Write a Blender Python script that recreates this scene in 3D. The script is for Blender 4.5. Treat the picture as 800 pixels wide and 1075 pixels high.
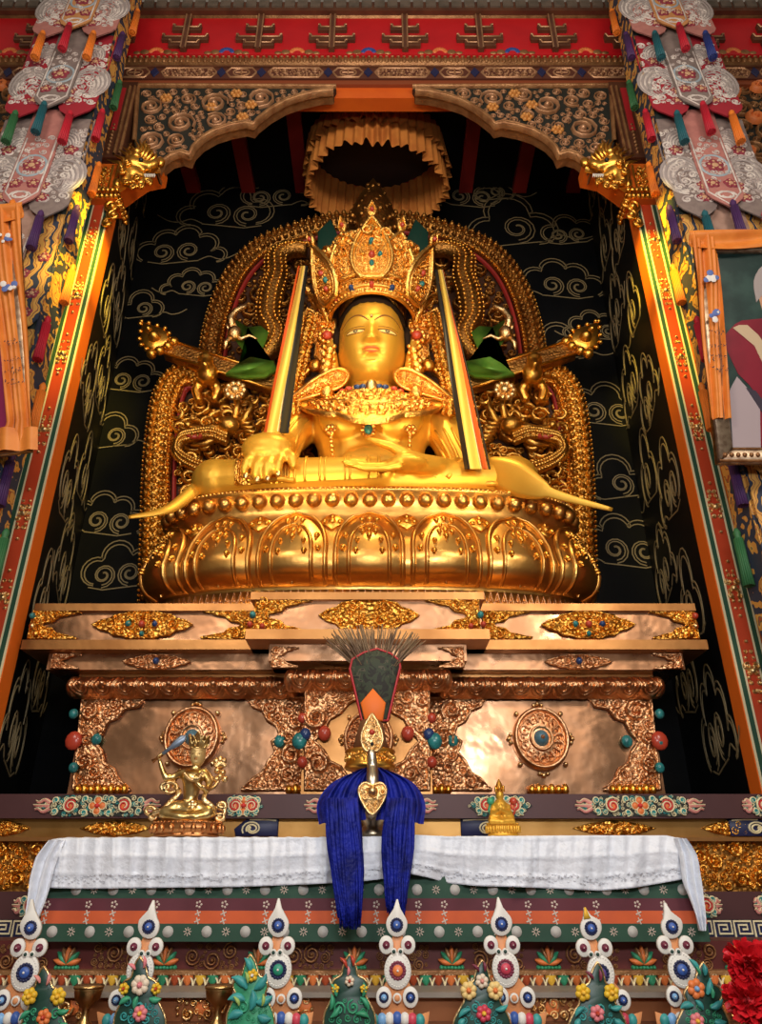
import bpy, math, random
from mathutils import Vector, Matrix

# ------------------------------------------------------------------ reset
for o in list(bpy.data.objects):
    bpy.data.objects.remove(o)
SC = bpy.context.scene
COL = SC.collection
PI = math.pi
E = 1.6                                   # eye height
F = 776.4                                 # focal length in pixels of an 800 x 1075 frame
PITCH = math.radians(26.8)
CP, SP = math.cos(PITCH), math.sin(PITCH)

# ------------------------------------------------------------------ camera
cam = bpy.data.cameras.new('camera')
cam.sensor_fit = 'VERTICAL'
cam.sensor_height = 36.0
cam.lens = F / 1075.0 * 36.0
cam.clip_start = 0.05
camo = bpy.data.objects.new('camera', cam)
COL.objects.link(camo)
camo.location = (0, 0, E)
camo.rotation_euler = (PI / 2 + PITCH, 0, 0)
SC.camera = camo

# ------------------------------------------------------------------ world, exposure, lamps
SC.view_settings.view_transform = 'Standard'
SC.view_settings.look = 'None'
SC.view_settings.gamma = 1.0
SC.view_settings.use_curve_mapping = False
SC.view_settings.exposure = 0.0
w = bpy.data.worlds.new('hall_ambient')
SC.world = w
w.use_nodes = True
w.node_tree.nodes['Background'].inputs[0].default_value = (1.0, 0.83, 0.66, 1)
w.node_tree.nodes['Background'].inputs[1].default_value = 0.16


def lamp(kind, name, loc, target, energy, color, size=0.3, angle=60, blend=0.6):
    l = bpy.data.lights.new(name, kind)
    l.energy = energy
    l.color = color
    if kind == 'AREA':
        l.shape = 'RECTANGLE'
        l.size = size[0]
        l.size_y = size[1]
    elif kind == 'SPOT':
        l.shadow_soft_size = size
        l.spot_size = math.radians(angle)
        l.spot_blend = blend
    else:
        l.shadow_soft_size = size
    o = bpy.data.objects.new(name, l)
    COL.objects.link(o)
    o.location = loc
    d = Vector(target) - Vector(loc)
    o.rotation_euler = d.to_track_quat('-Z', 'Y').to_euler()
    return o


WARM = (1.0, 0.74, 0.34)
YEL = (1.0, 0.72, 0.04)
NEU = (1.0, 0.86, 0.72)
# big hall lamps above and behind the visitor
lamp('AREA', 'hall_lamp_left', (-2.6, -1.2, 6.5), (-0.6, 5.0, 2.6), 125, NEU, (1.6, 1.0))
lamp('AREA', 'hall_lamp_right', (2.6, -1.2, 6.2), (0.6, 5.0, 2.6), 145, NEU, (1.6, 1.0))
lamp('AREA', 'hall_lamp_low', (0.3, -0.6, 3.2), (0, 4.2, 1.7), 105, (0.95, 0.97, 1.0), (2.2, 0.5))
# warm spotlights trained on the statue
lamp('SPOT', 'statue_spot_left', (-1.5, 2.7, 3.2), (-0.25, 5.6, 5.6), 260, WARM, 0.12, 44, 0.8)
lamp('SPOT', 'statue_spot_right', (1.7, 2.6, 3.6), (0.0, 5.6, 5.5), 310, WARM, 0.12, 44, 0.8)
lamp('SPOT', 'lotus_spot', (0.1, 4.1, 7.6), (-0.1, 5.3, 4.1), 260, WARM, 0.10, 70, 0.8)
# a frieze fill, then unseen yellow spots in mid-air before the pilasters
lamp('AREA', 'frieze_fill', (0.0, 1.2, 7.2), (0, 4.9, 9.8), 75, NEU, (3.0, 0.6))  # fill light added to brighten the frieze and pillar tops
lamp('SPOT', 'capital_lamp_left', (-1.95, 3.70, 6.95), (-2.62, 4.9, 6.55), 520, YEL, 0.05, 36, 1.0)
lamp('SPOT', 'pilaster_fill_left', (-1.95, 3.70, 6.5), (-2.70, 4.9, 5.6), 220, YEL, 0.05, 40, 1.0)  # second spot added to carry the yellow glow down the shaft
lamp('SPOT', 'capital_lamp_right', (1.80, 3.70, 6.95), (2.46, 4.9, 6.55), 520, YEL, 0.05, 36, 1.0)
lamp('SPOT', 'pilaster_fill_right', (1.80, 3.70, 6.5), (2.54, 4.9, 5.6), 220, YEL, 0.05, 40, 1.0)  # matching added spot for the right shaft


# ------------------------------------------------------------------ pixel <-> place
def P(px, py, Y):
    a = (px - 400.0) / F
    b = (537.5 - py) / F
    dy = CP - b * SP
    t = Y / dy
    return Vector((a * t, Y, E + (SP + b * CP) * t))


def XZ(px, py, Y):
    p = P(px, py, Y)
    return (p.x, p.z)


def mpp(py, Y):
    b = (537.5 - py) / F
    return Y / (CP - b * SP) / F


def poly(pts, Y):
    return [XZ(x, y, Y) for x, y in pts]


# ------------------------------------------------------------------ materials
MATS = {}


def mat(name, col, metal=0.0, rough=0.5, col2=None, nscale=4.0, bump=0.0, bscale=40.0, btype='noise', lo=0.4, hi=0.65, spec=0.5, rough2=None, dist=0.02):
    m = bpy.data.materials.new(name)
    m.use_nodes = True
    nt = m.node_tree
    b = nt.nodes['Principled BSDF']
    b.inputs['Base Color'].default_value = (*col, 1)
    b.inputs['Metallic'].default_value = metal
    b.inputs['Roughness'].default_value = rough
    b.inputs['Specular IOR Level'].default_value = spec
    tc = nt.nodes.new('ShaderNodeTexCoord')
    if col2 is not None or rough2 is not None:
        n = nt.nodes.new('ShaderNodeTexNoise')
        n.inputs['Scale'].default_value = nscale
        n.inputs['Detail'].default_value = 5
        nt.links.new(tc.outputs['Object'], n.inputs['Vector'])
        r = nt.nodes.new('ShaderNodeValToRGB')
        r.color_ramp.elements[0].position = lo
        r.color_ramp.elements[1].position = hi
        if col2 is not None:
            r.color_ramp.elements[0].color = (*col, 1)
            r.color_ramp.elements[1].color = (*col2, 1)
            nt.links.new(n.outputs['Fac'], r.inputs['Fac'])
            nt.links.new(r.outputs['Color'], b.inputs['Base Color'])
        if rough2 is not None:
            mr = nt.nodes.new('ShaderNodeMapRange')
            mr.inputs['From Min'].default_value = lo
            mr.inputs['From Max'].default_value = hi
            mr.inputs['To Min'].default_value = rough
            mr.inputs['To Max'].default_value = rough2
            nt.links.new(n.outputs['Fac'], mr.inputs['Value'])
            nt.links.new(mr.outputs['Result'], b.inputs['Roughness'])
    if bump > 0:
        bp = nt.nodes.new('ShaderNodeBump')
        bp.inputs['Strength'].default_value = bump
        bp.inputs['Distance'].default_value = dist
        if btype == 'voronoi':
            v = nt.nodes.new('ShaderNodeTexVoronoi')
            v.inputs['Scale'].default_value = bscale
            nt.links.new(tc.outputs['Object'], v.inputs['Vector'])
            inv = nt.nodes.new('ShaderNodeMath')
            inv.operation = 'SUBTRACT'
            inv.inputs[0].default_value = 1.0
            nt.links.new(v.outputs['Distance'], inv.inputs[1])
            nt.links.new(inv.outputs[0], bp.inputs['Height'])
        elif btype == 'wave':
            v = nt.nodes.new('ShaderNodeTexWave')
            v.inputs['Scale'].default_value = bscale
            v.inputs['Distortion'].default_value = 9
            v.inputs['Detail'].default_value = 2
            v.inputs['Detail Scale'].default_value = 1.4
            nt.links.new(tc.outputs['Object'], v.inputs['Vector'])
            nt.links.new(v.outputs['Fac'], bp.inputs['Height'])
        else:
            v = nt.nodes.new('ShaderNodeTexNoise')
            v.inputs['Scale'].default_value = bscale
            v.inputs['Detail'].default_value = 4
            nt.links.new(tc.outputs['Object'], v.inputs['Vector'])
            nt.links.new(v.outputs['Fac'], bp.inputs['Height'])
        nt.links.new(bp.outputs['Normal'], b.inputs['Normal'])
    MATS[name] = m
    return m


def ramp_mat(name, stops, scale, distortion=6.0, rough=0.75, metal=0.0, kind='wave', bump=0.3):
    """woven / painted many-coloured pattern"""
    m = bpy.data.materials.new(name)
    m.use_nodes = True
    nt = m.node_tree
    b = nt.nodes['Principled BSDF']
    b.inputs['Roughness'].default_value = rough
    b.inputs['Metallic'].default_value = metal
    tc = nt.nodes.new('ShaderNodeTexCoord')
    if kind == 'wave':
        v = nt.nodes.new('ShaderNodeTexWave')
        v.inputs['Scale'].default_value = scale
        v.inputs['Distortion'].default_value = distortion
        v.inputs['Detail'].default_value = 2.5
        v.inputs['Detail Scale'].default_value = 1.6
        out = v.outputs['Fac']
    elif kind == 'noise':
        v = nt.nodes.new('ShaderNodeTexNoise')
        v.inputs['Scale'].default_value = scale
        v.inputs['Detail'].default_value = 2
        v.inputs['Distortion'].default_value = distortion
        out = v.outputs['Fac']
    else:
        v = nt.nodes.new('ShaderNodeTexVoronoi')
        v.inputs['Scale'].default_value = scale
        out = v.outputs['Distance']
    nt.links.new(tc.outputs['Object'], v.inputs['Vector'])
    r = nt.nodes.new('ShaderNodeValToRGB')
    r.color_ramp.interpolation = 'CONSTANT'
    el = r.color_ramp.elements
    el[0].position = stops[0][0]
    el[0].color = (*stops[0][1], 1)
    el[1].position = stops[1][0]
    el[1].color = (*stops[1][1], 1)
    for p, c in stops[2:]:
        e = el.new(p)
        e.color = (*c, 1)
    nt.links.new(out, r.inputs['Fac'])
    nt.links.new(r.outputs['Color'], b.inputs['Base Color'])
    bp = nt.nodes.new('ShaderNodeBump')
    bp.inputs['Strength'].default_value = bump
    bp.inputs['Distance'].default_value = 0.01
    nt.links.new(out, bp.inputs['Height'])
    nt.links.new(bp.outputs['Normal'], b.inputs['Normal'])
    MATS[name] = m
    return m


gold = mat('gold', (0.93, 0.50, 0.09), 1, 0.34, (0.80, 0.38, 0.06), 3, 0.15, 30)
gold_lotus = mat('gold_lotus', (0.82, 0.45, 0.12), 1, 0.30, (0.62, 0.30, 0.07), 3.5, 0.22, 9, rough2=0.42)
gold_skin = mat('gold_skin', (0.82, 0.45, 0.05), 0.55, 0.42, (0.76, 0.39, 0.04), 2, 0.04, 12)
gold_rel = mat('gold_relief', (0.93, 0.50, 0.10), 1, 0.36, (0.72, 0.34, 0.05), 9, 0.8, 34, 'voronoi', dist=0.02)
gold_fine = mat('gold_fine', (0.98, 0.58, 0.15), 1, 0.33, (0.85, 0.42, 0.08), 12, 0.5, 70, 'voronoi', dist=0.008)
gold_mandorla = mat('gold_mandorla', (0.76, 0.42, 0.09), 1, 0.36, (0.56, 0.28, 0.05), 5, 0.3, 30)
gold_dark = mat('gold_brown_dim', (0.42, 0.20, 0.045), 1, 0.42, (0.26, 0.115, 0.03), 6, 0.5, 40, 'voronoi', dist=0.012)  # brown gold; also stands in for weaker light on the upper mandorla
gold_pale = mat('gold_pale', (0.95, 0.68, 0.34), 1, 0.32, (0.8, 0.5, 0.2), 8, 0.3, 60)
copper = mat('copper', (0.52, 0.255, 0.09), 1, 0.36, (0.40, 0.18, 0.06), 2.6, 0.10, 4, rough2=0.48, dist=0.05)
copper_plate = mat('copper_plate', (0.62, 0.34, 0.19), 1, 0.22, (0.48, 0.24, 0.12), 3.2, 0.30, 1.5, rough2=0.44, dist=0.12)
copper_rel = mat('copper_relief', (0.80, 0.45, 0.23), 1, 0.38, (0.62, 0.31, 0.14), 8, 0.7, 38, 'voronoi', dist=0.015)
copper_fine = mat('copper_fine', (0.84, 0.49, 0.26), 1, 0.32, (0.66, 0.33, 0.15), 10, 0.3, 60)
black_wall = mat('black_lacquer_wall', (0.0035, 0.004, 0.005), 0, 0.5, (0.006, 0.006, 0.006), 2, spec=0.15)
cloud_line = mat('cloud_gold_line', (0.34, 0.26, 0.13), 0.2, 0.55)
red_wood = mat('red_wood', (0.30, 0.018, 0.012), 0, 0.5, (0.24, 0.012, 0.01), 3)
red_board = mat('red_board', (0.60, 0.008, 0.014), 0, 0.5, (0.52, 0.006, 0.012), 3)
orange_wood = mat('orange_wood', (0.72, 0.13, 0.012), 0, 0.45, (0.62, 0.09, 0.01), 2)
crimson = mat('crimson_paint', (0.50, 0.025, 0.03), 0, 0.45)
cream = mat('cream_paint', (0.82, 0.72, 0.45), 0, 0.5)
green_paint = mat('green_paint', (0.03, 0.09, 0.05), 0, 0.5)
brown_wood = mat('brown_wood', (0.13, 0.045, 0.02), 0, 0.5, (0.08, 0.025, 0.012), 5)
brown_gilt = mat('brown_gilt', (0.40, 0.20, 0.08), 0.5, 0.42, (0.26, 0.11, 0.04), 10, 0.3, 50)
pink_gilt = mat('pink_gilt', (0.52, 0.28, 0.15), 0.5, 0.4, (0.40, 0.2, 0.09), 8)
dark_field = mat('dark_field', (0.012, 0.014, 0.010), 0, 0.6)
purple_wood = mat('purple_wood', (0.072, 0.022, 0.023), 0, 0.5, (0.058, 0.016, 0.018), 3)
navy = mat('navy_paint', (0.012, 0.016, 0.07), 0, 0.5)
blue_paint = mat('blue_paint', (0.03, 0.07, 0.30), 0, 0.5)
white_paint = mat('white_paint', (0.80, 0.77, 0.70), 0, 0.5)
orange_paint = mat('orange_paint', (0.75, 0.20, 0.05), 0, 0.5)
pink_paint = mat('pink_paint', (0.72, 0.28, 0.24), 0, 0.5)
yellow_paint = mat('yellow_paint', (0.85, 0.50, 0.05), 0, 0.5)
red_paint = mat('red_paint', (0.60, 0.03, 0.03), 0, 0.5)
leaf_green = mat('leaf_green', (0.03, 0.26, 0.12), 0, 0.45, (0.05, 0.36, 0.2), 20)
teal_paint = mat('teal_paint', (0.03, 0.24, 0.24), 0, 0.45, (0.05, 0.36, 0.34), 20)
bottle_green = mat('bottle_green', (0.012, 0.05, 0.035), 0, 0.4)
wing_green = mat('wing_green', (0.10, 0.28, 0.03), 0.2, 0.4, (0.16, 0.36, 0.05), 8)
turquoise = mat('turquoise', (0.03, 0.25, 0.25), 0, 0.25, (0.02, 0.13, 0.13), 30)
coral = mat('coral', (0.50, 0.06, 0.03), 0, 0.25)
lapis = mat('lapis', (0.02, 0.05, 0.16), 0, 0.25)
hair_dark = mat('hair_dark', (0.02, 0.010, 0.005), 0, 0.8, spec=0.15)
lip_red = mat('lip_red', (0.70, 0.15, 0.03), 0.1, 0.45)
eye_white = mat('eye_white', (0.84, 0.58, 0.20), 0.0, 0.45)
iris_blue = mat('iris', (0.14, 0.12, 0.06), 0, 0.4)
brow_line = mat('brow_line', (0.24, 0.10, 0.015), 0, 0.5)
silk_orange = mat('silk_orange', (0.78, 0.25, 0.035), 0, 0.5, (0.66, 0.18, 0.02), 6, 0.2, 14)
canopy_silk = mat('canopy_silk', (0.58, 0.22, 0.045), 0, 0.5, (0.46, 0.15, 0.03), 5)
silk_yellow = mat('silk_yellow', (0.88, 0.60, 0.10), 0, 0.5)
silk_red = mat('silk_red', (0.72, 0.10, 0.015), 0, 0.5)
silk_black = mat('silk_black', (0.012, 0.012, 0.012), 0, 0.5)
silk_blue = mat('silk_blue', (0.008, 0.018, 0.30), 0, 0.55, (0.003, 0.007, 0.12), 14, 0.4, 60, spec=0.25)
white_silk = mat('white_silk', (0.82, 0.85, 0.92), 0, 0.42, (0.74, 0.78, 0.86), 9, 0.5, 22)
gem_rot = [turquoise, coral, lapis]


# ------------------------------------------------------------------ mesh builder
class MB:
    def __init__(self):
        self.v = []
        self.f = []

    def box(self, lo, hi):
        b = len(self.v)
        x0, y0, z0 = lo
        x1, y1, z1 = hi
        self.v += [(x0, y0, z0), (x1, y0, z0), (x1, y1, z0), (x0, y1, z0), (x0, y0, z1), (x1, y0, z1), (x1, y1, z1), (x0, y1, z1)]
        for q in ((0, 3, 2, 1), (4, 5, 6, 7), (0, 1, 5, 4), (1, 2, 6, 5), (2, 3, 7, 6), (3, 0, 4, 7)):
            self.f.append(tuple(b + i for i in q))
        return self

    def grid(self, fn, nu, nv, closeu=False, capv=False):
        b = len(self.v)
        for j in range(nv + 1):
            for i in range(nu if closeu else nu + 1):
                self.v.append(tuple(fn(i / nu, j / nv)))
        w_ = nu if closeu else nu + 1
        for j in range(nv):
            for i in range(nu):
                i2 = (i + 1) % nu if closeu else i + 1
                self.f.append((b + j * w_ + i, b + j * w_ + i2, b + (j + 1) * w_ + i2, b + (j + 1) * w_ + i))
        if capv and closeu:
            self.f.append(tuple(b + i for i in reversed(range(nu))))
            self.f.append(tuple(b + nv * w_ + i for i in range(nu)))
        return self

    def tube(self, pts, r, n=6, closed=False, flat=1.0, up=None):
        pts = [Vector(p) for p in pts]
        m = len(pts)
        rs = r if isinstance(r, (list, tuple)) else [r] * m
        t0 = (pts[1] - pts[0]).normalized()
        ref = Vector(up) if up else (Vector((0, 0, 1)) if abs(t0.z) < 0.9 else Vector((1, 0, 0)))
        nrm = (ref - t0 * ref.dot(t0)).normalized()
        b = len(self.v)
        for i in range(m):
            if closed:
                t = pts[(i + 1) % m] - pts[i - 1]
            else:
                t = pts[min(i + 1, m - 1)] - pts[max(i - 1, 0)]
            if t.length < 1e-9:
                t = t0
            t = t.normalized()
            nn = nrm - t * nrm.dot(t)
            if nn.length > 1e-6:
                nrm = nn.normalized()
            bi = t.cross(nrm)
            for k in range(n):
                a = 2 * PI * k / n
                self.v.append(tuple(pts[i] + nrm * (math.cos(a) * rs[i] * flat) + bi * (math.sin(a) * rs[i])))
        for i in range(m if closed else m - 1):
            i2 = (i + 1) % m
            for k in range(n):
                k2 = (k + 1) % n
                self.f.append((b + i * n + k, b + i * n + k2, b + i2 * n + k2, b + i2 * n + k))
        if not closed:
            self.f.append(tuple(b + k for k in reversed(range(n))))
            self.f.append(tuple(b + (m - 1) * n + k for k in range(n)))
        return self

    def ell(self, c, r, nu=10, nv=6, M=None):
        c = Vector(c)
        if not isinstance(r, (list, tuple)):
            r = (r, r, r)
        b = len(self.v)
        def put(x, y, z):
            q = Vector((x * r[0], y * r[1], z * r[2]))
            if M is not None:
                q = M @ q
            self.v.append(tuple(c + q))
        put(0, 0, -1)
        for j in range(1, nv):
            t = -PI / 2 + PI * j / nv
            for i in range(nu):
                a = 2 * PI * i / nu
                put(math.cos(t) * math.cos(a), math.cos(t) * math.sin(a), math.sin(t))
        put(0, 0, 1)
        top = len(self.v) - 1
        for i in range(nu):
            self.f.append((b, b + 1 + (i + 1) % nu, b + 1 + i))
            for j in range(nv - 2):
                p = b + 1 + j * nu
                self.f.append((p + i, p + (i + 1) % nu, p + nu + (i + 1) % nu, p + nu + i))
            p = b + 1 + (nv - 2) * nu
            self.f.append((p + i, p + (i + 1) % nu, top))
        return self

    def lathe(self, prof, c, n=20, sx=1.0, sy=1.0, M=None):
        """prof: list of (radius, height)"""
        c = Vector(c)
        b = len(self.v)
        for r, h in prof:
            for i in range(n):
                a = 2 * PI * i / n
                q = Vector((r * sx * math.cos(a), r * sy * math.sin(a), h))
                if M is not None:
                    q = M @ q
                self.v.append(tuple(c + q))
        for j in range(len(prof) - 1):
            for i in range(n):
                i2 = (i + 1) % n
                self.f.append((b + j * n + i, b + j * n + i2, b + (j + 1) * n + i2, b + (j + 1) * n + i))
        self.f.append(tuple(b + i for i in reversed(range(n))))
        self.f.append(tuple(b + (len(prof) - 1) * n + i for i in range(n)))
        return self

    def prism(self, pts, fr, h0, h1, bev=0.0):
        """outline pts (a,b) in frame fr, from height h0 (back) to h1 (front)"""
        if area(pts) < 0:
            pts = pts[::-1]
        n = len(pts)
        b = len(self.v)
        rings = [(pts, h0), (pts, h1 - bev)]
        if bev > 0:
            rings.append((inset(pts, bev), h1))
        for pp, h in rings:
            for p in pp:
                self.v.append(tuple(fr(p[0], p[1], h)))
        for k in range(len(rings) - 1):
            for i in range(n):
                i2 = (i + 1) % n
                self.f.append((b + k * n + i, b + k * n + i2, b + (k + 1) * n + i2, b + (k + 1) * n + i))
        self.f.append(tuple(b + i for i in reversed(range(n))))
        self.f.append(tuple(b + (len(rings) - 1) * n + i for i in range(n)))
        return self

    def ridge(self, pts, wd, fr, h0, hh, closed=False, flat=False):
        """raised line lying on frame fr; wd half widths"""
        m = len(pts)
        ws = wd if isinstance(wd, (list, tuple)) else [wd] * m
        b = len(self.v)
        prof = ((-1, 0), (-0.62, 0.8), (0.0, 1.0), (0.62, 0.8), (1, 0)) if not flat else ((-1, 0), (-1, 1), (1, 1), (1, 0))
        q = len(prof)
        for i in range(m):
            if closed:
                p0, p1 = pts[i - 1], pts[(i + 1) % m]
            else:
                p0, p1 = pts[max(i - 1, 0)], pts[min(i + 1, m - 1)]
            dx, dy = p1[0] - p0[0], p1[1] - p0[1]
            l = math.hypot(dx, dy) or 1
            nx, ny = -dy / l, dx / l
            sc = ws[i] / (max(ws) or 1)
            for s, t in prof:
                self.v.append(tuple(fr(pts[i][0] + nx * s * -ws[i], pts[i][1] + ny * s * -ws[i], h0 + hh * t * (0.4 + 0.6 * sc))))
        for i in range(m if closed else m - 1):
            i2 = (i + 1) % m
            for k in range(q - 1):
                self.f.append((b + i * q + k, b + i2 * q + k, b + i2 * q + k + 1, b + i * q + k + 1))
        return self

    def dome(self, a, b_, r, fr, h0, hh, n=8, rb=None):
        """low boss on frame"""
        rb = rb or r
        b = len(self.v)
        for s, t in ((1, 0), (0.8, 0.6), (0.4, 0.92)):
            for i in range(n):
                g = 2 * PI * i / n
                self.v.append(tuple(fr(a + math.cos(g) * r * s, b_ + math.sin(g) * rb * s, h0 + hh * t)))
        self.v.append(tuple(fr(a, b_, h0 + hh)))
        for k in range(2):
            for i in range(n):
                i2 = (i + 1) % n
                self.f.append((b + k * n + i, b + k * n + i2, b + (k + 1) * n + i2, b + (k + 1) * n + i))
        for i in range(n):
            self.f.append((b + 2 * n + i, b + 2 * n + (i + 1) % n, b + 3 * n))
        return self

    def scrolls(self, pts, fr, rmin, rmax, n, seed, h0=0.0, tr=0.2, hh=0.6, mx=None, bosses=True, turns=1.45):
        rnd = random.Random(seed)
        xs = [p[0] for p in pts]
        ys = [p[1] for p in pts]
        cs = []
        tries = 0
        lo, hi = min(xs), max(xs)
        while len(cs) < n and tries < n * 30:
            tries += 1
            g = tries / (n * 30.0)
            r = rmax * (1 - g) ** 1.3 + rmin * (1 - (1 - g) ** 1.3)
            x = rnd.uniform(lo, hi)
            y = rnd.uniform(min(ys), max(ys))
            if mx is not None and x < mx + r * 0.9:
                continue
            if not inside(pts, x, y):
                continue
            d = edge_dist(pts, x, y)
            if d < r * 0.75:
                if d < rmin * 0.75:
                    continue
                r = max(rmin, d / 0.75 * 0.98)
                if d < r * 0.74:
                    continue
            dm = min([math.hypot(c[0] - x, c[1] - y) - c[2] for c in cs] or [9])
            if dm < rmin * 0.85:
                continue
            r = min(r, dm)
            cs.append((x, y, r, rnd.choice((-1, 1)), rnd.uniform(0, 2 * PI), rnd.random()))
        if mx is not None:
            cs += [(2 * mx - c[0], c[1], c[2], -c[3], PI - c[4], c[5]) for c in cs]
        for x, y, r, d, ph, q in cs:
            if bosses and r < rmin * 1.25 and q < 0.5:
                self.dome(x, y, r * 0.8, fr, h0, r * hh * 1.2, 7)
                continue
            m = 13 if turns < 1.8 else 20
            pp, ww = [], []
            for i in range(m):
                t = i / (m - 1)
                a = ph + d * t * 2 * PI * turns
                rr = r * (1.0 - 0.80 * t)
                pp.append((x + math.cos(a) * rr, y + math.sin(a) * rr))
                ww.append(r * tr * (0.55 + 0.75 * math.sin(PI * min(1, t * 0.9 + 0.15))))
            self.ridge(pp, ww, fr, h0, r * hh)
            self.dome(x, y, r * 0.26, fr, h0, r * hh * 1.3, 6)
        return self

    def build(self, name, m, parent=None, smooth=True, sharp=False):
        me = bpy.data.meshes.new(name)
        o_ = ORG.get(parent.name, Vector((0, 0, 0))) if parent else Vector((0, 0, 0))
        me.from_pydata([(x - o_.x, y - o_.y, z - o_.z) for x, y, z in self.v], [], self.f)
        me.materials.append(m)
        if smooth:
            me.polygons.foreach_set('use_smooth', [True] * len(me.polygons))
        me.update()
        if sharp:
            me.set_sharp_from_angle(angle=math.radians(38))
        o = bpy.data.objects.new(name, me)
        COL.objects.link(o)
        if parent:
            o.parent = parent
        ORG[o.name] = o_.copy()
        return o


ORG = {}


def area(p):
    return 0.5 * sum(p[i - 1][0] * p[i][1] - p[i][0] * p[i - 1][1] for i in range(len(p)))


def inset(p, d):
    n = len(p)
    out = []
    for i in range(n):
        a, b, c = p[i - 1], p[i], p[(i + 1) % n]
        e1 = (b[0] - a[0], b[1] - a[1])
        e2 = (c[0] - b[0], c[1] - b[1])
        l1 = math.hypot(*e1) or 1e-9
        l2 = math.hypot(*e2) or 1e-9
        n1 = (-e1[1] / l1, e1[0] / l1)
        n2 = (-e2[1] / l2, e2[0] / l2)
        bx, by = n1[0] + n2[0], n1[1] + n2[1]
        l = math.hypot(bx, by)
        if l < 1e-6:
            out.append((b[0] + n1[0] * d, b[1] + n1[1] * d))
            continue
        bx, by = bx / l, by / l
        k = d / max(0.45, bx * n1[0] + by * n1[1])
        out.append((b[0] + bx * k, b[1] + by * k))
    return out


def inside(p, x, y):
    r = False
    j = len(p) - 1
    for i in range(len(p)):
        xi, yi = p[i]
        xj, yj = p[j]
        if (yi > y) != (yj > y) and x < (xj - xi) * (y - yi) / (yj - yi) + xi:
            r = not r
        j = i
    return r


def edge_dist(p, x, y):
    d = 1e9
    for i in range(len(p)):
        ax, ay = p[i - 1]
        bx, by = p[i]
        dx, dy = bx - ax, by - ay
        l = dx * dx + dy * dy or 1e-12
        t = max(0, min(1, ((x - ax) * dx + (y - ay) * dy) / l))
        d = min(d, math.hypot(x - ax - dx * t, y - ay - dy * t))
    return d


def front(Y):
    """frame of an upright plane facing the visitor"""
    return lambda a, b, h: (a, Y - h, b)


def frame(o, u, v, n):
    o, u, v, n = Vector(o), Vector(u), Vector(v), Vector(n)
    return lambda a, b, h: o + u * a + v * b + n * h


def smooth_poly(pts, k=6, closed=False):
    """Catmull-Rom through points (2-D or 3-D tuples)"""
    n = len(pts)
    out = []
    d = len(pts[0])
    for i in range(n if closed else n - 1):
        if closed:
            p = [pts[(i - 1) % n], pts[i], pts[(i + 1) % n], pts[(i + 2) % n]]
        else:
            p = [pts[max(i - 1, 0)], pts[i], pts[i + 1], pts[min(i + 2, n - 1)]]
        for s in range(k):
            t = s / k
            out.append(tuple(0.5 * (2 * p[1][c] + (p[2][c] - p[0][c]) * t + (2 * p[0][c] - 5 * p[1][c] + 4 * p[2][c] - p[3][c]) * t * t + (3 * p[1][c] - p[0][c] - 3 * p[2][c] + p[3][c]) * t ** 3) for c in range(d)))
    if not closed:
        out.append(tuple(pts[-1]))
    return out


def tag(o, label=None, cat=None, group=None, kind=None):
    if label:
        o['label'] = label
    if cat:
        o['category'] = cat
    if group:
        o['group'] = group
    if kind:
        o['kind'] = kind
    return o


def thing(name, label, cat, loc, group=None):
    o = bpy.data.objects.new(name, None)
    o.empty_display_size = 0.1
    COL.objects.link(o)
    o.location = loc
    ORG[o.name] = Vector(loc)
    return tag(o, label, cat, group)


def copy_tree(o, parent=None):
    c = o.copy()
    COL.objects.link(c)
    if parent:
        c.parent = parent
    ORG[c.name] = ORG.get(o.name, Vector((0, 0, 0)))
    for ch in list(o.children):
        copy_tree(ch, c)
    return c


def fuse(mb, name, m, parent, voxel, smooth_it=6, fac=0.5):
    """join overlapping closed shapes into one continuous skin"""
    me = bpy.data.meshes.new('t')
    me.from_pydata(mb.v, [], mb.f)
    o = bpy.data.objects.new('t', me)
    COL.objects.link(o)
    r = o.modifiers.new('r', 'REMESH')
    r.mode = 'VOXEL'
    r.voxel_size = voxel
    s = o.modifiers.new('s', 'SMOOTH')
    s.iterations = smooth_it
    s.factor = fac
    dg = bpy.context.evaluated_depsgraph_get()
    ne = bpy.data.meshes.new_from_object(o.evaluated_get(dg))
    bpy.data.objects.remove(o)
    ne.name = name
    ne.materials.clear()
    ne.materials.append(m)
    og = ORG.get(parent.name, Vector((0, 0, 0))) if parent else Vector((0, 0, 0))
    ne.transform(Matrix.Translation(-og))
    ne.polygons.foreach_set('use_smooth', [True] * len(ne.polygons))
    ob = bpy.data.objects.new(name, ne)
    COL.objects.link(ob)
    if parent:
        ob.parent = parent
    ORG[ob.name] = og.copy()
    return ob


def arc(cx, cy, rx, ry, a0, a1, n):
    return [(cx + rx * math.cos(math.radians(a0 + (a1 - a0) * i / n)), cy + ry * math.sin(math.radians(a0 + (a1 - a0) * i / n))) for i in range(n + 1)]


def gem(m, p, r, par, name='jewel', nrm=(0, -1, 0), setting=None):
    b = MB()
    b.ell(p, r, 10, 6)
    return b.build(name, m, par)

# ================================================================== SETTING
XL, XR = -2.53, 2.37                       # inner edges of the niche opening
YF, YS, YB = 4.9, 5.05, 6.6                # pilaster front, pilaster back, niche back wall
BL = P(158, 200, YB).x
BR = P(617, 220, YB).x
ZC = E + 8.0                               # niche ceiling


def struct(mb, name, m, parent=None, smooth=False):
    o = mb.build(name, m, parent, smooth)
    o['kind'] = 'structure'
    return o


struct(MB().box((-6, -2, -0.1), (6, 8, 0)), 'floor', brown_wood)
wb = struct(MB().box((BL - 0.1, YB, 0), (BR + 0.1, YB + 0.1, ZC)), 'wall_back', black_wall)


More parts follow.
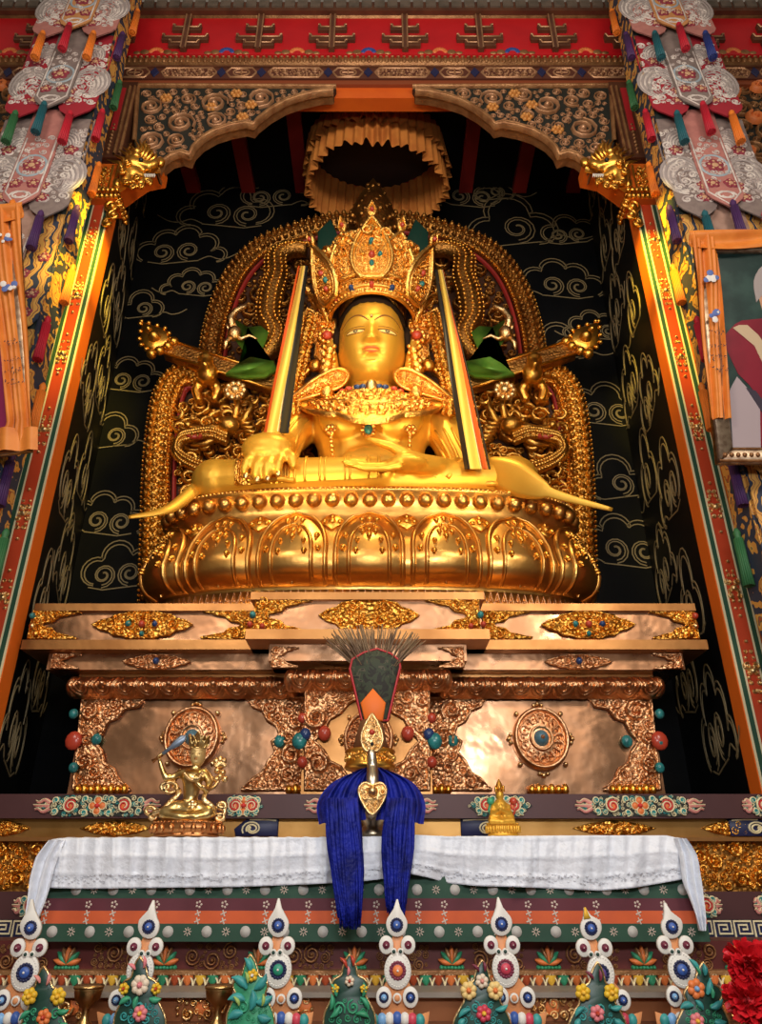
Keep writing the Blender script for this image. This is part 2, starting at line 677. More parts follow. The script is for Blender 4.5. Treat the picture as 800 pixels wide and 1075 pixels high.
def slab(x0, y0, x1, y1, z0, z1, t):
    dx, dy = x1 - x0, y1 - y0
    l = math.hypot(dx, dy)
    nx, ny = -dy / l * t, dx / l * t
    b = MB()
    b.v = [(x0, y0, z0), (x1, y1, z0), (x1 + nx, y1 + ny, z0), (x0 + nx, y0 + ny, z0), (x0, y0, z1), (x1, y1, z1), (x1 + nx, y1 + ny, z1), (x0 + nx, y0 + ny, z1)]
    b.f = [(0, 3, 2, 1), (4, 5, 6, 7), (0, 1, 5, 4), (1, 2, 6, 5), (2, 3, 7, 6), (3, 0, 4, 7)]
    return b


wl = struct(slab(XL, YS, BL, YB, 0, ZC, 0.08), 'wall_left', black_wall)
wr = struct(slab(XR, YS, BR, YB, 0, ZC, -0.08), 'wall_right', black_wall)
struct(MB().box((BL - 0.1, YS - 0.1, ZC), (BR + 0.1, YB + 0.1, ZC + 0.1)), 'ceiling', black_wall)
for k, px in enumerate((205, 262, 318, 374, 431, 488, 544, 600)):
    x = P(px, 193, YB).x
    struct(MB().box((x - 0.085, YS, ZC - 0.1), (x + 0.085, YB - 0.002, ZC - 0.001)), 'trim_%d' % (k + 1), red_wood)
# side walls of the hall beyond the pilasters
for sx, nm in ((-1, 'wall_front_left'), (1, 'wall_front_right')):
    x0 = XL - 0.31 if sx < 0 else XR + 0.31
    b = MB().box((min(x0, sx * 6), 5.05, 0), (max(x0, sx * 6), 5.14, 10.6))
    struct(b, nm, brown_wood)


# ---- gold line clouds painted on the lacquer
def cloud_lines(kind, rnd):
    L = []
    lobes = {0: [(-1.0, -0.1, 0.42, 250, 60), (-0.5, 0.38, 0.42, 190, 40), (0.15, 0.55, 0.45, 170, 20), (0.75, 0.25, 0.40, 130, -60), (1.15, -0.2, 0.3, 100, -90)],
             1: [(-0.8, 0.0, 0.45, 270, 70), (-0.2, 0.5, 0.5, 190, 20), (0.55, 0.3, 0.45, 140, -30), (0.95, -0.15, 0.35, 110, -100)],
             2: [(-0.55, -0.2, 0.4, 260, 80), (-0.1, 0.35, 0.5, 200, 0), (0.45, -0.1, 0.42, 110, -90)]}[kind]
    out = []
    for cx, cy, r, a0, a1 in lobes:
        out += arc(cx, cy, r, r, a0, a1, 9)
    L.append(out)
    inn = []
    for cx, cy, r, a0, a1 in lobes:
        inn += arc(cx * 0.97, cy * 0.97 - 0.03, r * 0.82, r * 0.82, a0 - 4, a1 + 4, 9)
    L.append(inn)
    for sx, sy, d in ((-0.55, -0.12, 1), (0.25, -0.05, -1)) if kind < 2 else ((0.05, -0.1, 1),):
        for off in (1.0, 0.78):
            s = []
            for i in range(22):
                t = i / 21
                a = -PI / 2 + d * t * 2 * PI * 1.55
                r = 0.40 * off * (1 - 0.8 * t)
                s.append((sx + r * math.cos(a), sy + r * math.sin(a)))
            L.append(s)
    tail = [(0.6 + 0.30 * i, -0.42 + 0.10 * math.sin(i * 1.9) + 0.05 * i) for i in range(5)]
    L.append(smooth_poly(tail, 4))
    L.append([(-0.95, -0.5), (-0.5, -0.58), (0.1, -0.50), (0.6, -0.44)])
    return L


def clouds(name, wall, fr, items, lw):
    b = MB()
    rnd = random.Random(5)
    for k, (cx, cy, s, sy, fl) in enumerate(items):
        for ln in cloud_lines(k % 3, rnd):
            pp = [(cx + x * s * fl, cy + y * s * sy) for x, y in ln]
            b.ridge(pp, lw, fr, 0.0, 0.004, flat=True)
    o = b.build(name, cloud_line, wall, False)
    o['kind'] = 'structure'


px_back = [(190, 262, 34, 1), (238, 222, 40, -1), (150, 322, 26, 1), (203, 300, 24, -1), (290, 205, 30, 1), (540, 236, 52, 1), (588, 298, 34, -1), (600, 245, 26, 1),
           (590, 362, 34, 1), (625, 345, 24, -1), (632, 430, 34, -1), (650, 505, 36, 1), (655, 575, 38, -1), (490, 205, 30, -1), (120, 455, 30, 1), (110, 545, 32, -1), (128, 600, 34, 1), (520, 200, 24, 1), (135, 398, 28, -1)]
it = []
for x, y, s, fl in px_back:
    q = P(x, y, YB)
    it.append((q.x, q.z, s * mpp(y, YB), 1.05, fl))
clouds('painted_clouds', wb, front(YB - 0.001), it, 0.006)
for wall, x0, x1, sg in ((wl, XL, BL, 1), (wr, XR, BR, -1)):
    dv = Vector((x1 - x0, YB - YS, 0))
    ln = dv.length
    u = dv / ln
    n = Vector((u.y, -u.x, 0)) * sg
    items = []
    rnd = random.Random(11 + sg)
    z = 2.6
    k = 0
    while z < 9.2:
        items.append((0.44 + 0.62 * (k % 2) + rnd.uniform(-0.03, 0.08), z, 0.31 + rnd.uniform(-0.04, 0.03), 1.6, 1 if k % 3 else -1))
        z += 0.50
        k += 1
    clouds('painted_clouds', wall, frame((x0, YS, 0), u, (0, 0, 1), n), items, 0.007)

# ================================================================== FRIEZE ABOVE THE NICHE
FX = 4.9
fz = thing('painted_frieze', 'long red and gilt carved frieze with dark bracket crosses running above the niche', 'frieze', (0, 5.0, P(400, 88, YF).z))


def zf(y, Y=YF):
    return P(400, y, Y).z


def band(y0, y1, name, m, Yf=YF, par=fz, x0=-FX, x1=FX, Yb=5.05):
    return MB().box((x0, Yf, zf(y1, Yf)), (x1, Yb, zf(y0, Yf))).build(name, m, par, False)


band(17, 57.5, 'board', red_board, 4.80)
band(2, 11, 'tile_course', brown_wood, 4.72)
b = MB()
zt0, zt1 = zf(11, 4.72), zf(2, 4.72)
for i in range(70):
    x = -FX + 0.07 + i * 0.14
    b.box((x, 4.70, zt0 + 0.05), (x + 0.11, 4.72, zt1))
b.build('tile_face', mat('tile_grey', (0.16, 0.12, 0.09), 0, 0.6, (0.10, 0.08, 0.06), 9), fz, False)
b = MB()
z0 = zf(13.5, 4.77)
b.box((-FX, 4.77, z0 - 0.05), (FX, 5.0, z0 + 0.05))
for i in range(150):
    x = -FX + i * 0.066
    b.ell((x, 4.77, z0), (0.027, 0.02, 0.045), 6, 4)
b.build('rope_moulding', brown_gilt, fz)
b = MB()
z0, z1 = zf(66, 4.83), zf(57.5, 4.83)
b.box((-FX, 4.83, z0), (FX, 5.0, z1))
for i in range(160):
    x = -FX + i * 0.062
    b.ell((x, 4.83, z0 + (z1 - z0) * 0.30), (0.024, 0.022, 0.04), 6, 4)
    b.box((x - 0.018, 4.81, z0 + (z1 - z0) * 0.62), (x + 0.018, 4.84, z1 - 0.01))
b.build('bead_moulding', brown_gilt, fz)
band(66, 70, 'upper_fillet', brown_wood, 4.855)
band(70, 82.5, 'cartouche_ground', mat('maroon_ground', (0.10, 0.028, 0.015), 0, 0.5), 4.87)
band(82.5, 88.5, 'lower_fillet', mat('brick_wood', (0.26, 0.06, 0.02), 0, 0.5), 4.89)
b = MB()
YC_ = 4.87
zc = zf(76.2, YC_)
hz = abs(zf(70.5, YC_) - zf(82, YC_)) / 2
m1 = mpp(76, YC_)
fr = front(YC_)
for k in range(-4, 5):
    xc = P(310.5, 76, YC_).x + k * 112 * m1
    for w_, o_ in ((29, 0), (16, 55)):
        x = xc + o_ * m1
        ww = w_ * m1
        o2 = [(x - ww, zc), (x - ww + 0.05, zc + hz * 0.85), (x + ww - 0.05, zc + hz * 0.85), (x + ww, zc), (x + ww - 0.05, zc - hz * 0.85), (x - ww + 0.05, zc - hz * 0.85)]
        b.ridge(o2, 0.012, fr, 0, 0.012, closed=True)
        if w_ > 20:
            b.scrolls(o2, fr, 0.014, 0.04, 60, k + 60, 0, 0.10, 0.25, bosses=False, turns=2.1)
        else:
            for dx, dz in ((0, 1), (1, 0)):
                b.ridge([(x - dx * 0.06, zc - dz * 0.05), (x + dx * 0.06, zc + dz * 0.05)], 0.010, fr, 0, 0.012)
            b.ridge(arc(x, zc, 0.085, 0.062, 0, 345, 12), 0.009, fr, 0, 0.012, closed=True)
b.build('cartouche', pink_gilt, fz)
for k in range(-4, 5):
    xc = P(310.5, 76, YC_).x + k * 112 * m1
    for o_ in (34, 76):
        x = xc + o_ * m1
        MB().prism([(x - 0.05, zc), (x, zc + hz * 0.9), (x + 0.05, zc), (x, zc - hz * 0.9)], fr, 0, 0.012, 0.006).build('blue_lozenge', navy, fz, False)
# bracket crosses
cx_px = [42, 119, 196, 273, 349, 425, 503, 580, 657, 734, 811]
YQ = 4.80
for px in cx_px:
    q = P(px, 38, YQ)
    m2 = mpp(38, YQ)
    b = MB()
    zt, zb_ = zf(20, YQ), zf(55, YQ)
    hh = zt - zb_
    b.box((q.x - 3.0 * m2, YQ - 0.05, zb_), (q.x + 3.0 * m2, YQ + 0.01, zt))
    tiers = ((0.10, 16), (0.27, 24), (0.56, 15))
    for f_, w_ in tiers:
        z = zb_ + hh * f_
        b.box((q.x - w_ * m2, YQ - 0.035, z), (q.x + w_ * m2, YQ + 0.01, z + hh * 0.10))
        for s in (-1, 1):
            b.box((q.x + s * (w_ - 1.5) * m2 - 1.6 * m2, YQ - 0.04, z + hh * 0.07), (q.x + s * (w_ - 1.5) * m2 + 1.6 * m2, YQ + 0.01, z + hh * 0.17))
    bc = b.build('bracket_cross', brown_wood, fz, False)
    b = MB()
    for s in (-1, 1):
        b.ridge([(q.x + s * 2.4 * m2, zb_), (q.x + s * 2.4 * m2, zt)], 0.009, front(YQ - 0.05), 0, 0.010)
        for f_, w_ in tiers:
            z = zb_ + hh * f_
            b.ridge([(q.x + s * 3.4 * m2, z + hh * 0.09), (q.x + s * (w_ - 3) * m2, z + hh * 0.09), (q.x + s * (w_ - 2) * m2, z + hh * 0.16), (q.x + s * w_ * m2, z + hh * 0.16)], 0.009, front(YQ - 0.04), 0, 0.010)
    b.build('gilt_edge', pink_gilt, bc)
# lotus flowers painted between the crosses
for i, px in enumerate((10, 87, 164, 238, 312, 387, 462, 538, 615, 690, 770)):
    q = P(px, 54, YQ)
    m2 = mpp(54, YQ)
    fr = front(YQ)
    bl = MB()
    for k in range(-3, 4):
        a = k * 0.42
        bl.dome(q.x + math.sin(a) * 6 * m2, q.z - 0.02 + math.cos(a) * 6 * m2, 2.6 * m2, fr, 0, 0.012, 8)
    fl = bl.build('painted_lotus', orange_paint if i % 2 == 0 else blue_paint, fz)
    b = MB()
    for s in (-1, 1):
        b.dome(q.x + s * 12 * m2, q.z - 0.01, 5 * m2, fr, 0, 0.012, 8, 4 * m2)
        b.dome(q.x + s * 20 * m2, q.z - 0.025, 4 * m2, fr, 0, 0.012, 8, 2.6 * m2)
    b.build('painted_leaf', brown_gilt, fl)

# orange beam above the arch
bm = MB().box((XL - 0.4, 4.93, zf(103, 4.93)), (XR + 0.4, 5.08, zf(87, 4.93))).build('lintel_beam', orange_wood, None, False)
tag(bm, 'plain orange painted beam showing above the centre of the lobed arch', 'beam')

# ================================================================== LOBED ARCH PANELS
AX = 393
arch_l = [(145, 91), (353, 92), (350, 97), (336, 98), (318, 102), (300, 108), (284, 117), (270, 128), (266, 133), (258, 131), (242, 134), (226, 139), (212, 147), (203, 156), (199, 165), (190, 162), (180, 165), (171, 172), (166, 183), (150, 176), (141, 150)]
arch_edge = arch_l[2:19]
for sg, lab in ((1, 'carved scrollwork spandrel at the upper left of the niche arch'), (-1, 'carved scrollwork spandrel at the upper right of the niche arch')):
    fx = (lambda x: x) if sg > 0 else (lambda x: 2 * AX - x)
    Ya = 4.86
    op = [XZ(fx(x), y, Ya) for x, y in arch_l]
    fr = front(Ya)
    root = thing('arch_panel', lab, 'carved panel', (op[0][0], Ya, op[8][1]))
    MB().prism(op, fr, -0.12, 0.0, 0.0).build('backing', dark_field, root, False)
    ip = inset(op if area(op) > 0 else op[::-1], 0.05)
    MB().scrolls(ip, fr, 0.03, 0.15, 190, 3, 0.0, 0.085, 0.28, bosses=False, turns=2.0).build('scrollwork', pink_gilt, root)
    bb = MB()
    rnd = random.Random(9)
    for k in range(12):
        x = rnd.uniform(min(p[0] for p in ip), max(p[0] for p in ip))
        z = rnd.uniform(min(p[1] for p in ip), max(p[1] for p in ip))
        if inside(ip, x, z) and edge_dist(ip, x, z) > 0.05:
            for j in range(6):
                bb.dome(x + 0.042 * math.cos(j * PI / 3), z + 0.042 * math.sin(j * PI / 3), 0.024, fr, 0.015, 0.025, 7)
            bb.dome(x, z, 0.026, fr, 0.015, 0.045, 8)
    bb.build('carved_flower', mat('flower_ochre' + lab[-4:], (0.6, 0.26, 0.06), 0.2, 0.5), root)
    e = [XZ(fx(x), y, Ya) for x, y in arch_edge]
    b = MB().ridge(e, 0.028, fr, -0.02, 0.07)
    b.ridge([(p[0], p[1] + 0.045) for p in e], 0.012, fr, 0, 0.03)
    b.ridge([op[0], op[1]], 0.022, fr, 0, 0.04)
    b.ridge([op[0], op[-1]], 0.022, fr, 0, 0.04)
    # under side of the moulding
    n0 = len(b.v)
    for p in e:
        b.v.append((p[0], Ya - 0.03, p[1] - 0.015))
        b.v.append((p[0], Ya + 0.12, p[1] - 0.015))
    for i in range(len(e) - 1):
        b.f.append((n0 + 2 * i, n0 + 2 * i + 1, n0 + 2 * i + 3, n0 + 2 * i + 2))
    b.build('moulding', brown_gilt, root)
# scrollwork of the neighbouring bays, at the picture's edges
for side, pl_, lab in ((-1, [(-60, 88), (36, 88), (30, 112), (12, 150), (0, 165), (-60, 165)], 'carved scrollwork of the next bay left of the wrapped pillar'), (1, [(752, 88), (860, 88), (860, 250), (800, 215), (790, 180), (775, 150)], 'carved scrollwork of the next bay right of the wrapped pillar')):
    op = poly(pl_, 4.95)
    fr = front(4.95)
    root = thing('side_arch_panel', lab, 'carved panel', (op[0][0], 4.95, op[-1][1]))
    MB().prism(op, fr, -0.1, 0.0).build('backing', dark_field, root, False)
    MB().scrolls(op, fr, 0.03, 0.14, 110, 7 + side, 0, 0.09, 0.3, bosses=False, turns=2.0).build('scrollwork', brown_gilt, root)
    MB().scrolls(op, fr, 0.05, 0.09, 9, 70 + side, 0.02, 0.3, 0.7).build('painted_bloom', orange_paint, root)

# ================================================================== PILASTERS
pil_red = mat('pilaster_red', (0.60, 0.065, 0.02), 0, 0.45)
pil_or = mat('pilaster_orange', (0.80, 0.16, 0.015), 0, 0.42)
med_z = {-1: [250, 310, 372, 452, 540, 628, 720], 1: [253, 306, 375, 449, 533, 618, 705]}
for sd, lab in ((-1, 'tall orange pilaster with green and cream stripes and gilt medallions at the niche left'), (1, 'tall orange pilaster with green and cream stripes and gilt medallions at the niche right')):
    xe = XL if sd < 0 else XR
    root = thing('striped_pilaster', lab, 'pilaster', (xe + sd * 0.12, 5.0, 0))
    zcap = zf(216, YF)
    ztop = zf(90, YF)

    def X(a):
        return xe + sd * a

    def bx(a0, a1, y0, y1, z0, z1):
        return MB().box((min(X(a0), X(a1)), y0, z0), (max(X(a0), X(a1)), y1, z1))
    bx(0, 0.235, YF, YS, 0, ztop).build('shaft', pil_or, root, False)
    for nm, a0, a1, m in (('cream_line', 0.006, 0.020, cream), ('green_stripe', 0.020, 0.052, green_paint), ('cream_line', 0.052, 0.066, cream), ('red_stripe', 0.066, 0.158, pil_red), ('cream_line', 0.158, 0.172, cream), ('green_stripe', 0.172, 0.204, green_paint), ('cream_line', 0.204, 0.218, cream)):
        bx(a0, a1, YF - 0.008, YF, 0, zcap).build(nm, m, root, False)
    for y in med_z[sd]:
        z = zf(y, YF)
        c = X(0.112)
        b = MB()
        fr = front(YF - 0.008)
        L = 0.24
        op = smooth_poly([(c, z + L), (c + 0.03, z + L * 0.6), (c + 0.05, z), (c + 0.03, z - L * 0.6), (c, z - L), (c - 0.03, z - L * 0.6), (c - 0.05, z), (c - 0.03, z + L * 0.6)], 4, True)
        b.scrolls(op, fr, 0.014, 0.03, 16, int(y), 0, 0.26, 0.7, mx=c)
        b.dome(c, z, 0.026, fr, 0, 0.03)
        b.dome(c, z + L * 0.85, 0.014, fr, 0, 0.02)
        b.dome(c, z - L * 0.85, 0.014, fr, 0, 0.02)
        b.build('gilt_medallion', gold_pale, root)
    # capital with bead rows and a scrolled bracket
    cap = bx(-0.05, 0.28, 4.82, YS, zcap, zf(206, 4.82)).build('capital', pil_or, root, False)
    bx(-0.015, 0.25, 4.86, YS, zf(206, 4.82), zf(172, 4.86)).build('capital_block', pil_or, root, False)
    b = MB()
    for r_, zz in ((0.030, zcap + 0.03), (0.026, zcap + 0.11)):
        for i in range(9):
            b.ell((X(-0.06 + 0.35 * i / 8), 4.815, zz), r_, 8, 5)
        for i in range(7):
            b.ell((X(-0.055), 4.82 + 0.05 * i, zz), r_, 8, 5)
    b.build('bead_row', gold, cap)
    b = MB()
    fr = front(4.86)
    b.scrolls([(X(0.06), zf(205, 4.82) + 0.03), (X(0.17), zf(205, 4.82) + 0.03), (X(0.17), zf(176, 4.86)), (X(0.06), zf(176, 4.86))], fr, 0.015, 0.04, 22, 4, 0, 0.25, 0.7)
    for a in (0.0, 0.05, 0.18, 0.235):
        b.ridge([(X(a), zf(205, 4.82)), (X(a), zf(174, 4.86))], 0.011, fr, 0, 0.012)
    b.build('gilt_scroll', gold, cap)
    # bracket arm reaching under the arch
    q = [(X(-0.06), zcap + 0.12), (X(-0.14), zcap + 0.22), (X(-0.26), zcap + 0.36), (X(-0.42), zf(186, 4.9) + 0.02), (X(-0.42), zf(178, 4.9) + 0.05), (X(-0.05), zf(178, 4.9) + 0.05)]
    MB().prism(q, front(4.84), -0.2, 0, 0.012).build('bracket_arm', pil_or, root, False)
    b = MB()
    b.ridge([(p[0], p[1]) for p in q[:4]], 0.03, front(4.84), 0, 0.05)
    for i in range(4):
        p = q[i]
        b.ell((p[0], 4.80, p[1] + 0.06), (0.05, 0.04, 0.06), 8, 5)
    # hanging scroll under the bracket
    for k, (a, dz, r) in enumerate(((-0.03, -0.06, 0.07), (-0.06, -0.17, 0.06), (-0.02, -0.27, 0.045), (-0.09, -0.02, 0.05))):
        pts = []
        for i in range(14):
            t = i / 13
            an = PI / 2 + sd * -1 * t * 2 * PI * 1.3
            rr = r * (1 - 0.75 * t)
            pts.append((X(a) + rr * math.cos(an), 4.86, zcap + dz + rr * math.sin(an)))
        b.tube(pts, [0.024 * (1 - 0.5 * i / 13) for i in range(14)], 6)
        b.ell((X(a), 4.86, zcap + dz), (r * 0.5, 0.04, r * 0.5), 8, 5)
    b.build('bracket_scroll', gold, root)
    # carved upper post with red inset between spandrel and pillar
    po = bx(-0.02, 0.26, 4.82, 5.0, zf(168, 4.85), zf(89, 4.85)).build('upper_post', brown_wood, root, False)
    bx(0.085, 0.145, 4.81, 4.83, zf(140, 4.85), zf(96, 4.85)).build('red_inset', crimson, po, False)
    b = MB()
    for a in (0.0, 0.05, 0.19, 0.24):
        b.ridge([(X(a), zf(162, 4.82)), (X(a), zf(91, 4.82))], 0.014, front(4.82), 0, 0.02)
    for i in range(9):
        b.dome(X(0.115), zf(160, 4.82) + i * 0.05, 0.018, front(4.82), 0, 0.02, 6)
    b.build('gilt_edge', brown_gilt, po)

# ================================================================== DRAGON HEADS ON THE CAPITALS
for sd, lab in ((-1, 'gilt carved dragon head on the left pilaster capital'), (1, 'gilt carved dragon head on the right pilaster capital')):
    def Q(px, py, Y=4.74):
        return P(px if sd < 0 else 2 * 392.5 - px, py, Y)
    base = Q(145, 186)
    root = thing('dragon_head', lab, 'carving', tuple(base))
    b = MB()
    b.ell(Q(141, 174), (0.10, 0.10, 0.10), 12, 8)
    b.tube([Q(139, 175), Q(148, 174), Q(157, 176), Q(163, 172), Q(165, 167)], [0.085, 0.08, 0.062, 0.05, 0.022], 9)
    b.ell(Q(161, 174), (0.05, 0.055, 0.04), 8, 6)
    b.tube([Q(141, 181), Q(149, 185), Q(157, 187), Q(162, 184)], [0.07, 0.045, 0.03, 0.012], 8)
    for dy in (-0.09, 0.09):
        b.ell(Q(147, 168) + Vector((0, dy, 0)), (0.045, 0.04, 0.035), 8, 6)
    b.tube([Q(137, 178), Q(133, 186), Q(132, 193)], [0.08, 0.075, 0.05], 9)
    b.tube([Q(138, 192), Q(148, 193), Q(154, 188), Q(160, 191)], [0.05, 0.04, 0.035, 0.022], 7)
    fuse(b, 'head', gold, root, 0.014, 3)
    b = MB()
    rnd = random.Random(3)
    for k in range(22):
        t = k / 21
        s = Q(130 + 25 * t, 184 - 16 * math.sin(PI * min(1, t * 0.7 + 0.1)), 4.74)
        e = s + Vector((sd * (0.16 - 0.26 * t), -0.04 + 0.05 * (k % 2), 0.10 + 0.13 * math.sin(PI * t) * rnd.uniform(0.7, 1.2)))
        mid = (s + e) / 2 + Vector((sd * -0.035, 0, 0.03))
        b.tube([s, mid, e], [0.026, 0.020, 0.003], 5)
    for k, (x, y, r) in enumerate(((140, 197, 4), (149, 196, 3.6), (144, 187, 3.5), (129, 180, 4), (134, 171, 4), (156, 192, 3.0), (133, 192, 4))):
        c = Q(x, y, 4.66)
        rr = r * 0.0092
        b.tube([c + Vector((sd * -rr * (1 - 0.75 * q) * math.cos(9 * q + k), -0.02 * q, rr * (1 - 0.75 * q) * math.sin(9 * q + k))) for q in [i / 11 for i in range(12)]], [0.017 - 0.008 * i / 11 for i in range(12)], 5)
    b.build('mane', gold, root)
    b = MB()
    b.tube([Q(146, 168), Q(150, 160), Q(149, 153), Q(153, 147)], [0.022, 0.028, 0.02, 0.006], 7)
    b.tube([Q(152, 166), Q(155, 159), Q(157, 152)], [0.03, 0.034, 0.006], 7)
    b.ell(Q(153, 155), (0.04, 0.04, 0.05), 8, 6)
    b.tube([Q(138, 168), Q(134, 158), Q(138, 150)], [0.024, 0.016, 0.004], 6)
    b.build('horn', gold, root)
    b = MB()
    for p in (Q(148, 168, 4.60),):
        b.ell(p, 0.022, 8, 5)
    b.build('eye', silk_black, root)
    b = MB()
    for k in range(6):
        b.tube([Q(152 + 2 * k, 183, 4.66), Q(152.5 + 2 * k, 186, 4.66)], [0.010, 0.003], 5)
    b.build('tooth', white_paint, root)

# ================================================================== COPPER THRONE
TX0, TX1 = P(28, 655, 5.0).x, P(738, 655, 5.0).x
th = thing('copper_throne', 'broad stepped copper throne with repousse panels, wheels and stones under the lotus', 'throne', (-0.1, 5.6, E + 0.45))


def lvl(y, Y):
    return P(400, y, Y).z


ZT = lvl(633.5, 5.0)                       # top of the throne
YBK = 6.4
zA, zB, zC_, zD = lvl(641, 5.0), lvl(672, 5.0), lvl(682, 5.0), lvl(684, 5.1)
zE, zF = lvl(703, 5.1), lvl(709, 5.15)
zG, zH = lvl(732, 5.15), lvl(836, 5.25)
CYF = 4.77                                 # centre bay front
cx0, cx1 = P(262, 640, CYF).x, P(509, 640, CYF).x


def tbox(name, m, x0, x1, y0, z0, z1, y1=YBK, par=th):
    return MB().box((x0, y0, z0), (x1, y1, z1)).build(name, m, par, False)


tbox('top_slab', copper, TX0 + 0.03, TX1 - 0.03, 5.0, zA, ZT)
tbox('ledge_panel', copper_plate, TX0 + 0.06, TX1 - 0.06, 5.04, zB, zA)
tbox('lower_slab', copper, TX0, TX1, 4.99, zC_, zB)
sx0, sx1 = P(50, 695, 5.1).x, P(718, 695, 5.1).x
tbox('step_band', copper_plate, sx0, sx1, 5.10, zE, zC_)
mx0, mx1 = P(78, 720, 5.17).x, P(690, 720, 5.17).x
tbox('neck_band', copper, mx0, mx1, 5.22, zF, zE)
bx0, bx1 = P(80, 780, 5.25).x, P(690, 780, 5.25).x
tbox('body', copper_plate, bx0, bx1, 5.25, E + 0.30, zF)
# centre bay, a little proud of the sides
tbox('centre_top_slab', copper, cx0, cx1, CYF, zA, ZT, 5.1)
tbox('centre_panel', copper_plate, cx0 + 0.03, cx1 - 0.03, CYF + 0.04, zB, zA, 5.1)
tbox('centre_lower_slab', copper, cx0 - 0.01, cx1 + 0.02, CYF - 0.02, zC_, zB, 5.1)
s0, s1 = P(282, 690, 4.87).x, P(490, 690, 4.87).x
tbox('centre_step', copper_plate, s0, s1, 4.87, zE, zC_, 5.2)
k0, k1 = P(319, 760, 5.02).x, P(452, 760, 5.02).x
tbox('centre_block', copper, k0, k1, 5.02, E + 0.30, zF, 5.3)


def petal_moulding(x0, x1, Y, zlo, zhi, par, nm):
    zc = (zlo + zhi) / 2
    hh = (zhi - zlo) / 2
    b = MB()
    prof = [(math.sin(math.radians(a)), math.cos(math.radians(a))) for a in range(-90, 91, 22)]
    b.grid(lambda u, v: (x0 + (x1 - x0) * u, Y + 0.10 - 0.12 * math.cos(PI * (v - 0.5)) * (1 if 0 < u < 1 else 0.9), zlo + (zhi - zlo) * v), 2, 10)
    n = max(3, round((x1 - x0) / 0.155))
    stp = (x1 - x0) / n

    def fr(a, bb, h):
        v = (bb - zlo) / (zhi - zlo)
        return (a, Y + 0.10 - 0.12 * math.cos(PI * (max(0, min(1, v)) - 0.5)) - h, bb)
    for i in range(n):
        x = x0 + stp * (i + 0.5)
        for w_, h_ in ((0.46, 0.026), (0.28, 0.022)):
            pts = [(x - stp * w_, zhi - 0.005)] + [(x + stp * w_ * math.cos(g), zc - hh * 0.1 - hh * (w_ + 0.32) * math.sin(g)) for g in [PI - PI * j / 8 for j in range(9)]] + [(x + stp * w_, zhi - 0.005)]
            b.ridge(pts, 0.014, fr, 0, h_)
        b.dome(x, zc + hh * 0.05, stp * 0.17, fr, 0, 0.035, 8)
    # rounded ends
    for x in (x0, x1):
        b.ell((x, Y + 0.09, zc), (0.05, 0.11, hh * 0.98), 10, 8)
    b.build(nm, copper_fine, par)


petal_moulding(mx0, P(306, 715, 5.1).x, 5.10, zG, zF, th, 'petal_moulding')
petal_moulding(P(466, 715, 5.1).x, mx1, 5.10, zG, zF, th, 'petal_moulding')
petal_moulding(P(304, 712, 4.90).x, P(469, 712, 4.90).x, 4.90, zG, zF, th, 'petal_moulding')


def lozenge(px0, px1, y0, y1, Y, m, seed, name='lozenge_relief', rmin=0.016, rmax=0.045, n=110):
    a0, zt = XZ(px0, y0, Y)
    a1, zb_ = XZ(px1, y1, Y)
    xc, zc = (a0 + a1) / 2, (zt + zb_) / 2
    hw, hh = (a1 - a0) / 2, (zt - zb_) / 2
    key = [(-1, 0), (-0.84, 0.30), (-0.66, 0.44), (-0.56, 0.72), (-0.36, 0.80), (-0.26, 0.98), (-0.08, 1.0), (0, 0.92)]
    up = key + [(-x, z) for x, z in key[-2::-1]]
    full = up + [(x, -z) for x, z in up[-2:0:-1]]
    pts = [(xc + x * hw, zc + z * hh) for x, z in full]
    fr = front(Y)
    b = MB()
    b.prism(pts, fr, -0.01, 0.018, 0.012)
    b.ridge(pts, 0.009, fr, 0.012, 0.016, closed=True)
    ip = inset(pts[::-1] if area(pts) < 0 else pts, 0.01)
    b.scrolls(ip, fr, rmin, rmax, n, seed, 0.016, 0.22, 0.75, mx=xc)
    return b.build(name, m, th), xc, zc, hw, hh


def half_lozenge(px_in, px_out, y0, y1, Y, m, seed):
    """corner relief: full height at px_out, two points reaching to px_in"""
    ai, zt = XZ(px_in, y0, Y)
    ao, zb_ = XZ(px_out, y1, Y)
    zc, hh = (zt + zb_) / 2, (zt - zb_) / 2
    d = ai - ao
    prof = [(0, 1), (1.0, 0.92), (0.72, 0.72), (0.55, 0.62), (0.45, 0.30), (0.26, 0.18), (0.22, 0)]
    pts = [(ao + d * x, zc + z * hh) for x, z in prof] + [(ao + d * x, zc - z * hh) for x, z in prof[-2::-1]]
    fr = front(Y)
    b = MB()
    pts = pts if area(pts) > 0 else pts[::-1]
    b.prism(pts, fr, -0.01, 0.018, 0.008)
    b.ridge(pts, 0.008, fr, 0.012, 0.014, closed=True)
    b.scrolls(pts, fr, 0.015, 0.04, 80, seed, 0.016, 0.22, 0.75)
    return b.build('corner_relief', m, th)


def jewels(px, py, Y, items, h=0.03):
    for dx, dy, r, m in items:
        q = P(px + dx, py + dy, Y)
        b = MB()
        k = r * mpp(py, Y)
        b.ell((q.x, Y - h, q.z), (k, 0.03, k * 1.1), 10, 6)
        b.build('jewel', m, th)


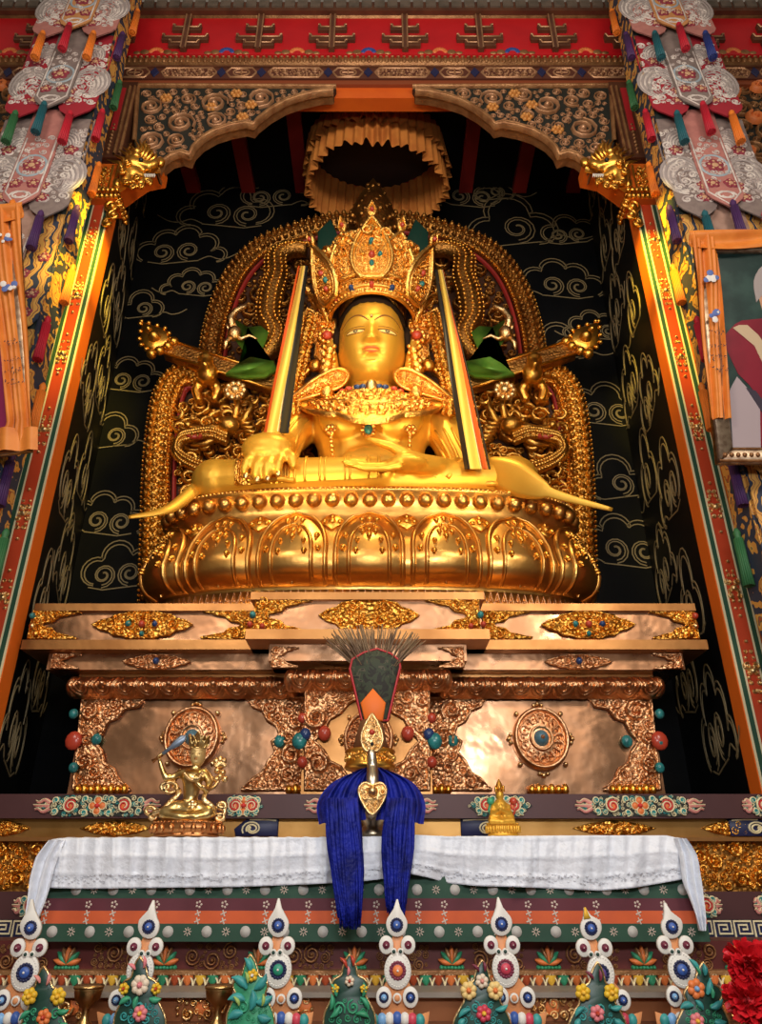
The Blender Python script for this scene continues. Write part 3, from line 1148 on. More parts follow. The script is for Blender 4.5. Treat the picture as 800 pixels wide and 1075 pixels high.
five = [(0, 0, 3.6, coral), (-14, 0, 3.2, turquoise), (14, 0, 3.2, lapis), (0, 10, 2.6, turquoise), (0, -9, 2.4, gold)]
for px in (150, 617):
    lozenge(px - 50, px + 51, 642.5, 670.5, 5.035, gold_rel, px)
    jewels(px, 656.5, 5.03, five)
half_lozenge(86, 30, 642, 671, 5.035, gold_rel, 5)
half_lozenge(214, 264, 642, 671, 5.035, gold_rel, 6)
half_lozenge(556, 508, 642, 671, 5.035, gold_rel, 7)
half_lozenge(680, 733, 642, 671, 5.035, gold_rel, 8)
lozenge(336, 440, 629, 665, CYF + 0.035, gold_rel, 77)
half_lozenge(328, 266, 630, 665, CYF + 0.035, gold_rel, 9)
half_lozenge(446, 504, 630, 665, CYF + 0.035, gold_rel, 10)
for px, d in ((266, 1), (504, -1)):
    jewels(px, 647, CYF + 0.03, [(0, 0, 3.6, turquoise), (-3 * d, 10, 3.2, coral), (10 * d, 12, 3.0, coral)])
jewels(36, 656, 5.03, [(0, 3, 3.4, gold_pale), (0, -8, 3.2, turquoise), (4, 11, 3.4, gold)])
jewels(728, 656, 5.03, [(0, 3, 3.4, gold_pale), (0, -8, 3.2, coral), (-4, 11, 3.4, gold)])
for px, w_ in ((165, 34), (607, 36)):
    lozenge(px - w_, px + w_, 688, 702, 5.095, copper_rel, px + 3, rmin=0.012, rmax=0.03, n=60)
    jewels(px, 695, 5.09, [(0, 0, 3.4, lapis)])
half_lozenge(86, 54, 687, 702, 5.095, copper_rel, 15)
half_lozenge(684, 716, 687, 702, 5.095, copper_rel, 16)
half_lozenge(314, 285, 680, 701, 4.865, copper_rel, 17)
half_lozenge(460, 487, 680, 701, 4.865, copper_rel, 18)


def corner(pts_px, Y, seed, m=copper_rel, n=130, rmax=0.075):
    pts = poly(pts_px, Y)
    pts = pts if area(pts) > 0 else pts[::-1]
    fr = front(Y)
    b = MB()
    b.prism(pts, fr, -0.01, 0.022, 0.01)
    b.ridge(pts, 0.013, fr, 0.016, 0.022, closed=True)
    b.scrolls(inset(pts, 0.012), fr, 0.02, rmax, n, seed, 0.02, 0.22, 0.7)
    return b.build('scroll_relief', m, th)


YB_ = 5.245
outer_l = [(88, 733), (154, 733), (146, 742), (132, 744), (124, 754), (114, 758), (108, 770), (100, 779), (107, 789), (110, 802), (120, 808), (124, 818), (138, 829), (78, 829)]
inner_l = [(320, 733), (258, 733), (266, 742), (276, 746), (282, 757), (291, 762), (294, 772), (286, 779), (290, 790), (282, 800), (276, 812), (266, 818), (254, 829), (320, 829)]
corner(outer_l, YB_, 1)
corner(inner_l, YB_, 2)
corner([(770 - x, y) for x, y in inner_l], YB_, 3)
corner([(770 - x, y) for x, y in outer_l], YB_, 4)
jewels(103, 777, YB_, [(0, 0, 5.5, turquoise)])
jewels(84, 779, YB_, [(-4, 0, 9, coral), (-4, -28, 5, turquoise), (-4, 28, 5, turquoise)], 0.05)
jewels(686, 779, YB_, [(4, 0, 9, coral), (4, -28, 5, turquoise), (4, 28, 5, turquoise), (4, 2, 5, turquoise)], 0.05)
jewels(657, 779, YB_, [(0, 0, 6, turquoise)])
jewels(294, 779, YB_, [(0, 0, 6, turquoise)])
jewels(475, 778, YB_, [(0, 0, 6, turquoise)])
jewels(319, 779, 5.02, [(-4, 0, 8, turquoise), (2, -7, 6, lapis), (-1, -24, 5, coral), (-1, 22, 5.5, coral)], 0.04)
jewels(452, 779, 5.02, [(4, 0, 8, turquoise), (-2, -7, 6, lapis), (1, -24, 5, coral), (1, 22, 5.5, coral)], 0.04)
# centre block reliefs: four scroll corners leaving a pointed medallion field
blk = [(321, 722), (386, 722), (386, 728), (366, 738), (358, 748), (346, 755), (340, 768), (330, 778), (340, 789), (346, 800), (358, 806), (366, 818), (386, 826), (386, 829), (321, 829)]
corner(blk, 5.015, 21, n=160)
corner([(771 - x, y) for x, y in blk], 5.015, 22, n=160)
jewels(341, 771, 5.01, [(0, 0, 7, coral)], 0.04)
jewels(428, 771, 5.01, [(0, 0, 7, coral)], 0.04)


def wheel(px, py, Y, r, knobs=True):
    q = P(px, py, Y)
    R = r * mpp(py, Y)
    fr = front(Y)
    b = MB()
    ring = [(q.x + R * math.cos(2 * PI * i / 40), q.z + R * 1.10 * math.sin(2 * PI * i / 40)) for i in range(40)]
    b.prism(ring, fr, -0.01, 0.05, 0.012)
    b.ridge([(q.x + R * 0.92 * math.cos(2 * PI * i / 40), q.z + R * 1.01 * math.sin(2 * PI * i / 40)) for i in range(40)], R * 0.09, fr, 0.045, 0.04, closed=True)
    b.ridge([(q.x + R * 0.38 * math.cos(2 * PI * i / 24), q.z + R * 0.41 * math.sin(2 * PI * i / 24)) for i in range(24)], R * 0.06, fr, 0.045, 0.03, closed=True)
    for i in range(16):
        a = 2 * PI * i / 16
        c = (q.x + R * 0.64 * math.cos(a), q.z + R * 0.70 * math.sin(a))
        b.ridge([(c[0] + R * 0.16 * math.cos(a + s), c[1] + R * 0.17 * math.sin(a + s)) for s in [g * 0.55 - 2.6 for g in range(11)]], R * 0.035, fr, 0.045, 0.03)
        b.dome(c[0], c[1], R * 0.06, fr, 0.045, 0.03, 6)
    wh = b.build('wheel', copper_fine, th)
    MB().dome(q.x, q.z, R * 0.27, fr, 0.05, 0.05, 14, R * 0.29).build('wheel_hub', mat('hub_blue%d' % px, (0.10, 0.22, 0.28), 0.2, 0.35), wh)
    MB().dome(q.x, q.z, R * 0.08, fr, 0.09, 0.03, 10).build('hub_boss', copper_fine, wh)
    for i in range(8):
        a = 2 * PI * i / 8 + PI / 2
        c = (q.x + R * 1.14 * math.cos(a), q.z + R * 1.25 * math.sin(a))
        k = MB()
        k.ell((c[0], Y - 0.02, c[1]), R * 0.09, 8, 6)
        if i % 2 == 0:
            t = (-math.sin(a), math.cos(a))
            for s in (-1, 1):
                k.ell((c[0] + t[0] * s * R * 0.14 - math.cos(a) * R * 0.06, Y - 0.02, c[1] + t[1] * s * R * 0.14 - math.sin(a) * R * 0.06), R * 0.075, 8, 6)
        k.build('wheel_knob', gold_pale, wh)


wheel(203, 775, 5.245, 29)
wheel(567, 776, 5.245, 29)
wheel(387, 777, 5.01, 26)
# gilt foot ornaments along the base
for x0, x1 in ((78, 135), (300, 350), (425, 480), (555, 600), (640, 690)):
    b = MB()
    n = int((x1 - x0) / 7)
    for i in range(n):
        q = P(x0 + (i + 0.5) * 7, 829, 5.2)
        b.ell((q.x, 5.2, q.z), (0.026, 0.03, 0.032 + 0.008 * (i % 2)), 8, 5)
    b.build('foot_beading', gold, th)

# ================================================================== LOTUS PEDESTAL
LCX, LCY, LRX, LRY, LN = -0.09, 5.78, 1.83, 0.66, 2.6
zL0, zL1 = ZT, P(390, 508.5, 5.17).z
_tab = []
_n = 720
_pp = None
_s = 0.0
for i in range(_n + 1):
    a = -PI / 2 + PI * 2 * (i / _n - 0.5)
    c, s = math.cos(a), math.sin(a)
    x = math.copysign(abs(c) ** (2 / LN), c) * LRX
    y = math.copysign(abs(s) ** (2 / LN), s) * LRY
    if _pp:
        _s += math.hypot(x - _pp[0], y - _pp[1])
    _tab.append((_s, x, y))
    _pp = (x, y)
_mid = _tab[_n // 2][0]
_tab = [(t[0] - _mid, t[1], t[2]) for t in _tab]
LPER = _tab[-1][0]


def lplan(s):
    s = (s + LPER) % (2 * LPER) - LPER
    lo, hi = 0, _n
    while hi - lo > 1:
        m_ = (lo + hi) // 2
        if _tab[m_][0] <= s:
            lo = m_
        else:
            hi = m_
    a, b = _tab[lo], _tab[hi]
    t = (s - a[0]) / ((b[0] - a[0]) or 1)
    x, y = a[1] + (b[1] - a[1]) * t, a[2] + (b[2] - a[2]) * t
    tx, ty = b[1] - a[1], b[2] - a[2]
    l = math.hypot(tx, ty) or 1
    return x, y, ty / l, -tx / l


LPROF = [(0.0, -0.15), (0.19, -0.13), (0.20, -0.19), (0.235, -0.08), (0.30, -0.01), (0.39, 0.015), (0.52, -0.02), (0.64, -0.075), (0.74, -0.115), (0.80, -0.13), (0.83, -0.125), (0.96, -0.10), (0.97, -0.075), (1.0, -0.08)]


def lprof(t):
    for i in range(len(LPROF) - 1):
        a, b = LPROF[i], LPROF[i + 1]
        if t <= b[0]:
            return a[1] + (b[1] - a[1]) * (t - a[0]) / (b[0] - a[0])
    return LPROF[-1][1]


def lsurf(s, t, h=0.0):
    x, y, nx, ny = lplan(s)
    o = lprof(t) + h
    return (LCX + x + nx * o, LCY + y + ny * o, zL0 + (zL1 - zL0) * t)


lo = thing('lotus_pedestal', 'round gilt lotus pedestal with double-rimmed petals and a row of bosses', 'pedestal', (LCX, LCY, zL0))
b = MB()
ts = [p[0] for p in LPROF]
nU = 110
base = len(b.v)
for t in ts:
    for i in range(nU):
        b.v.append(lsurf(-LPER + 2 * LPER * i / nU, t))
for j in range(len(ts) - 1):
    for i in range(nU):
        i2 = (i + 1) % nU
        b.f.append((j * nU + i, j * nU + i2, (j + 1) * nU + i2, (j + 1) * nU + i))
b.f.append(tuple((len(ts) - 1) * nU + i for i in range(nU)))
b.build('body', gold_lotus, lo, True)
# diamond band at the foot
b = MB()
for i in range(90):
    s = -LPER / 2 - 0.4 + (LPER + 0.8) * i / 89
    dl = (LPER + 0.8) / 89
    b.ridge([(s - dl / 2, 0.09), (s, 0.185), (s + dl / 2, 0.09)], 0.006, lsurf, 0.0, 0.012)
    b.dome(s, 0.125, 0.012, lsurf, 0.0, 0.01, 6, 0.012)
b.build('foot_band', copper_fine, lo)
W = 0.585
for k in range(-5, 6):
    s0 = k * W
    b = MB()

    def pet(u, v, s0=s0):
        t = 0.215 + 0.575 * v
        wv = 1.0 if v < 0.42 else math.sqrt(max(0.0, 1 - ((v - 0.42) / 0.58) ** 2.3))
        uu = (u - 0.5) * 2
        h = 0.008 + 0.05 * (1 - uu * uu) * (0.35 + 0.65 * wv) * (1 if v > 0.02 else 0.3)
        return lsurf(s0 + uu * W * 0.435 * wv, t, h)
    b.grid(pet, 14, 16)

    def pf(a, v, h, s0=s0):
        return lsurf(s0 + a, 0.215 + 0.575 * v, 0.008 + 0.05 * max(0, 1 - (a / (W * 0.44)) ** 2) * (0.4 + 0.6 * min(1, 2.0 * (1 - v))) + h)

    def outl(sc, top):
        L, R = [], []
        for j in range(15):
            v = top * j / 14
            q = v / top
            wv = 1.0 if q < 0.42 else math.sqrt(max(0.0, 1 - ((q - 0.42) / 0.58) ** 2.3))
            L.append((-W * 0.435 * sc * wv, v))
            R.append((W * 0.435 * sc * wv, v))
        return L + R[-2::-1]
    b.ridge(outl(1.0, 1.0), 0.020, pf, -0.005, 0.032)
    b.ridge(outl(0.60, 0.80), 0.017, pf, -0.005, 0.030)
    if k:
        b.ridge([(0, 0.0), (0, 0.5)], 0.008, pf, -0.004, 0.018)
    pt = b.build('petal', gold_lotus, lo)
    c = MB()
    for a, v, r in ((-0.20, 0.42, .03), (0.20, 0.42, .03), (-0.185, 0.62, .028), (0.185, 0.62, .028), (-0.10, 0.36, .028), (0.10, 0.36, .028), (-0.09, 0.52, .024), (0.09, 0.52, .024), (0, 0.70, .034), (0, 0.60, .03), (-0.05, 0.67, .028), (0.05, 0.67, .028), (0, 0.90, .036), (-0.06, 0.875, .03), (0.06, 0.875, .03), (-0.035, 0.78, .024), (0.035, 0.78, .024)):
        c.dome(a, v, r * 0.85, pf, 0.0, 0.03, 8, r * 0.85 / 0.6)
        c.dome(a, v - 0.04, r * 0.5, pf, 0.0, 0.03, 6, r * 0.5 / 0.6)
    c.build('flower_boss', gold, pt)
    d = MB()
    sm = s0 + W / 2

    def pm(a, v, h):
        return lsurf(sm + a, v, h)
    d.prism([(-0.11, 0.70), (-0.04, 0.66), (0, 0.63), (0.04, 0.66), (0.11, 0.70), (0.06, 0.755), (0, 0.785), (-0.06, 0.755)], pm, 0, 0.02, 0.006)
    for a, v, r in ((0, 0.715, .034), (-0.06, 0.705, .026), (0.06, 0.705, .026), (0, 0.75, .024)):
        d.dome(a, v, r, pm, 0.01, 0.035, 8, r / 1.0)
    d.build('bud', gold, lo)
for i in range(-24, 25):
    s = i * 0.150
    q = Vector(lsurf(s, 0.895, 0.015))
    MB().ell(q, (0.062, 0.058, 0.062), 12, 8).build('bead', gold_lotus, lo)
b = MB()
for i in range(130):
    s = -LPER / 2 - 0.3 + (LPER + 0.6) * i / 129
    b.dome(s, 0.985, 0.018, lsurf, 0.0, 0.012, 6, 0.012)
b.build('rim_beading', gold_fine, lo)

# ================================================================== MANDORLA BEHIND THE STATUE
YM = 6.28
md = thing('mandorla', 'ornate gilt arched backrest with studded rim and carved dragons behind the statue', 'backrest', (-0.1, YM, ZT))
up_out = [(205, 398), (210, 375), (215, 345), (226, 310), (243, 280), (268, 257), (300, 243), (345, 230), (390, 227)]
up_out = smooth_poly(up_out, 4)
MC = 391.5
up_full = up_out + [(2 * MC - x, y) for x, y in up_out[-2::-1]]
low_out = smooth_poly([(147, 633), (149, 560), (151, 500), (155, 455), (161, 420), (172, 398), (190, 386), (212, 384)], 4)
fr = front(YM)


def rim(name, pts_px, wpx, par):
    pts = poly(pts_px, YM)
    wd = wpx * 0.0098
    ins = []
    n = len(pts)
    for i in range(n):
        a, c = pts[max(i - 1, 0)], pts[min(i + 1, n - 1)]
        dx, dz = c[0] - a[0], c[1] - a[1]
        l = math.hypot(dx, dz)
        ins.append((dz / l, -dx / l))
    b = MB()

    def g(u, v):
        i = min(n - 1, int(round(u * (n - 1))))
        p, q = pts[i], ins[i]
        return (p[0] + q[0] * wd * v, YM - 0.02 - 0.10 * math.sin(PI * v) ** 0.6 if 0 < v < 1 else YM, p[1] + q[1] * wd * v)
    b.grid(g, n - 1, 8)
    L = [0]
    for i in range(1, n):
        L.append(L[-1] + math.hypot(pts[i][0] - pts[i - 1][0], pts[i][1] - pts[i - 1][1]))

    def at(s, v):
        for i in range(1, n):
            if s <= L[i]:
                t = (s - L[i - 1]) / (L[i] - L[i - 1])
                p = [pts[i - 1][k] + (pts[i][k] - pts[i - 1][k]) * t for k in (0, 1)]
                q = ins[i]
                return p[0] + q[0] * wd * v, p[1] + q[1] * wd * v
        return pts[-1]
    body = b.build(name, gold_dark if 'arch' in name else gold_rel, par)  # arch rim: dimmer light up here is put into the darker gold
    b = MB()
    st = 0.088
    m = int(L[-1] / st)
    for i in range(m):
        for v, o in ((0.22, 0), (0.5, 0.5), (0.74, 0)):
            x, z = at((i + o) * st, v)
            b.dome(x, z, 0.036, fr, 0.10, 0.05, 6)
            b.dome(x, z, 0.014, fr, 0.14, 0.025, 5)
    b.build('stud', gold_mandorla if 'arch' not in name else gold_dark, body)
    b = MB()
    m = int(L[-1] / 0.05)
    for i in range(m):
        for v in (0.0, 0.95):
            x, z = at(i * 0.05, v)
            b.dome(x, z, 0.018, fr, 0.05, 0.03, 6)
    b.build('bead_row', gold, body)
    c = MB()
    e = [(at(L[-1] * i / 60, 1.12)) for i in range(60)]
    c.ridge(e, 0.022, fr, 0.0, 0.04)
    c.build('red_lip', red_wood, body)


rim('arch_rim', up_full, 24, md)
rim('lower_rim', low_out, 27, md)
rim('lower_rim', [(2 * 386.5 - x, y) for x, y in low_out[::-1]], 27, md)
outl_px = [(150, 633)] + low_out[1:-3] + up_full + [(2 * 386.5 - x, y) for x, y in low_out[-4:0:-1]] + [(623, 633)]
pp = poly(outl_px, YM)
MB().prism(pp, fr, -0.10, -0.04).build('back_panel', mat('dark_gilt_ground', (0.06, 0.022, 0.010), 0.3, 0.55), md, False)
for sg in (1, -1):
    fx = (lambda x: x) if sg > 0 else (lambda x: 2 * 388.5 - x)
    lo_p = poly([(fx(x), y) for x, y in [(180, 625), (181, 470), (188, 425), (205, 408), (240, 400), (290, 408), (330, 420), (330, 520), (330, 625)]], YM)
    lo_p = lo_p if area(lo_p) > 0 else lo_p[::-1]
    b = MB().scrolls(lo_p, fr, 0.035, 0.14, 150, 5, -0.03, 0.20, 0.7)
    b.scrolls(lo_p, fr, 0.035, 0.10, 110, 15, 0.03, 0.22, 0.7)
    b.build('scrollwork', gold_mandorla, md)
    up_p = poly([(fx(x), y) for x, y in [(232, 395), (234, 350), (247, 310), (266, 283), (290, 266), (320, 258), (330, 300), (330, 395)]], YM)
    up_p = up_p if area(up_p) > 0 else up_p[::-1]
    MB().scrolls(up_p, fr, 0.035, 0.12, 120, 6, -0.03, 0.18, 0.6).build('upper_scrollwork', gold_dark, md)  # darker gold than below, imitating less light on the upper part

    def Q(x, y, Y=YM - 0.16):
        return P(fx(x), y, Y)
    # serpent body with scales, green wing and pale head
    path = smooth_poly([tuple(Q(x, y)) for x, y in [(322, 262), (304, 262), (290, 272), (290, 292), (284, 312), (282, 335), (290, 352), (283, 368), (268, 378)]], 5)
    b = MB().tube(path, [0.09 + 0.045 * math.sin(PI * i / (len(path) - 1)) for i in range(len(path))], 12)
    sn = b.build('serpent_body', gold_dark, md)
    b = MB()
    for i, p in enumerate(path):
        r = 0.09 + 0.045 * math.sin(PI * i / (len(path) - 1))
        for a in range(5):
            g = -1.2 + 0.6 * a
            b.ell(Vector(p) + Vector((math.sin(g) * r, -math.cos(g) * r, 0.01)), 0.019, 6, 4)
    b.build('scale_row', gold, sn)
    wing = [(fx(x), y) for x, y in [(240, 388), (252, 378), (263, 372), (272, 366), (278, 352), (272, 347), (260, 348), (250, 342), (247, 352), (254, 362), (262, 372), (284, 376), (287, 384), (276, 390), (256, 391)]]
    wing = [(fx(262) + (x - fx(262)) * 1.15, 370 + (y - 368) * 1.15) for x, y in wing]
    wp = poly(wing, YM - 0.33)
    MB().prism(wp if area(wp) > 0 else wp[::-1], front(YM - 0.33), -0.04, 0.03, 0.02).build('green_wing', wing_green, md)
    b = MB()
    b.ell(Q(246, 350, YM - 0.40), (0.075, 0.07, 0.09), 10, 7)
    b.tube([Q(244, 346, YM - 0.40), Q(242, 334, YM - 0.40), Q(248, 326, YM - 0.40), Q(257, 322, YM - 0.40), Q(260, 318, YM - 0.40)], [0.035, 0.04, 0.035, 0.025, 0.008], 7)
    b.tube([Q(248, 354, YM - 0.40), Q(254, 356, YM - 0.40), Q(262, 352, YM - 0.40), Q(270, 356, YM - 0.40)], [0.03, 0.025, 0.02, 0.01], 6)
    b.tube([Q(242, 354, YM - 0.40), Q(237, 360, YM - 0.40), Q(236, 366, YM - 0.40)], [0.035, 0.03, 0.015], 6)
    for k in range(4):
        b.tube([Q(240 + k * 3, 346, YM - 0.40), Q(237 + k * 3, 338 - k, YM - 0.40)], [0.016, 0.004], 5)
    b.build('serpent_head', gold_pale, md)
    # dragon with open jaws
    b = MB()
    b.tube(smooth_poly([tuple(Q(x, y, YM - 0.18)) for x, y in [(262, 492), (240, 497), (215, 492), (196, 484), (186, 474), (190, 462), (204, 458), (222, 456), (238, 462)]], 3), 0.062, 8)
    for i, p in enumerate(smooth_poly([tuple(Q(x, y, YM - 0.18)) for x, y in [(262, 492), (240, 497), (215, 492), (196, 484), (186, 474), (190, 462), (204, 458), (222, 456), (238, 462)]], 7)):
        for q in (-0.8, 0, 0.8):
            b.ell(Vector(p) + Vector((0, -0.062 * math.cos(q), 0.062 * math.sin(q))), 0.022, 6, 4)
    b.ell(Q(240, 447, YM - 0.2), (0.11, 0.10, 0.09), 10, 7)
    b.tube([Q(232, 450), Q(214, 452), Q(200, 450), Q(194, 444)], [0.08, 0.055, 0.045, 0.015], 8)
    b.ell(Q(197, 446, YM - 0.2), 0.04, 8, 6)
    b.ell(Q(228, 441, YM - 0.27), 0.032, 8, 6)
    b.tube([Q(232, 456), Q(216, 466), Q(200, 468)], [0.055, 0.035, 0.015], 8)
    for k in range(5):
        b.tube([Q(202 + 6 * k, 455, YM - 0.26), Q(201 + 6 * k, 459, YM - 0.26)], [0.014, 0.003], 5)
    b.tube([Q(246, 440), Q(250, 424), Q(244, 412), Q(238, 406)], [0.04, 0.035, 0.02, 0.005], 6)
    b.tube([Q(254, 444), Q(264, 428), Q(262, 416)], [0.04, 0.03, 0.006], 6)
    for k in range(8):
        b.tube([Q(248 + k * 2.5, 440 + k * 4), Q(258 + k * 3, 440 + k * 4.5), Q(266 + k * 2, 436 + k * 5)], [0.03, 0.024, 0.005], 5)
    for k in range(9):
        b.tube([Q(190 + 8 * k, 490, YM - 0.2), Q(188 + 8 * k, 481, YM - 0.22)], [0.022, 0.004], 5)
    b.build('dragon', gold_mandorla, md)
    b = MB()
    b.tube([Q(212, 458, YM - 0.22), Q(202, 459, YM - 0.24), Q(196, 457, YM - 0.24)], [0.03, 0.024, 0.01], 6)
    b.build('dragon_tongue', coral, md)
    # sloping crossbar with a flaming finial
    b = MB()
    a0, a1 = Q(176, 367, YM - 0.24), Q(300, 408, YM - 0.2)
    d = (a1 - a0).normalized()
    up = Vector((-d.z, 0, d.x)) if d.x > 0 else Vector((d.z, 0, -d.x))
    h = 0.085
    n0 = len(b.v)
    for p in (a0, a1):
        for s, t in ((1, -0.05), (1, 0.08), (-1, 0.08), (-1, -0.05)):
            b.v.append(tuple(p + up * h * s + Vector((0, t, 0))))
    b.f += [(0, 1, 5, 4), (1, 2, 6, 5), (2, 3, 7, 6), (3, 0, 4, 7), (0, 3, 2, 1), (4, 5, 6, 7)]
    bar = b.build('crossbar', gold_dark, md, False)
    b = MB()
    for s in (1, -1):
        b.tube([a0 + up * h * s + Vector((0, -0.05, 0)), a1 + up * h * s + Vector((0, -0.05, 0))], 0.018, 6)
    b.build('crossbar_edge', gold, bar)
    b = MB()
    c = Q(163, 356, YM - 0.26)
    ax = (-d * 0.85 + Vector((0, 0, 0.75))).normalized()
    sd_ = Vector((ax.z, 0, -ax.x))
    fl = frame(c, sd_, ax, (0, -1, 0))
    leaf = smooth_poly([(0, 0.26), (0.07, 0.16), (0.14, 0.05), (0.13, -0.06), (0.07, -0.13), (-0.07, -0.13), (-0.13, -0.06), (-0.14, 0.05), (-0.07, 0.16)], 3, True)
    b.prism(leaf if area(leaf) > 0 else leaf[::-1], fl, -0.03, 0.03, 0.02)
    b.dome(0, 0.0, 0.07, fl, 0.02, 0.09, 10)
    b.dome(0, 0.12, 0.04, fl, 0.02, 0.06, 8)
    for i, p in enumerate(leaf):
        if i % 2 == 0:
            b.ell(fl(p[0] * 1.08, p[1] * 1.08, 0.01), 0.026, 8, 5)
    for s in (-1, 1):
        b.ell(fl(s * 0.13, -0.17, 0.03), 0.055, 8, 6)
        b.ell(fl(s * 0.05, -0.20, 0.05), 0.05, 8, 6)
    b.build('finial', gold, bar)
    # small lion figure carrying the bar
    b = MB()
    b.ell(Q(218, 392, YM - 0.28), (0.11, 0.10, 0.12), 10, 7)
    b.ell(Q(216, 378, YM - 0.32), (0.085, 0.085, 0.085), 10, 7)
    b.tube([Q(216, 380, YM - 0.36), Q(215, 384, YM - 0.42)], [0.05, 0.035], 8)
    b.tube([Q(210, 388), Q(200, 384), Q(194, 374)], [0.05, 0.045, 0.04], 7)
    b.tube([Q(224, 388), Q(231, 382), Q(230, 372)], [0.05, 0.045, 0.04], 7)
    b.tube([Q(213, 400), Q(206, 410), Q(209, 422)], [0.07, 0.06, 0.045], 7)
    b.tube([Q(222, 400), Q(229, 410), Q(224, 422)], [0.07, 0.06, 0.045], 7)
    fuse(b, 'bearer_figure', gold, md, 0.02, 3)
    # eight-petal flower boss
    b = MB()
    c = P(fx(247), 410, YM - 0.26)
    fq = frame(c, (1, 0, 0), (0, 0, 1), (0, -1, 0))
    for i in range(10):
        a = 2 * PI * i / 10
        b.dome(0.085 * math.cos(a), 0.085 * math.sin(a), 0.036, fq, 0, 0.035, 8)
    b.dome(0, 0, 0.06, fq, 0.0, 0.06, 10)
    b.tube([fq(0, 0, -0.3), fq(0, 0, 0.02)], 0.03, 6)
    b.build('flower_boss', gold_pale, md)
    # foliage tufts in the lower panel
    b = MB()
    rnd = random.Random(8)
    for k in range(38):
        x, y = rnd.uniform(186, 320), rnd.uniform(418, 540)
        p = Q(x, y, YM - 0.10)
        r = rnd.uniform(0.05, 0.10)
        a = rnd.uniform(0, 6.28)
        pts = [p + Vector((math.cos(a + t * 4.2) * r * (1 - t * 0.6), -0.06 * t, math.sin(a + t * 4.2) * r * (1 - t * 0.6))) for t in [i / 9 for i in range(10)]]
        b.tube(pts, [0.026 * math.sin(PI * (0.15 + 0.8 * i / 9)) for i in range(10)], 6)
    b.build('foliage', gold_mandorla, md)

# ================================================================== SILK CANOPY
CC = (P(394, 170, 5.93).x, 5.93)
cz0, cz1 = E + 7.16, E + 7.90
cn = thing('canopy', 'round pleated orange silk canopy hanging open above the statue', 'canopy', (CC[0], CC[1], cz0))
NP = 44


def valance(u, v, r0=0.80, ph=0.0, dz=0.0):
    a = 2 * PI * u
    pl_ = math.sin(a * NP + ph)
    r = r0 + 0.040 * pl_ * (0.35 + 0.65 * (1 - v)) * (1 + 0.4 * math.sin(7 * a)) - 0.03 * v + 0.03 * math.sin(3 * a + 1) * (1 - v)
    z = cz0 + dz + (cz1 - cz0 - dz) * v + (0.03 * math.sin(a * NP * 0.5 + 1) + 0.03 * math.sin(a * 5)) * (1 - v)
    return (CC[0] + r * math.cos(a), CC[1] + 0.76 * r * math.sin(a), z)


b = MB()
b.grid(valance, 496, 6, True)
b.build('valance', canopy_silk, cn)
b = MB()
b.grid(lambda u, v: valance(u, v, 0.84, 1.5, 0.34), 496, 4, True)
b.build('upper_frill', canopy_silk, cn)
b = MB().lathe([(0.0, 0.0), (0.76, 0.0), (0.82, 0.03), (0.80, 0.06), (0.3, 0.068), (0.0, 0.068)], (CC[0], CC[1], cz1 - 0.005), 40, 1.0, 0.76)
b.build('canopy_top', mat('canopy_dark', (0.02, 0.012, 0.01), 0, 0.7), cn)

# ================================================================== THE GREAT STATUE
XB = P(390, 345, 5.42).x
ZLAP = zL1
bu = thing('seated_statue', 'huge gilt seated statue with tall jewelled crown, hand over knee, on the lotus', 'statue', (XB, 5.75, ZLAP))


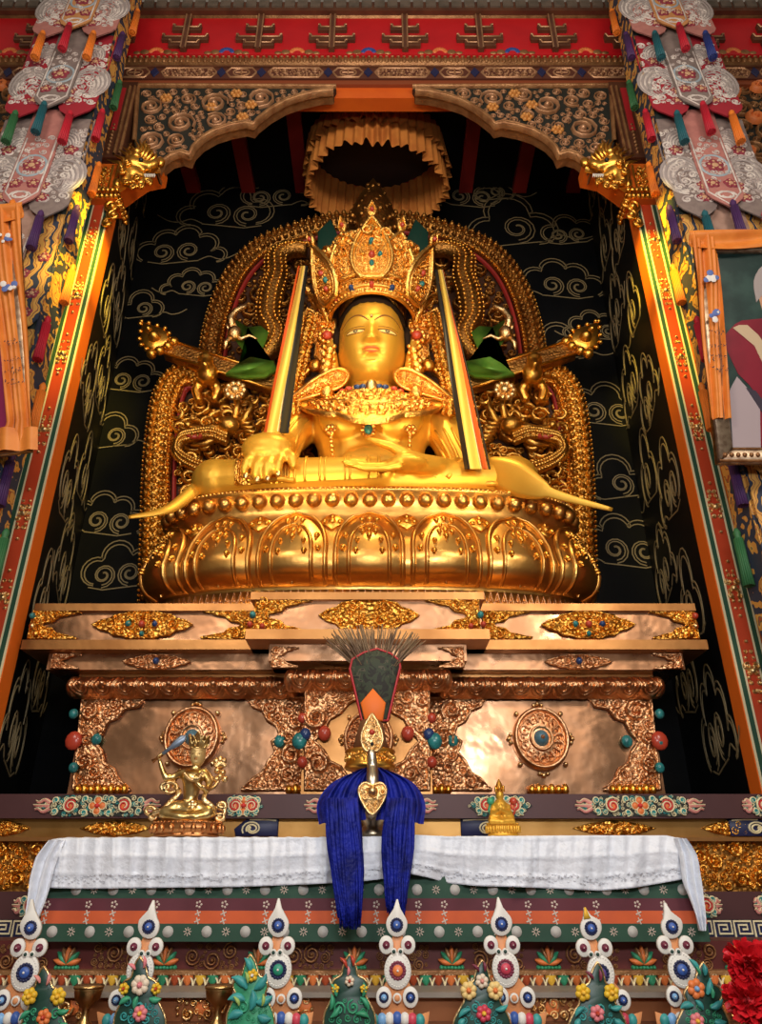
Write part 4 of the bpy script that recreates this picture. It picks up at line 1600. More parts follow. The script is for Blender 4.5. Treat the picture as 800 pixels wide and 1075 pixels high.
class Head:
    """face relief on a long ovoid; x right, z up from the eye line, y towards the viewer (in head units of metres)"""
    def __init__(self, o, sc=1.0, tilt=0.0):
        self.o = Vector(o)
        self.s = sc
        self.R = Matrix.Rotation(tilt, 3, 'X')

    def disp(self, x, z):
        g = lambda d, s: math.exp(-0.5 * (d / s) ** 2)
        ax = abs(x)
        h = 0.0
        if -0.20 < z < 0.12:
            t = max(0, min(1, (0.07 - z) / 0.20))
            wd = 0.025 + 0.017 * t
            hh = 0.020 + 0.075 * t ** 1.1
            cut = 1 / (1 + math.exp((-0.138 - z) / 0.009)) if z < -0.09 else 1
            fade = 1 if z < 0.02 else max(0, 1 - (z - 0.02) / 0.10)
            h += hh * g(x, wd) * cut * fade
            h += 0.028 * g(ax - 0.044, 0.016) * g(z + 0.120, 0.017)
        h -= 0.040 * g(ax - 0.135, 0.062) * g(z - 0.012, 0.050)
        h += 0.034 * g(ax - 0.150, 0.062) * g(z + 0.002, 0.026)
        h += 0.016 * g(z - (0.155 - 1.2 * (ax - 0.15) ** 2), 0.024) * g(ax - 0.15, 0.12)
        h += 0.026 * g(z + 0.196, 0.013) * g(x, 0.055)
        h += 0.028 * g(z + 0.232, 0.016) * g(x, 0.044)
        h -= 0.016 * g(z + 0.213, 0.006) * g(x, 0.075)
        h -= 0.020 * g(z + 0.280, 0.024) * g(x, 0.07)
        h -= 0.012 * g(ax - 0.09, 0.016) * g(z + 0.212, 0.02)
        h += 0.050 * g(z + 0.405, 0.065) * g(x, 0.095)
        h += 0.022 * g(ax - 0.20, 0.08) * g(z + 0.13, 0.11)
        return h

    def kx(self, z):
        return 1.0 - 0.16 * max(0, min(1, (-z - 0.08) / 0.42)) ** 1.6

    def base(self, x, z):
        zc = z - 0.02
        rz = 0.545 if zc < 0 else 0.60
        q = 1 - (abs(x / self.kx(z)) / 0.335) ** 2.35 - (abs(zc) / rz) ** 2.5
        return 0.42 * max(0, q) ** 0.5

    def surf(self, x, z, h=0.0):
        y = self.base(x, z)
        f = max(0.0, min(1.0, (y - 0.10) / 0.18))
        return self.o + self.R @ Vector((x, -(y + self.disp(x, z) * f + h), z)) * self.s

    def mesh(self, n=72, m=84):
        b = MB()
        def fn(u, v):
            a = 2 * PI * u
            ph = PI * (v - 0.5)
            ca, sa = math.cos(a), math.sin(a)
            z = 0.02 + (0.545 if ph < 0 else 0.60) * math.copysign(abs(math.sin(ph)) ** 0.8, ph)
            cz = abs(math.cos(ph)) ** 0.8
            x = 0.335 * math.copysign(abs(sa) ** 0.87, sa) * cz * self.kx(z)
            if ca > 0:
                y = self.base(x, z)
                f = max(0.0, min(1.0, (y - 0.10) / 0.18))
                return self.o + self.R @ Vector((x, -(y + self.disp(x, z) * f), z)) * self.s
            y = -0.42 * abs(ca) ** 0.87 * cz
            return self.o + self.R @ Vector((x, -y, z)) * self.s
        b.grid(fn, n, m, True, True)
        return b

    def fr(self):
        return lambda a, b_, h: self.surf(a, b_, h)

    def details(self, par, lipm, eyem, irism, browm, urna=None):
        fr = self.fr()
        for s in (-1, 1):
            b = MB()
            def eye(u, v, s=s):
                x = 0.068 + 0.165 * u
                t = 2 * u - 1
                up = -0.002 + 0.022 * (1 - t * t)
                dn = -0.010 - 0.016 * (1 - t * t)
                return self.surf(s * x, dn + (up - dn) * v - 0.008 * (1 - u), 0.003)
            b.grid(eye, 14, 4)
            e = b.build('eye_white', eyem, par)
            b = MB()
            b.prism([(s * 0.150 + 0.024 * math.cos(a), -0.004 + 0.018 * math.sin(a)) for a in [2 * PI * i / 12 for i in range(12)]], fr, 0.002, 0.006)
            b.build('iris', irism, e)
            b = MB()
            up = [(s * (0.060 + 0.180 * i / 12), 0.000 + 0.026 * (1 - (i / 6 - 1) ** 2)) for i in range(13)]
            b.ridge(up, [0.005 + 0.006 * math.sin(PI * i / 12) for i in range(13)], fr, 0.001, 0.010)
            dn = [(s * (0.066 + 0.17 * i / 12), -0.010 - 0.018 * (1 - (i / 6 - 1) ** 2)) for i in range(13)]
            b.ridge(dn, [0.002 + 0.003 * math.sin(PI * i / 12) for i in range(13)], fr, 0.001, 0.006)
            b.ridge([(s * (0.065 + 0.19 * i / 12), 0.040 + 0.020 * (1 - (i / 6 - 1) ** 2)) for i in range(13)], 0.003, fr, 0, 0.005)
            b.build('eyelid_line', browm, par)
            b = MB()
            br = [(s * (0.030 + 0.255 * i / 16), 0.080 + 0.095 * math.sin(PI * (0.08 + 0.80 * i / 16))) for i in range(17)]
            b.ridge(br, [0.004 + 0.008 * math.sin(PI * i / 16) for i in range(17)], fr, 0.0, 0.008)
            b.build('eyebrow', browm, par)
        b = MB()
        def lips(u, v):
            t = 2 * u - 1
            w_ = max(0, 1 - t * t) ** 0.6
            zt = -0.213 + 0.026 * w_ - 0.008 * math.exp(-(t / 0.16) ** 2) + 0.006 * t * t
            zb_ = -0.213 - 0.034 * w_ + 0.006 * t * t
            return self.surf(0.076 * t, zb_ + (zt - zb_) * v, 0.003)
        b.grid(lips, 20, 10)
        b.build('lips', lipm, par)
        if urna:
            MB().dome(0, 0.150, 0.017, fr, 0, 0.02, 10, 0.021).build('urna', urna, par)


HO = P(390, 343, 5.42)
HO = Vector((XB, 5.83, HO.z))
hd = Head(HO, 1.0, math.radians(5))


def W3(px, py, Y):
    return P(px, py, Y)


def capsule(b, pts, rs, n=12):
    b.tube(pts, rs, n)
    b.ell(pts[0], rs[0], n, 8)
    b.ell(pts[-1], rs[-1], n, 8)


b = MB()
zsh = P(390, 418, 5.82).z                  # shoulder height
# trunk
b.ell((XB, 5.80, ZLAP + 0.20), (0.60, 0.42, 0.30), 18, 10)
b.lathe([(0.40, 0), (0.46, 0.15), (0.455, 0.40), (0.50, 0.65), (0.58, 0.84), (0.60, 0.96), (0.46, 1.07), (0.22, 1.16)], (XB, 5.82, ZLAP + 0.08), 28, 1.0, 0.66)
for s in (-1, 1):
    b.ell((XB + s * 0.22, 5.54, ZLAP + 0.88), (0.26, 0.14, 0.22), 14, 10)
b.ell((XB, 5.52, ZLAP + 0.36), (0.30, 0.10, 0.22), 14, 10)
capsule(b, [Vector((XB, 5.83, zsh - 0.12)), Vector((XB, 5.80, HO.z - 0.30))], [0.20, 0.20], 16)
capsule(b, [Vector((XB - 0.58, 5.84, zsh - 0.26)), Vector((XB + 0.58, 5.84, zsh - 0.26))], [0.20, 0.20], 14)
# arms
shl, shr = Vector((XB - 0.62, 5.83, zsh - 0.25)), Vector((XB + 0.62, 5.83, zsh - 0.25))
ell_ = Vector((XB - 0.82, 5.66, ZLAP + 0.66))
wrl = P(285, 470, 5.22) + Vector((0, 0, 0.02))
b.tube([shl, ell_, wrl], [0.20, 0.165, 0.13], 14)
b.ell(shl, 0.2, 14, 8)
b.ell(ell_, 0.165, 14, 8)
elr = Vector((XB + 0.86, 5.66, ZLAP + 0.34))
wrr = P(456, 489, 5.24)
b.tube([shr, elr, wrr], [0.18, 0.15, 0.085], 14)
b.ell(shr, 0.2, 14, 8)
b.ell(elr, 0.15, 14, 8)
# crossed legs
for hip, knee, foot, rk in ((Vector((XB - 0.3, 5.85, ZLAP + 0.22)), Vector((XB - 1.32, 5.50, ZLAP + 0.20)), Vector((XB + 0.10, 5.27, ZLAP + 0.14)), 0.205), (Vector((XB + 0.3, 5.85, ZLAP + 0.22)), Vector((XB + 1.22, 5.52, ZLAP + 0.22)), Vector((XB + 0.15, 5.32, ZLAP + 0.10)), 0.225)):
    b.tube([hip, (hip + knee) / 2, knee], [0.30, 0.27, rk], 16)
    b.ell(knee, rk, 16, 10)
    mid = (knee + foot) / 2 + Vector((0, -0.02, 0.0))
    b.tube([knee, mid, foot], [rk * 0.9, 0.165, 0.12], 14)
    b.ell(foot, 0.12, 12, 8)
# right hand over the shin: rounded back, four fingers hanging, thumb to the inside
hc = P(281, 472, 5.20)
b.ell(hc, (0.22, 0.16, 0.135), 18, 12)
b.ell(hc + Vector((-0.01, -0.05, -0.07)), (0.185, 0.11, 0.09), 16, 10)
b.ell(hc + Vector((0.02, 0.12, 0.04)), (0.17, 0.16, 0.12), 14, 10)
fing = [((266, 478), (259, 484), (256, 494), (258, 500)), ((275, 480), (270, 488), (268, 498), (270, 504)), ((285, 480), (281, 488), (280, 497), (281, 503)), ((295, 479), (293, 486), (292, 493), (292, 498))]
for f4, r in zip(fing, (0.036, 0.040, 0.040, 0.037)):
    pts = [P(f4[0][0], f4[0][1], 5.12), P(f4[1][0], f4[1][1], 5.07), P(f4[2][0], f4[2][1], 5.075), P(f4[3][0], f4[3][1], 5.095)]
    capsule(b, pts, [r * 1.15, r, r * 0.95, r * 0.72], 10)
capsule(b, [P(300, 476, 5.16), P(307, 481, 5.12), P(308, 489, 5.11)], [0.055, 0.05, 0.036], 10)
# left hand lying palm up in the lap, fingers pointing to the other side, thumb raised
b.tube([wrr, P(443, 487, 5.16), P(426, 486, 5.10), P(414, 487, 5.08)], [0.085, 0.085, 0.075, 0.055], 14)
b.ell(P(428, 486, 5.09), (0.16, 0.125, 0.058), 16, 10)
for y0, y1, x1, dy, r in ((483, 484.5, 368, 0.09, 0.027), (485, 487, 360, 0.03, 0.029), (487, 489, 361, -0.03, 0.029), (489.5, 491, 370, -0.085, 0.026)):
    capsule(b, [P(420, y0, 5.08 + dy), P(402, y1 + 1.5, 5.07 + dy), P(382, y1 + 1.0, 5.07 + dy), P(x1, y1 - 2.5, 5.07 + dy)], [r * 1.15, r * 1.05, r * 0.95, r * 0.66], 10)
capsule(b, [P(438, 482, 5.12), P(425, 477, 5.08), P(411, 468.5, 5.07), P(399, 465, 5.07), P(387, 461, 5.08)], [0.062, 0.055, 0.042, 0.034, 0.022], 10)
# the head joins the same skin
hb = hd.mesh(48, 48)
n0 = len(b.v)
body = fuse(b, 'body', gold_skin, bu, 0.016, 6, 0.5)
face = hd.mesh(110, 120).build('face', gold_skin, bu)
hd.details(face, lip_red, eye_white, iris_blue, brow_line, gold_pale)
# fingernails
b = MB()
for f4 in fing:
    q = P(f4[3][0], f4[3][1] - 1, 5.055)
    b.ell(q, (0.022, 0.012, 0.026), 8, 5)
b.build('fingernail', gold_pale, body)
# ears with long lobes, and ear ornaments
for s in (-1, 1):
    b = MB()
    ex = HO.x + s * 0.345
    b.tube([(ex, 5.80, HO.z + 0.10), (ex + s * 0.05, 5.76, HO.z + 0.06), (ex + s * 0.05, 5.74, HO.z - 0.08), (ex + s * 0.02, 5.72, HO.z - 0.24), (ex + s * 0.03, 5.70, HO.z - 0.42)], [0.05, 0.07, 0.06, 0.05, 0.045], 9)
    ear = b.build('ear', gold_skin, bu)
    b = MB()
    c = (ex + s * 0.06, 5.66, HO.z - 0.26)
    for k in range(5):
        b.ell((c[0] + s * 0.01 * k, c[1], c[2] - 0.085 * (k - 2)), (0.055 - 0.004 * abs(k - 2), 0.05, 0.05), 10, 6)
        b.ell((c[0] + s * 0.055, c[1] - 0.02, c[2] - 0.085 * (k - 2) + 0.03), 0.03, 8, 5)
        b.ell((c[0] - s * 0.045, c[1] - 0.03, c[2] - 0.085 * (k - 2) + 0.03), 0.024, 8, 5)
    b.tube([(c[0], c[1], c[2] - 0.20), (c[0] + s * 0.01, c[1] - 0.03, c[2] - 0.36), (c[0], c[1], c[2] - 0.46)], [0.05, 0.07, 0.02], 8)
    b.build('ear_pendant', gold_fine, ear)
    # big looped earring
    b = MB()
    lp = [Vector((HO.x + s * (0.55 + 0.13 * math.cos(a)), 5.78, HO.z - 0.40 + 0.20 * math.sin(a))) for a in [2 * PI * i / 20 for i in range(20)]]
    b.tube(lp, 0.036, 8, True)
    b.ell((HO.x + s * 0.55, 5.75, HO.z - 0.20), (0.07, 0.05, 0.07), 10, 6)
    b.tube([(HO.x + s * 0.44, 5.74, HO.z - 0.20), (HO.x + s * 0.40, 5.72, HO.z - 0.36), (HO.x + s * 0.42, 5.72, HO.z - 0.52)], [0.05, 0.075, 0.06], 8)
    b.build('earring', gold, ear)

# hair under the crown: scalloped fringe and side bands
b = MB()
def fringe(u, v):
    x = -0.326 + 0.652 * u
    zl = 0.350 - 0.014 * abs(math.sin(u * 9 * PI)) ** 0.7 - 0.20 * abs(2 * u - 1) ** 4
    return hd.surf(x, zl + (0.50 - zl) * v, 0.006 + 0.014 * min(1, 4 * v))


b.grid(fringe, 90, 6)
for s in (-1, 1):
    b.tube([hd.surf(s * 0.318, 0.24) + Vector((s * .02, .02, 0)), HO + Vector((s * 0.345, -0.14, 0.10)), HO + Vector((s * 0.345, -0.10, -0.06))], [0.045, 0.04, 0.025], 8)
b.ell(HO + Vector((0, 0.03, 0.30)), (0.35, 0.40, 0.36), 18, 10)
hair = b.build('hair', hair_dark, bu)

# ---------------------------------------------------------------- crown
KC = Vector((XB, 5.82, HO.z))
crn = MB()


def cone(phi, z, h=0.0, flare=1.0):
    """crown wall: phi from front, z above the eye line"""
    r = 0.405 + 0.30 * max(0, (z - 0.36)) * flare + h
    return Vector((KC.x + r * math.sin(phi) * 0.98, KC.y - r * math.cos(phi) * 1.04, KC.z + z))


def cfr(a, b_, h):
    return cone(a / 0.5, b_, h)


b.__init__()
b = MB().grid(lambda u, v: cone(-1.9 + 3.8 * u, 0.37 + 0.15 * v, 0.01 + 0.02 * math.sin(PI * v)), 50, 4)
for z in (0.375, 0.44, 0.515):
    b.ridge([(-0.95 + 1.9 * i / 60, z) for i in range(61)], 0.013, cfr, 0.02, 0.03)
for i in range(40):
    a = -0.95 + 1.9 * i / 39
    b.dome(a, 0.408, 0.018, cfr, 0.025, 0.022, 7)
for i in range(30):
    a = -0.62 + 1.24 * i / 29
    b.ridge([(a, 0.455), (a, 0.50)], 0.010, cfr, 0.025, 0.018)
band_ = b.build('crown_band', gold_fine, bu)
for a in (-0.46, -0.22, 0.0, 0.22, 0.46):
    MB().dome(a, 0.445, 0.034, cfr, 0.02, 0.05, 10).build('crown_stone', coral if abs(a) > 0.3 or a == 0 else lapis, band_)
# openwork wall behind the leaves
b = MB().grid(lambda u, v: cone(-1.75 + 3.5 * u, 0.50 + 0.54 * v * (0.80 + 0.20 * abs(math.sin(6.0 * PI * u + 0.3)))), 60, 5)
wallp = [(-0.86, 0.50), (0.86, 0.50), (0.86, 0.92), (0.4, 1.02), (0, 1.05), (-0.4, 1.02), (-0.86, 0.92)]
b.scrolls(wallp, cfr, 0.018, 0.055, 420, 44, 0.0, 0.24, 0.8)
b.build('crown_wall', gold_fine, bu)


def leaf_shape(w_, h_):
    half = [(0.52, 0.0), (0.80, 0.10), (0.98, 0.24), (1.0, 0.38), (0.86, 0.56), (0.58, 0.74), (0.30, 0.88), (0.12, 0.96), (0, 1.0)]
    right = smooth_poly([(x * w_, z * h_) for x, z in half], 3)
    return right + [(-x, z) for x, z in right[-2::-1]]


def crown_leaf(phi, z0, w_, h_, off, tiltf, stones, seed, name='crown_leaf'):
    o = cone(phi, z0, off)
    nr = Vector((math.sin(phi), -math.cos(phi), 0))
    u = Vector((math.cos(phi), math.sin(phi), 0))
    v = (Vector((0, 0, 1)) + nr * tiltf).normalized()
    n = u.cross(v)
    if n.dot(nr) < 0:
        n = -n
    fr_ = frame(o, u, v, n)
    pts = leaf_shape(w_, h_)
    b = MB()
    b.prism(pts, fr_, -0.02, 0.02, 0.008)
    b.ridge(pts, 0.022, fr_, 0.012, 0.028, closed=True)
    b.ridge([(x * 0.78, 0.05 * h_ + z * 0.80) for x, z in pts], 0.009, fr_, 0.018, 0.018, closed=True)
    ip = [(x * 0.74, 0.06 * h_ + z * 0.78) for x, z in pts]
    b.scrolls(ip, fr_, 0.010, 0.026, 95, seed, 0.018, 0.24, 0.8, mx=0.0)
    # edge pearls and the finial drop
    for i in range(0, len(pts), 2):
        b.dome(pts[i][0] * 1.06, pts[i][1] * 1.02, 0.014, fr_, 0.0, 0.022, 6)
    fin = [(0, h_ * 0.97), (0.038, h_ + 0.05), (0.045, h_ + 0.085), (0.025, h_ + 0.13), (0, h_ + 0.19), (-0.025, h_ + 0.13), (-0.045, h_ + 0.085), (-0.038, h_ + 0.05)]
    b.prism(fin, fr_, -0.02, 0.02, 0.008)
    b.ridge(fin, 0.010, fr_, 0.012, 0.02, closed=True)
    lf = b.build(name, gold_fine, bu)
    MB().dome(0, h_ + 0.085, 0.024, fr_, 0.018, 0.03, 10, 0.03).build('crown_stone', coral, lf)
    for x, z, r, m in stones:
        MB().dome(x * w_, z * h_, r, fr_, 0.02, 0.035, 10, r * 1.25).build('crown_stone', m, lf)
    return lf


crown_leaf(0.0, 0.50, 0.195, 0.69, 0.05, 0.16, [(0, 0.58, 0.032, turquoise), (0, 0.36, 0.034, coral), (0.42, 0.36, 0.026, turquoise), (-0.42, 0.36, 0.024, gold), (0, 0.22, 0.026, turquoise)], 1)
for s in (-1, 1):
    crown_leaf(s * 0.98, 0.43, 0.17, 0.64, 0.05, 0.40, [(0, 0.5, 0.03, coral), (0.2, 0.34, 0.028, turquoise), (0, 0.22, 0.026, coral)], 2 + s)
    crown_leaf(s * 0.50, 0.58, 0.18, 0.50, 0.005, 0.24, [(0, 0.5, 0.022, gold)], 12 + s)
    crown_leaf(s * 1.62, 0.36, 0.15, 0.50, 0.02, 0.5, [(0, 0.5, 0.026, coral)], 22 + s)
    # side wings of filigree that frame the face and hang to the shoulders
    b = MB()
    fs = frame((HO.x + s * 0.50, 5.80, HO.z), (s, 0, 0), (0, 0, 1), (0, -1, 0))
    wing = [(-0.13, 0.40), (0.02, 0.46), (0.16, 0.56), (0.21, 0.42), (0.13, 0.25), (0.05, 0.10), (0.06, -0.05), (-0.02, -0.12), (-0.08, 0.0), (-0.13, 0.16)]
    wing = wing if area(wing) > 0 else wing[::-1]
    b.prism(wing, fs, -0.02, 0.01)
    b.ridge(wing, 0.016, fs, 0.0, 0.03, closed=True)
    b.scrolls(wing, fs, 0.018, 0.05, 60, 50 + s, 0.01, 0.24, 0.8)
    b.build('crown_side', gold_fine, bu)
    MB().ell((HO.x + s * 0.44, 5.70, HO.z + 0.14), (0.05, 0.04, 0.05), 10, 6).build('crown_rosette_stone', coral, bu)
    b = MB()
    for k in range(9):
        a = 2 * PI * k / 9
        b.ell((HO.x + s * 0.44 + 0.075 * math.cos(a), 5.72, HO.z + 0.14 + 0.075 * math.sin(a)), 0.03, 8, 5)
    b.build('crown_rosette', gold_fine, bu)
    # long jewelled strap from the crown down to the shoulder
    st = [(HO.x + s * 0.62, 5.76, HO.z + 0.42), (HO.x + s * 0.66, 5.74, HO.z + 0.1), (HO.x + s * 0.70, 5.72, HO.z - 0.25), (HO.x + s * 0.74, 5.68, HO.z - 0.60), (HO.x + s * 0.72, 5.62, HO.z - 0.86)]
    st = smooth_poly(st, 6)
    b = MB().tube(st, 0.07, 8, False, 0.35, (0, 1, 0))
    for i, p in enumerate(st):
        b.ell(Vector(p) + Vector((0, -0.03, 0)), 0.042, 8, 5)
        for q in (-1, 1):
            b.ell(Vector(p) + Vector((q * 0.06, -0.02, 0.02)), 0.03, 7, 5)
    b.build('jewelled_strap', gold_rel, bu)

# tall topknot behind the crown
b = MB().lathe([(0.34, 0.40), (0.36, 0.80), (0.30, 1.10), (0.27, 1.40), (0.28, 1.62), (0.27, 1.90), (0.20, 2.15), (0.11, 2.36), (0.03, 2.54), (0.0, 2.60)], (XB, 5.88, HO.z), 26)
tk = b.build('topknot', gold_dark, bu)
b = MB()
for j in range(14):
    z = 1.30 + j * 0.085
    r = 0.285 if z < 1.7 else 0.285 * (1 - ((z - 1.7) / 0.90) ** 1.4)
    n = max(4, int(r * 40))
    for i in range(n):
        a = 2 * PI * (i + 0.5 * (j % 2)) / n
        b.ell((XB + r * math.cos(a), 5.88 + r * math.sin(a), HO.z + z), 0.032, 6, 4)
b.build('topknot_bead', gold_dark, tk)
# dark green plumes either side of the topknot
for s in (-1, 1):
    op = [(XB + s * 0.28, HO.z + 1.2), (XB + s * 0.38, HO.z + 1.75), (XB + s * 0.48, HO.z + 2.05), (XB + s * 0.62, HO.z + 1.85), (XB + s * 0.60, HO.z + 1.2)]
    op = op if area(op) > 0 else op[::-1]
    MB().prism(op, front(6.0), -0.03, 0.03, 0.01).build('green_plume', bottle_green, bu)

# ---------------------------------------------------------------- collar and chest ornaments
zn = HO.z - 0.625


def collar(a, t, h=0.0):
    """a angle from front, t 0 neck..1 rim"""
    fl = max(0.0, math.cos(a)) ** 1.2
    rx = 0.20 + 0.44 * t * (1 - 0.12 * fl)
    ry = 0.20 + 0.26 * t
    z = zn + 0.03 - 0.06 * t * t - (0.50 * fl) * t ** 1.2
    n = Vector((math.sin(a) * 0.5, -math.cos(a) * 0.8, 0.55)).normalized()
    return Vector((XB + rx * math.sin(a), 5.80 - ry * math.cos(a) - 0.06 * fl * t, z)) + n * h


def clf(a, b_, h):
    return collar(a / 0.55, b_, h + 0.03)


b = MB().grid(lambda u, v: collar(-2.2 + 4.4 * u, v * (1 + 0.10 * abs(math.cos(2.2 * (2 * u - 1) * 3.2))), 0.03), 80, 8)
cp = [(-1.15, 0.06), (1.15, 0.06), (1.15, 0.98), (0.6, 0.98), (0, 0.98), (-0.6, 0.98), (-1.15, 0.98)]
b.scrolls([(-1.15, 0.06), (1.15, 0.06), (1.15, 0.94), (-1.15, 0.94)], clf, 0.022, 0.06, 330, 61, 0.0, 0.20, 0.6)
for tt, wd in ((0.04, 0.035), (0.30, 0.022), (0.66, 0.022)):
    b.ridge([(-1.2 + 2.4 * i / 60, tt) for i in range(61)], wd, clf, 0, 0.03)
sc = []
for i in range(91):
    u = i / 90
    sc.append((-1.2 + 2.4 * u, 1.0 * (1 + 0.10 * abs(math.cos(2.2 * (2 * u - 1) * 3.2)))))
b.ridge(sc, 0.03, clf, 0, 0.04)
for i in range(34):
    a = -1.15 + 2.3 * i / 33
    b.dome(a, 0.17, 0.026, clf, 0, 0.035, 7, 0.05)
co = b.build('collar', gold_fine, bu)
MB().ell(collar(0, 0.20, 0.07), (0.055, 0.04, 0.06), 12, 8).build('collar_pearl', gold_pale, co)
for a in (-1.0, -0.72, -0.42, -0.24, 0.24, 0.42, 0.72, 1.0):
    MB().ell(collar(a, 0.20, 0.06), (0.036, 0.026, 0.026), 10, 6).build('collar_stone', lapis if abs(a) < 0.5 else coral, co)
MB().grid(lambda u, v: collar(-1.9 + 3.8 * u, 0.10 + 0.19 * v, 0.036), 60, 2).build('collar_groove', gold_dark, co)
# pointed shoulder leaves turned up beside the neck
for s in (-1, 1):
    b = MB()
    c = Vector((XB + s * 0.46, 5.60, zn + 0.06))
    dx = Vector((s * 0.9, 0.05, -0.30)).normalized()
    up = Vector((s * 0.2, -0.55, 0.62)).normalized()
    up = (up - dx * up.dot(dx)).normalized()
    fs = frame(c, dx, up, dx.cross(up) if dx.cross(up).y < 0 else -dx.cross(up))
    pts = smooth_poly([(-0.27, 0.05), (-0.18, 0.12), (0.0, 0.10), (0.18, 0.04), (0.36, -0.04), (0.18, -0.05), (0.0, -0.05), (-0.18, -0.04)], 3, True)
    pts = pts if area(pts) > 0 else pts[::-1]
    b.prism(pts, fs, -0.03, 0.0, 0.01)
    b.ridge(pts, 0.02, fs, 0, 0.03, closed=True)
    b.scrolls(pts, fs, 0.016, 0.04, 30, 3, 0.0, 0.22, 0.7)
    b.build('shoulder_leaf', gold_fine, bu)
# pendant necklace on the chest
b = MB()
for s in (-1, 1):
    pts = smooth_poly([(XB + s * 0.34, 5.47, zn - 0.42), (XB + s * 0.34, 5.40, zn - 0.62), (XB + s * 0.30, 5.42, zn - 0.86), (XB + s * 0.16, 5.44, zn - 1.0)], 6)
    for p in pts:
        b.ell(p, 0.018, 7, 5)
    for k in range(6):
        a = 2 * PI * k / 6
        b.ell((XB + s * 0.35 + 0.035 * math.cos(a), 5.40, zn - 0.54 + 0.035 * math.sin(a)), 0.022, 7, 5)
b.build('chest_chain', gold_fine, bu)
b = MB()
pz = P(390, 452, 5.38).z
for k in range(10):
    a = 2 * PI * k / 10
    b.ell((XB - 0.02 + 0.05 * math.cos(a), 5.37, pz + 0.065 * math.sin(a)), 0.02, 8, 5)
pd = b.build('pendant', gold_fine, bu)
MB().ell((XB - 0.02, 5.36, pz), (0.036, 0.03, 0.05), 10, 7).build('pendant_stone', turquoise, pd)
# jewelled belt
b = MB()
zb0 = P(400, 466, 5.40).z
for i in range(26):
    a = -1.2 + 2.4 * i / 25
    b.ell((XB + 0.47 * math.sin(a), 5.80 - 0.37 * math.cos(a), zb0 - 0.22 * math.cos(a) ** 2), 0.03, 8, 5)
b.build('belt', gold_fine, bu)

# ---------------------------------------------------------------- robe: cape sleeves and skirt folds
for s in (-1, 1):
    b = MB()
    if s < 0:
        ctr = [(shl + Vector((0.02, -0.02, 0.06))), (shl + ell_) / 2 + Vector((-0.05, -0.02, 0)), ell_ + Vector((-0.05, 0, -0.08)), Vector((XB - 0.86, 5.50, ZLAP + 0.34)), Vector((XB - 0.76, 5.36, ZLAP + 0.10))]
    else:
        ctr = [(shr + Vector((-0.02, -0.02, 0.06))), (shr + elr) / 2 + Vector((0.05, -0.02, 0)), elr + Vector((0.06, 0, 0.04)), Vector((XB + 0.96, 5.58, ZLAP + 0.24)), Vector((XB + 0.98, 5.48, ZLAP + 0.12))]
    ctr = [Vector(p) for p in smooth_poly([tuple(p) for p in ctr], 6)]
    m = len(ctr) - 1

    def slv(u, v, s=s, ctr=ctr, m=m):
        p = ctr[min(m, int(round(v * m)))]
        a = 2 * PI * u
        r = (0.185 + 0.05 * v) * (1 + 0.06 * math.sin(5 * a + 3 * v) * v + 0.035 * math.sin(11 * a + 5 * v) * v)
        return p + Vector((r * math.cos(a), 0.85 * r * math.sin(a) * (1 - 0.25 * v), 0.12 * math.sin(a) * r))
    b.grid(slv, 40, m, True)
    sl = b.build('robe_sleeve', gold_skin, bu)
    b = MB()
    for k in range(7):
        u0 = 0.52 + 0.075 * k
        pts = [slv(u0 + 0.02 * math.sin(6 * j / 14 + k), 0.15 + 0.8 * j / 14) for j in range(15)]
        b.tube(pts, [0.012 + 0.012 * math.sin(PI * j / 14) for j in range(15)], 6)
    b.tube([slv(i / 40, 1.0) for i in range(40)], 0.026, 6, True)
    b.tube([slv(i / 40, 0.94) for i in range(40)], 0.014, 6, True)
    b.build('sleeve_fold', gold_skin, sl)
# patterned hem bands over the shins
b = MB()
kl = Vector((XB - 1.32, 5.50, ZLAP + 0.20))
fl_ = Vector((XB + 0.10, 5.27, ZLAP + 0.14))
d = (fl_ - kl)
for t0, t1, rr in ((0.16, 0.29, 0.215), (0.34, 0.46, 0.195), (0.50, 0.98, 0.165)):
    def hem(u, v, t0=t0, t1=t1, rr=rr):
        p = kl + d * (t0 + (t1 - t0) * v) + Vector((0, -0.02, 0))
        a = PI * (0.0 + 1.15 * u) - 0.4
        r = rr * (1.0 - 0.12 * v)
        return p + Vector((0, -math.cos(a - 0.3) * r, math.sin(a - 0.3) * r * 1.02))
    b.grid(hem, 14, 8)
    for v in (0.0, 0.12, 0.88, 1.0):
        b.tube([hem(u / 14, v) for u in range(15)], 0.014, 5)
    hf = lambda a, c, h, hem=hem: hem(a, c) + Vector((0, -h * 0.8, h * 0.6))
    if t0 < 0.2:
        b.scrolls([(0.05, 0.18), (0.95, 0.18), (0.95, 0.82), (0.05, 0.82)], hf, 0.05, 0.11, 22, 4, 0.0, 0.2, 0.16)
    else:
        for v in (0.3, 0.36, 0.6, 0.66):
            b.tube([hem(u / 14, v) for u in range(15)], 0.010, 5)
    b.build('robe_hem', gold_rel if t0 < 0.2 else gold_skin, bu)
    b = MB()
b = MB()
for k in range(9):
    x0 = XB - 0.25 + 0.11 * k
    pts = [Vector((x0 + 0.35 * t, 5.24 + 0.25 * t, ZLAP + 0.10 + 0.16 * math.sin(PI * t * 0.8) + 0.02 * k * t)) for t in [i / 10 for i in range(11)]]
    b.tube(pts, [0.02 + 0.02 * math.sin(PI * i / 10) for i in range(11)], 7)
b.build('skirt_fold', gold_skin, bu)
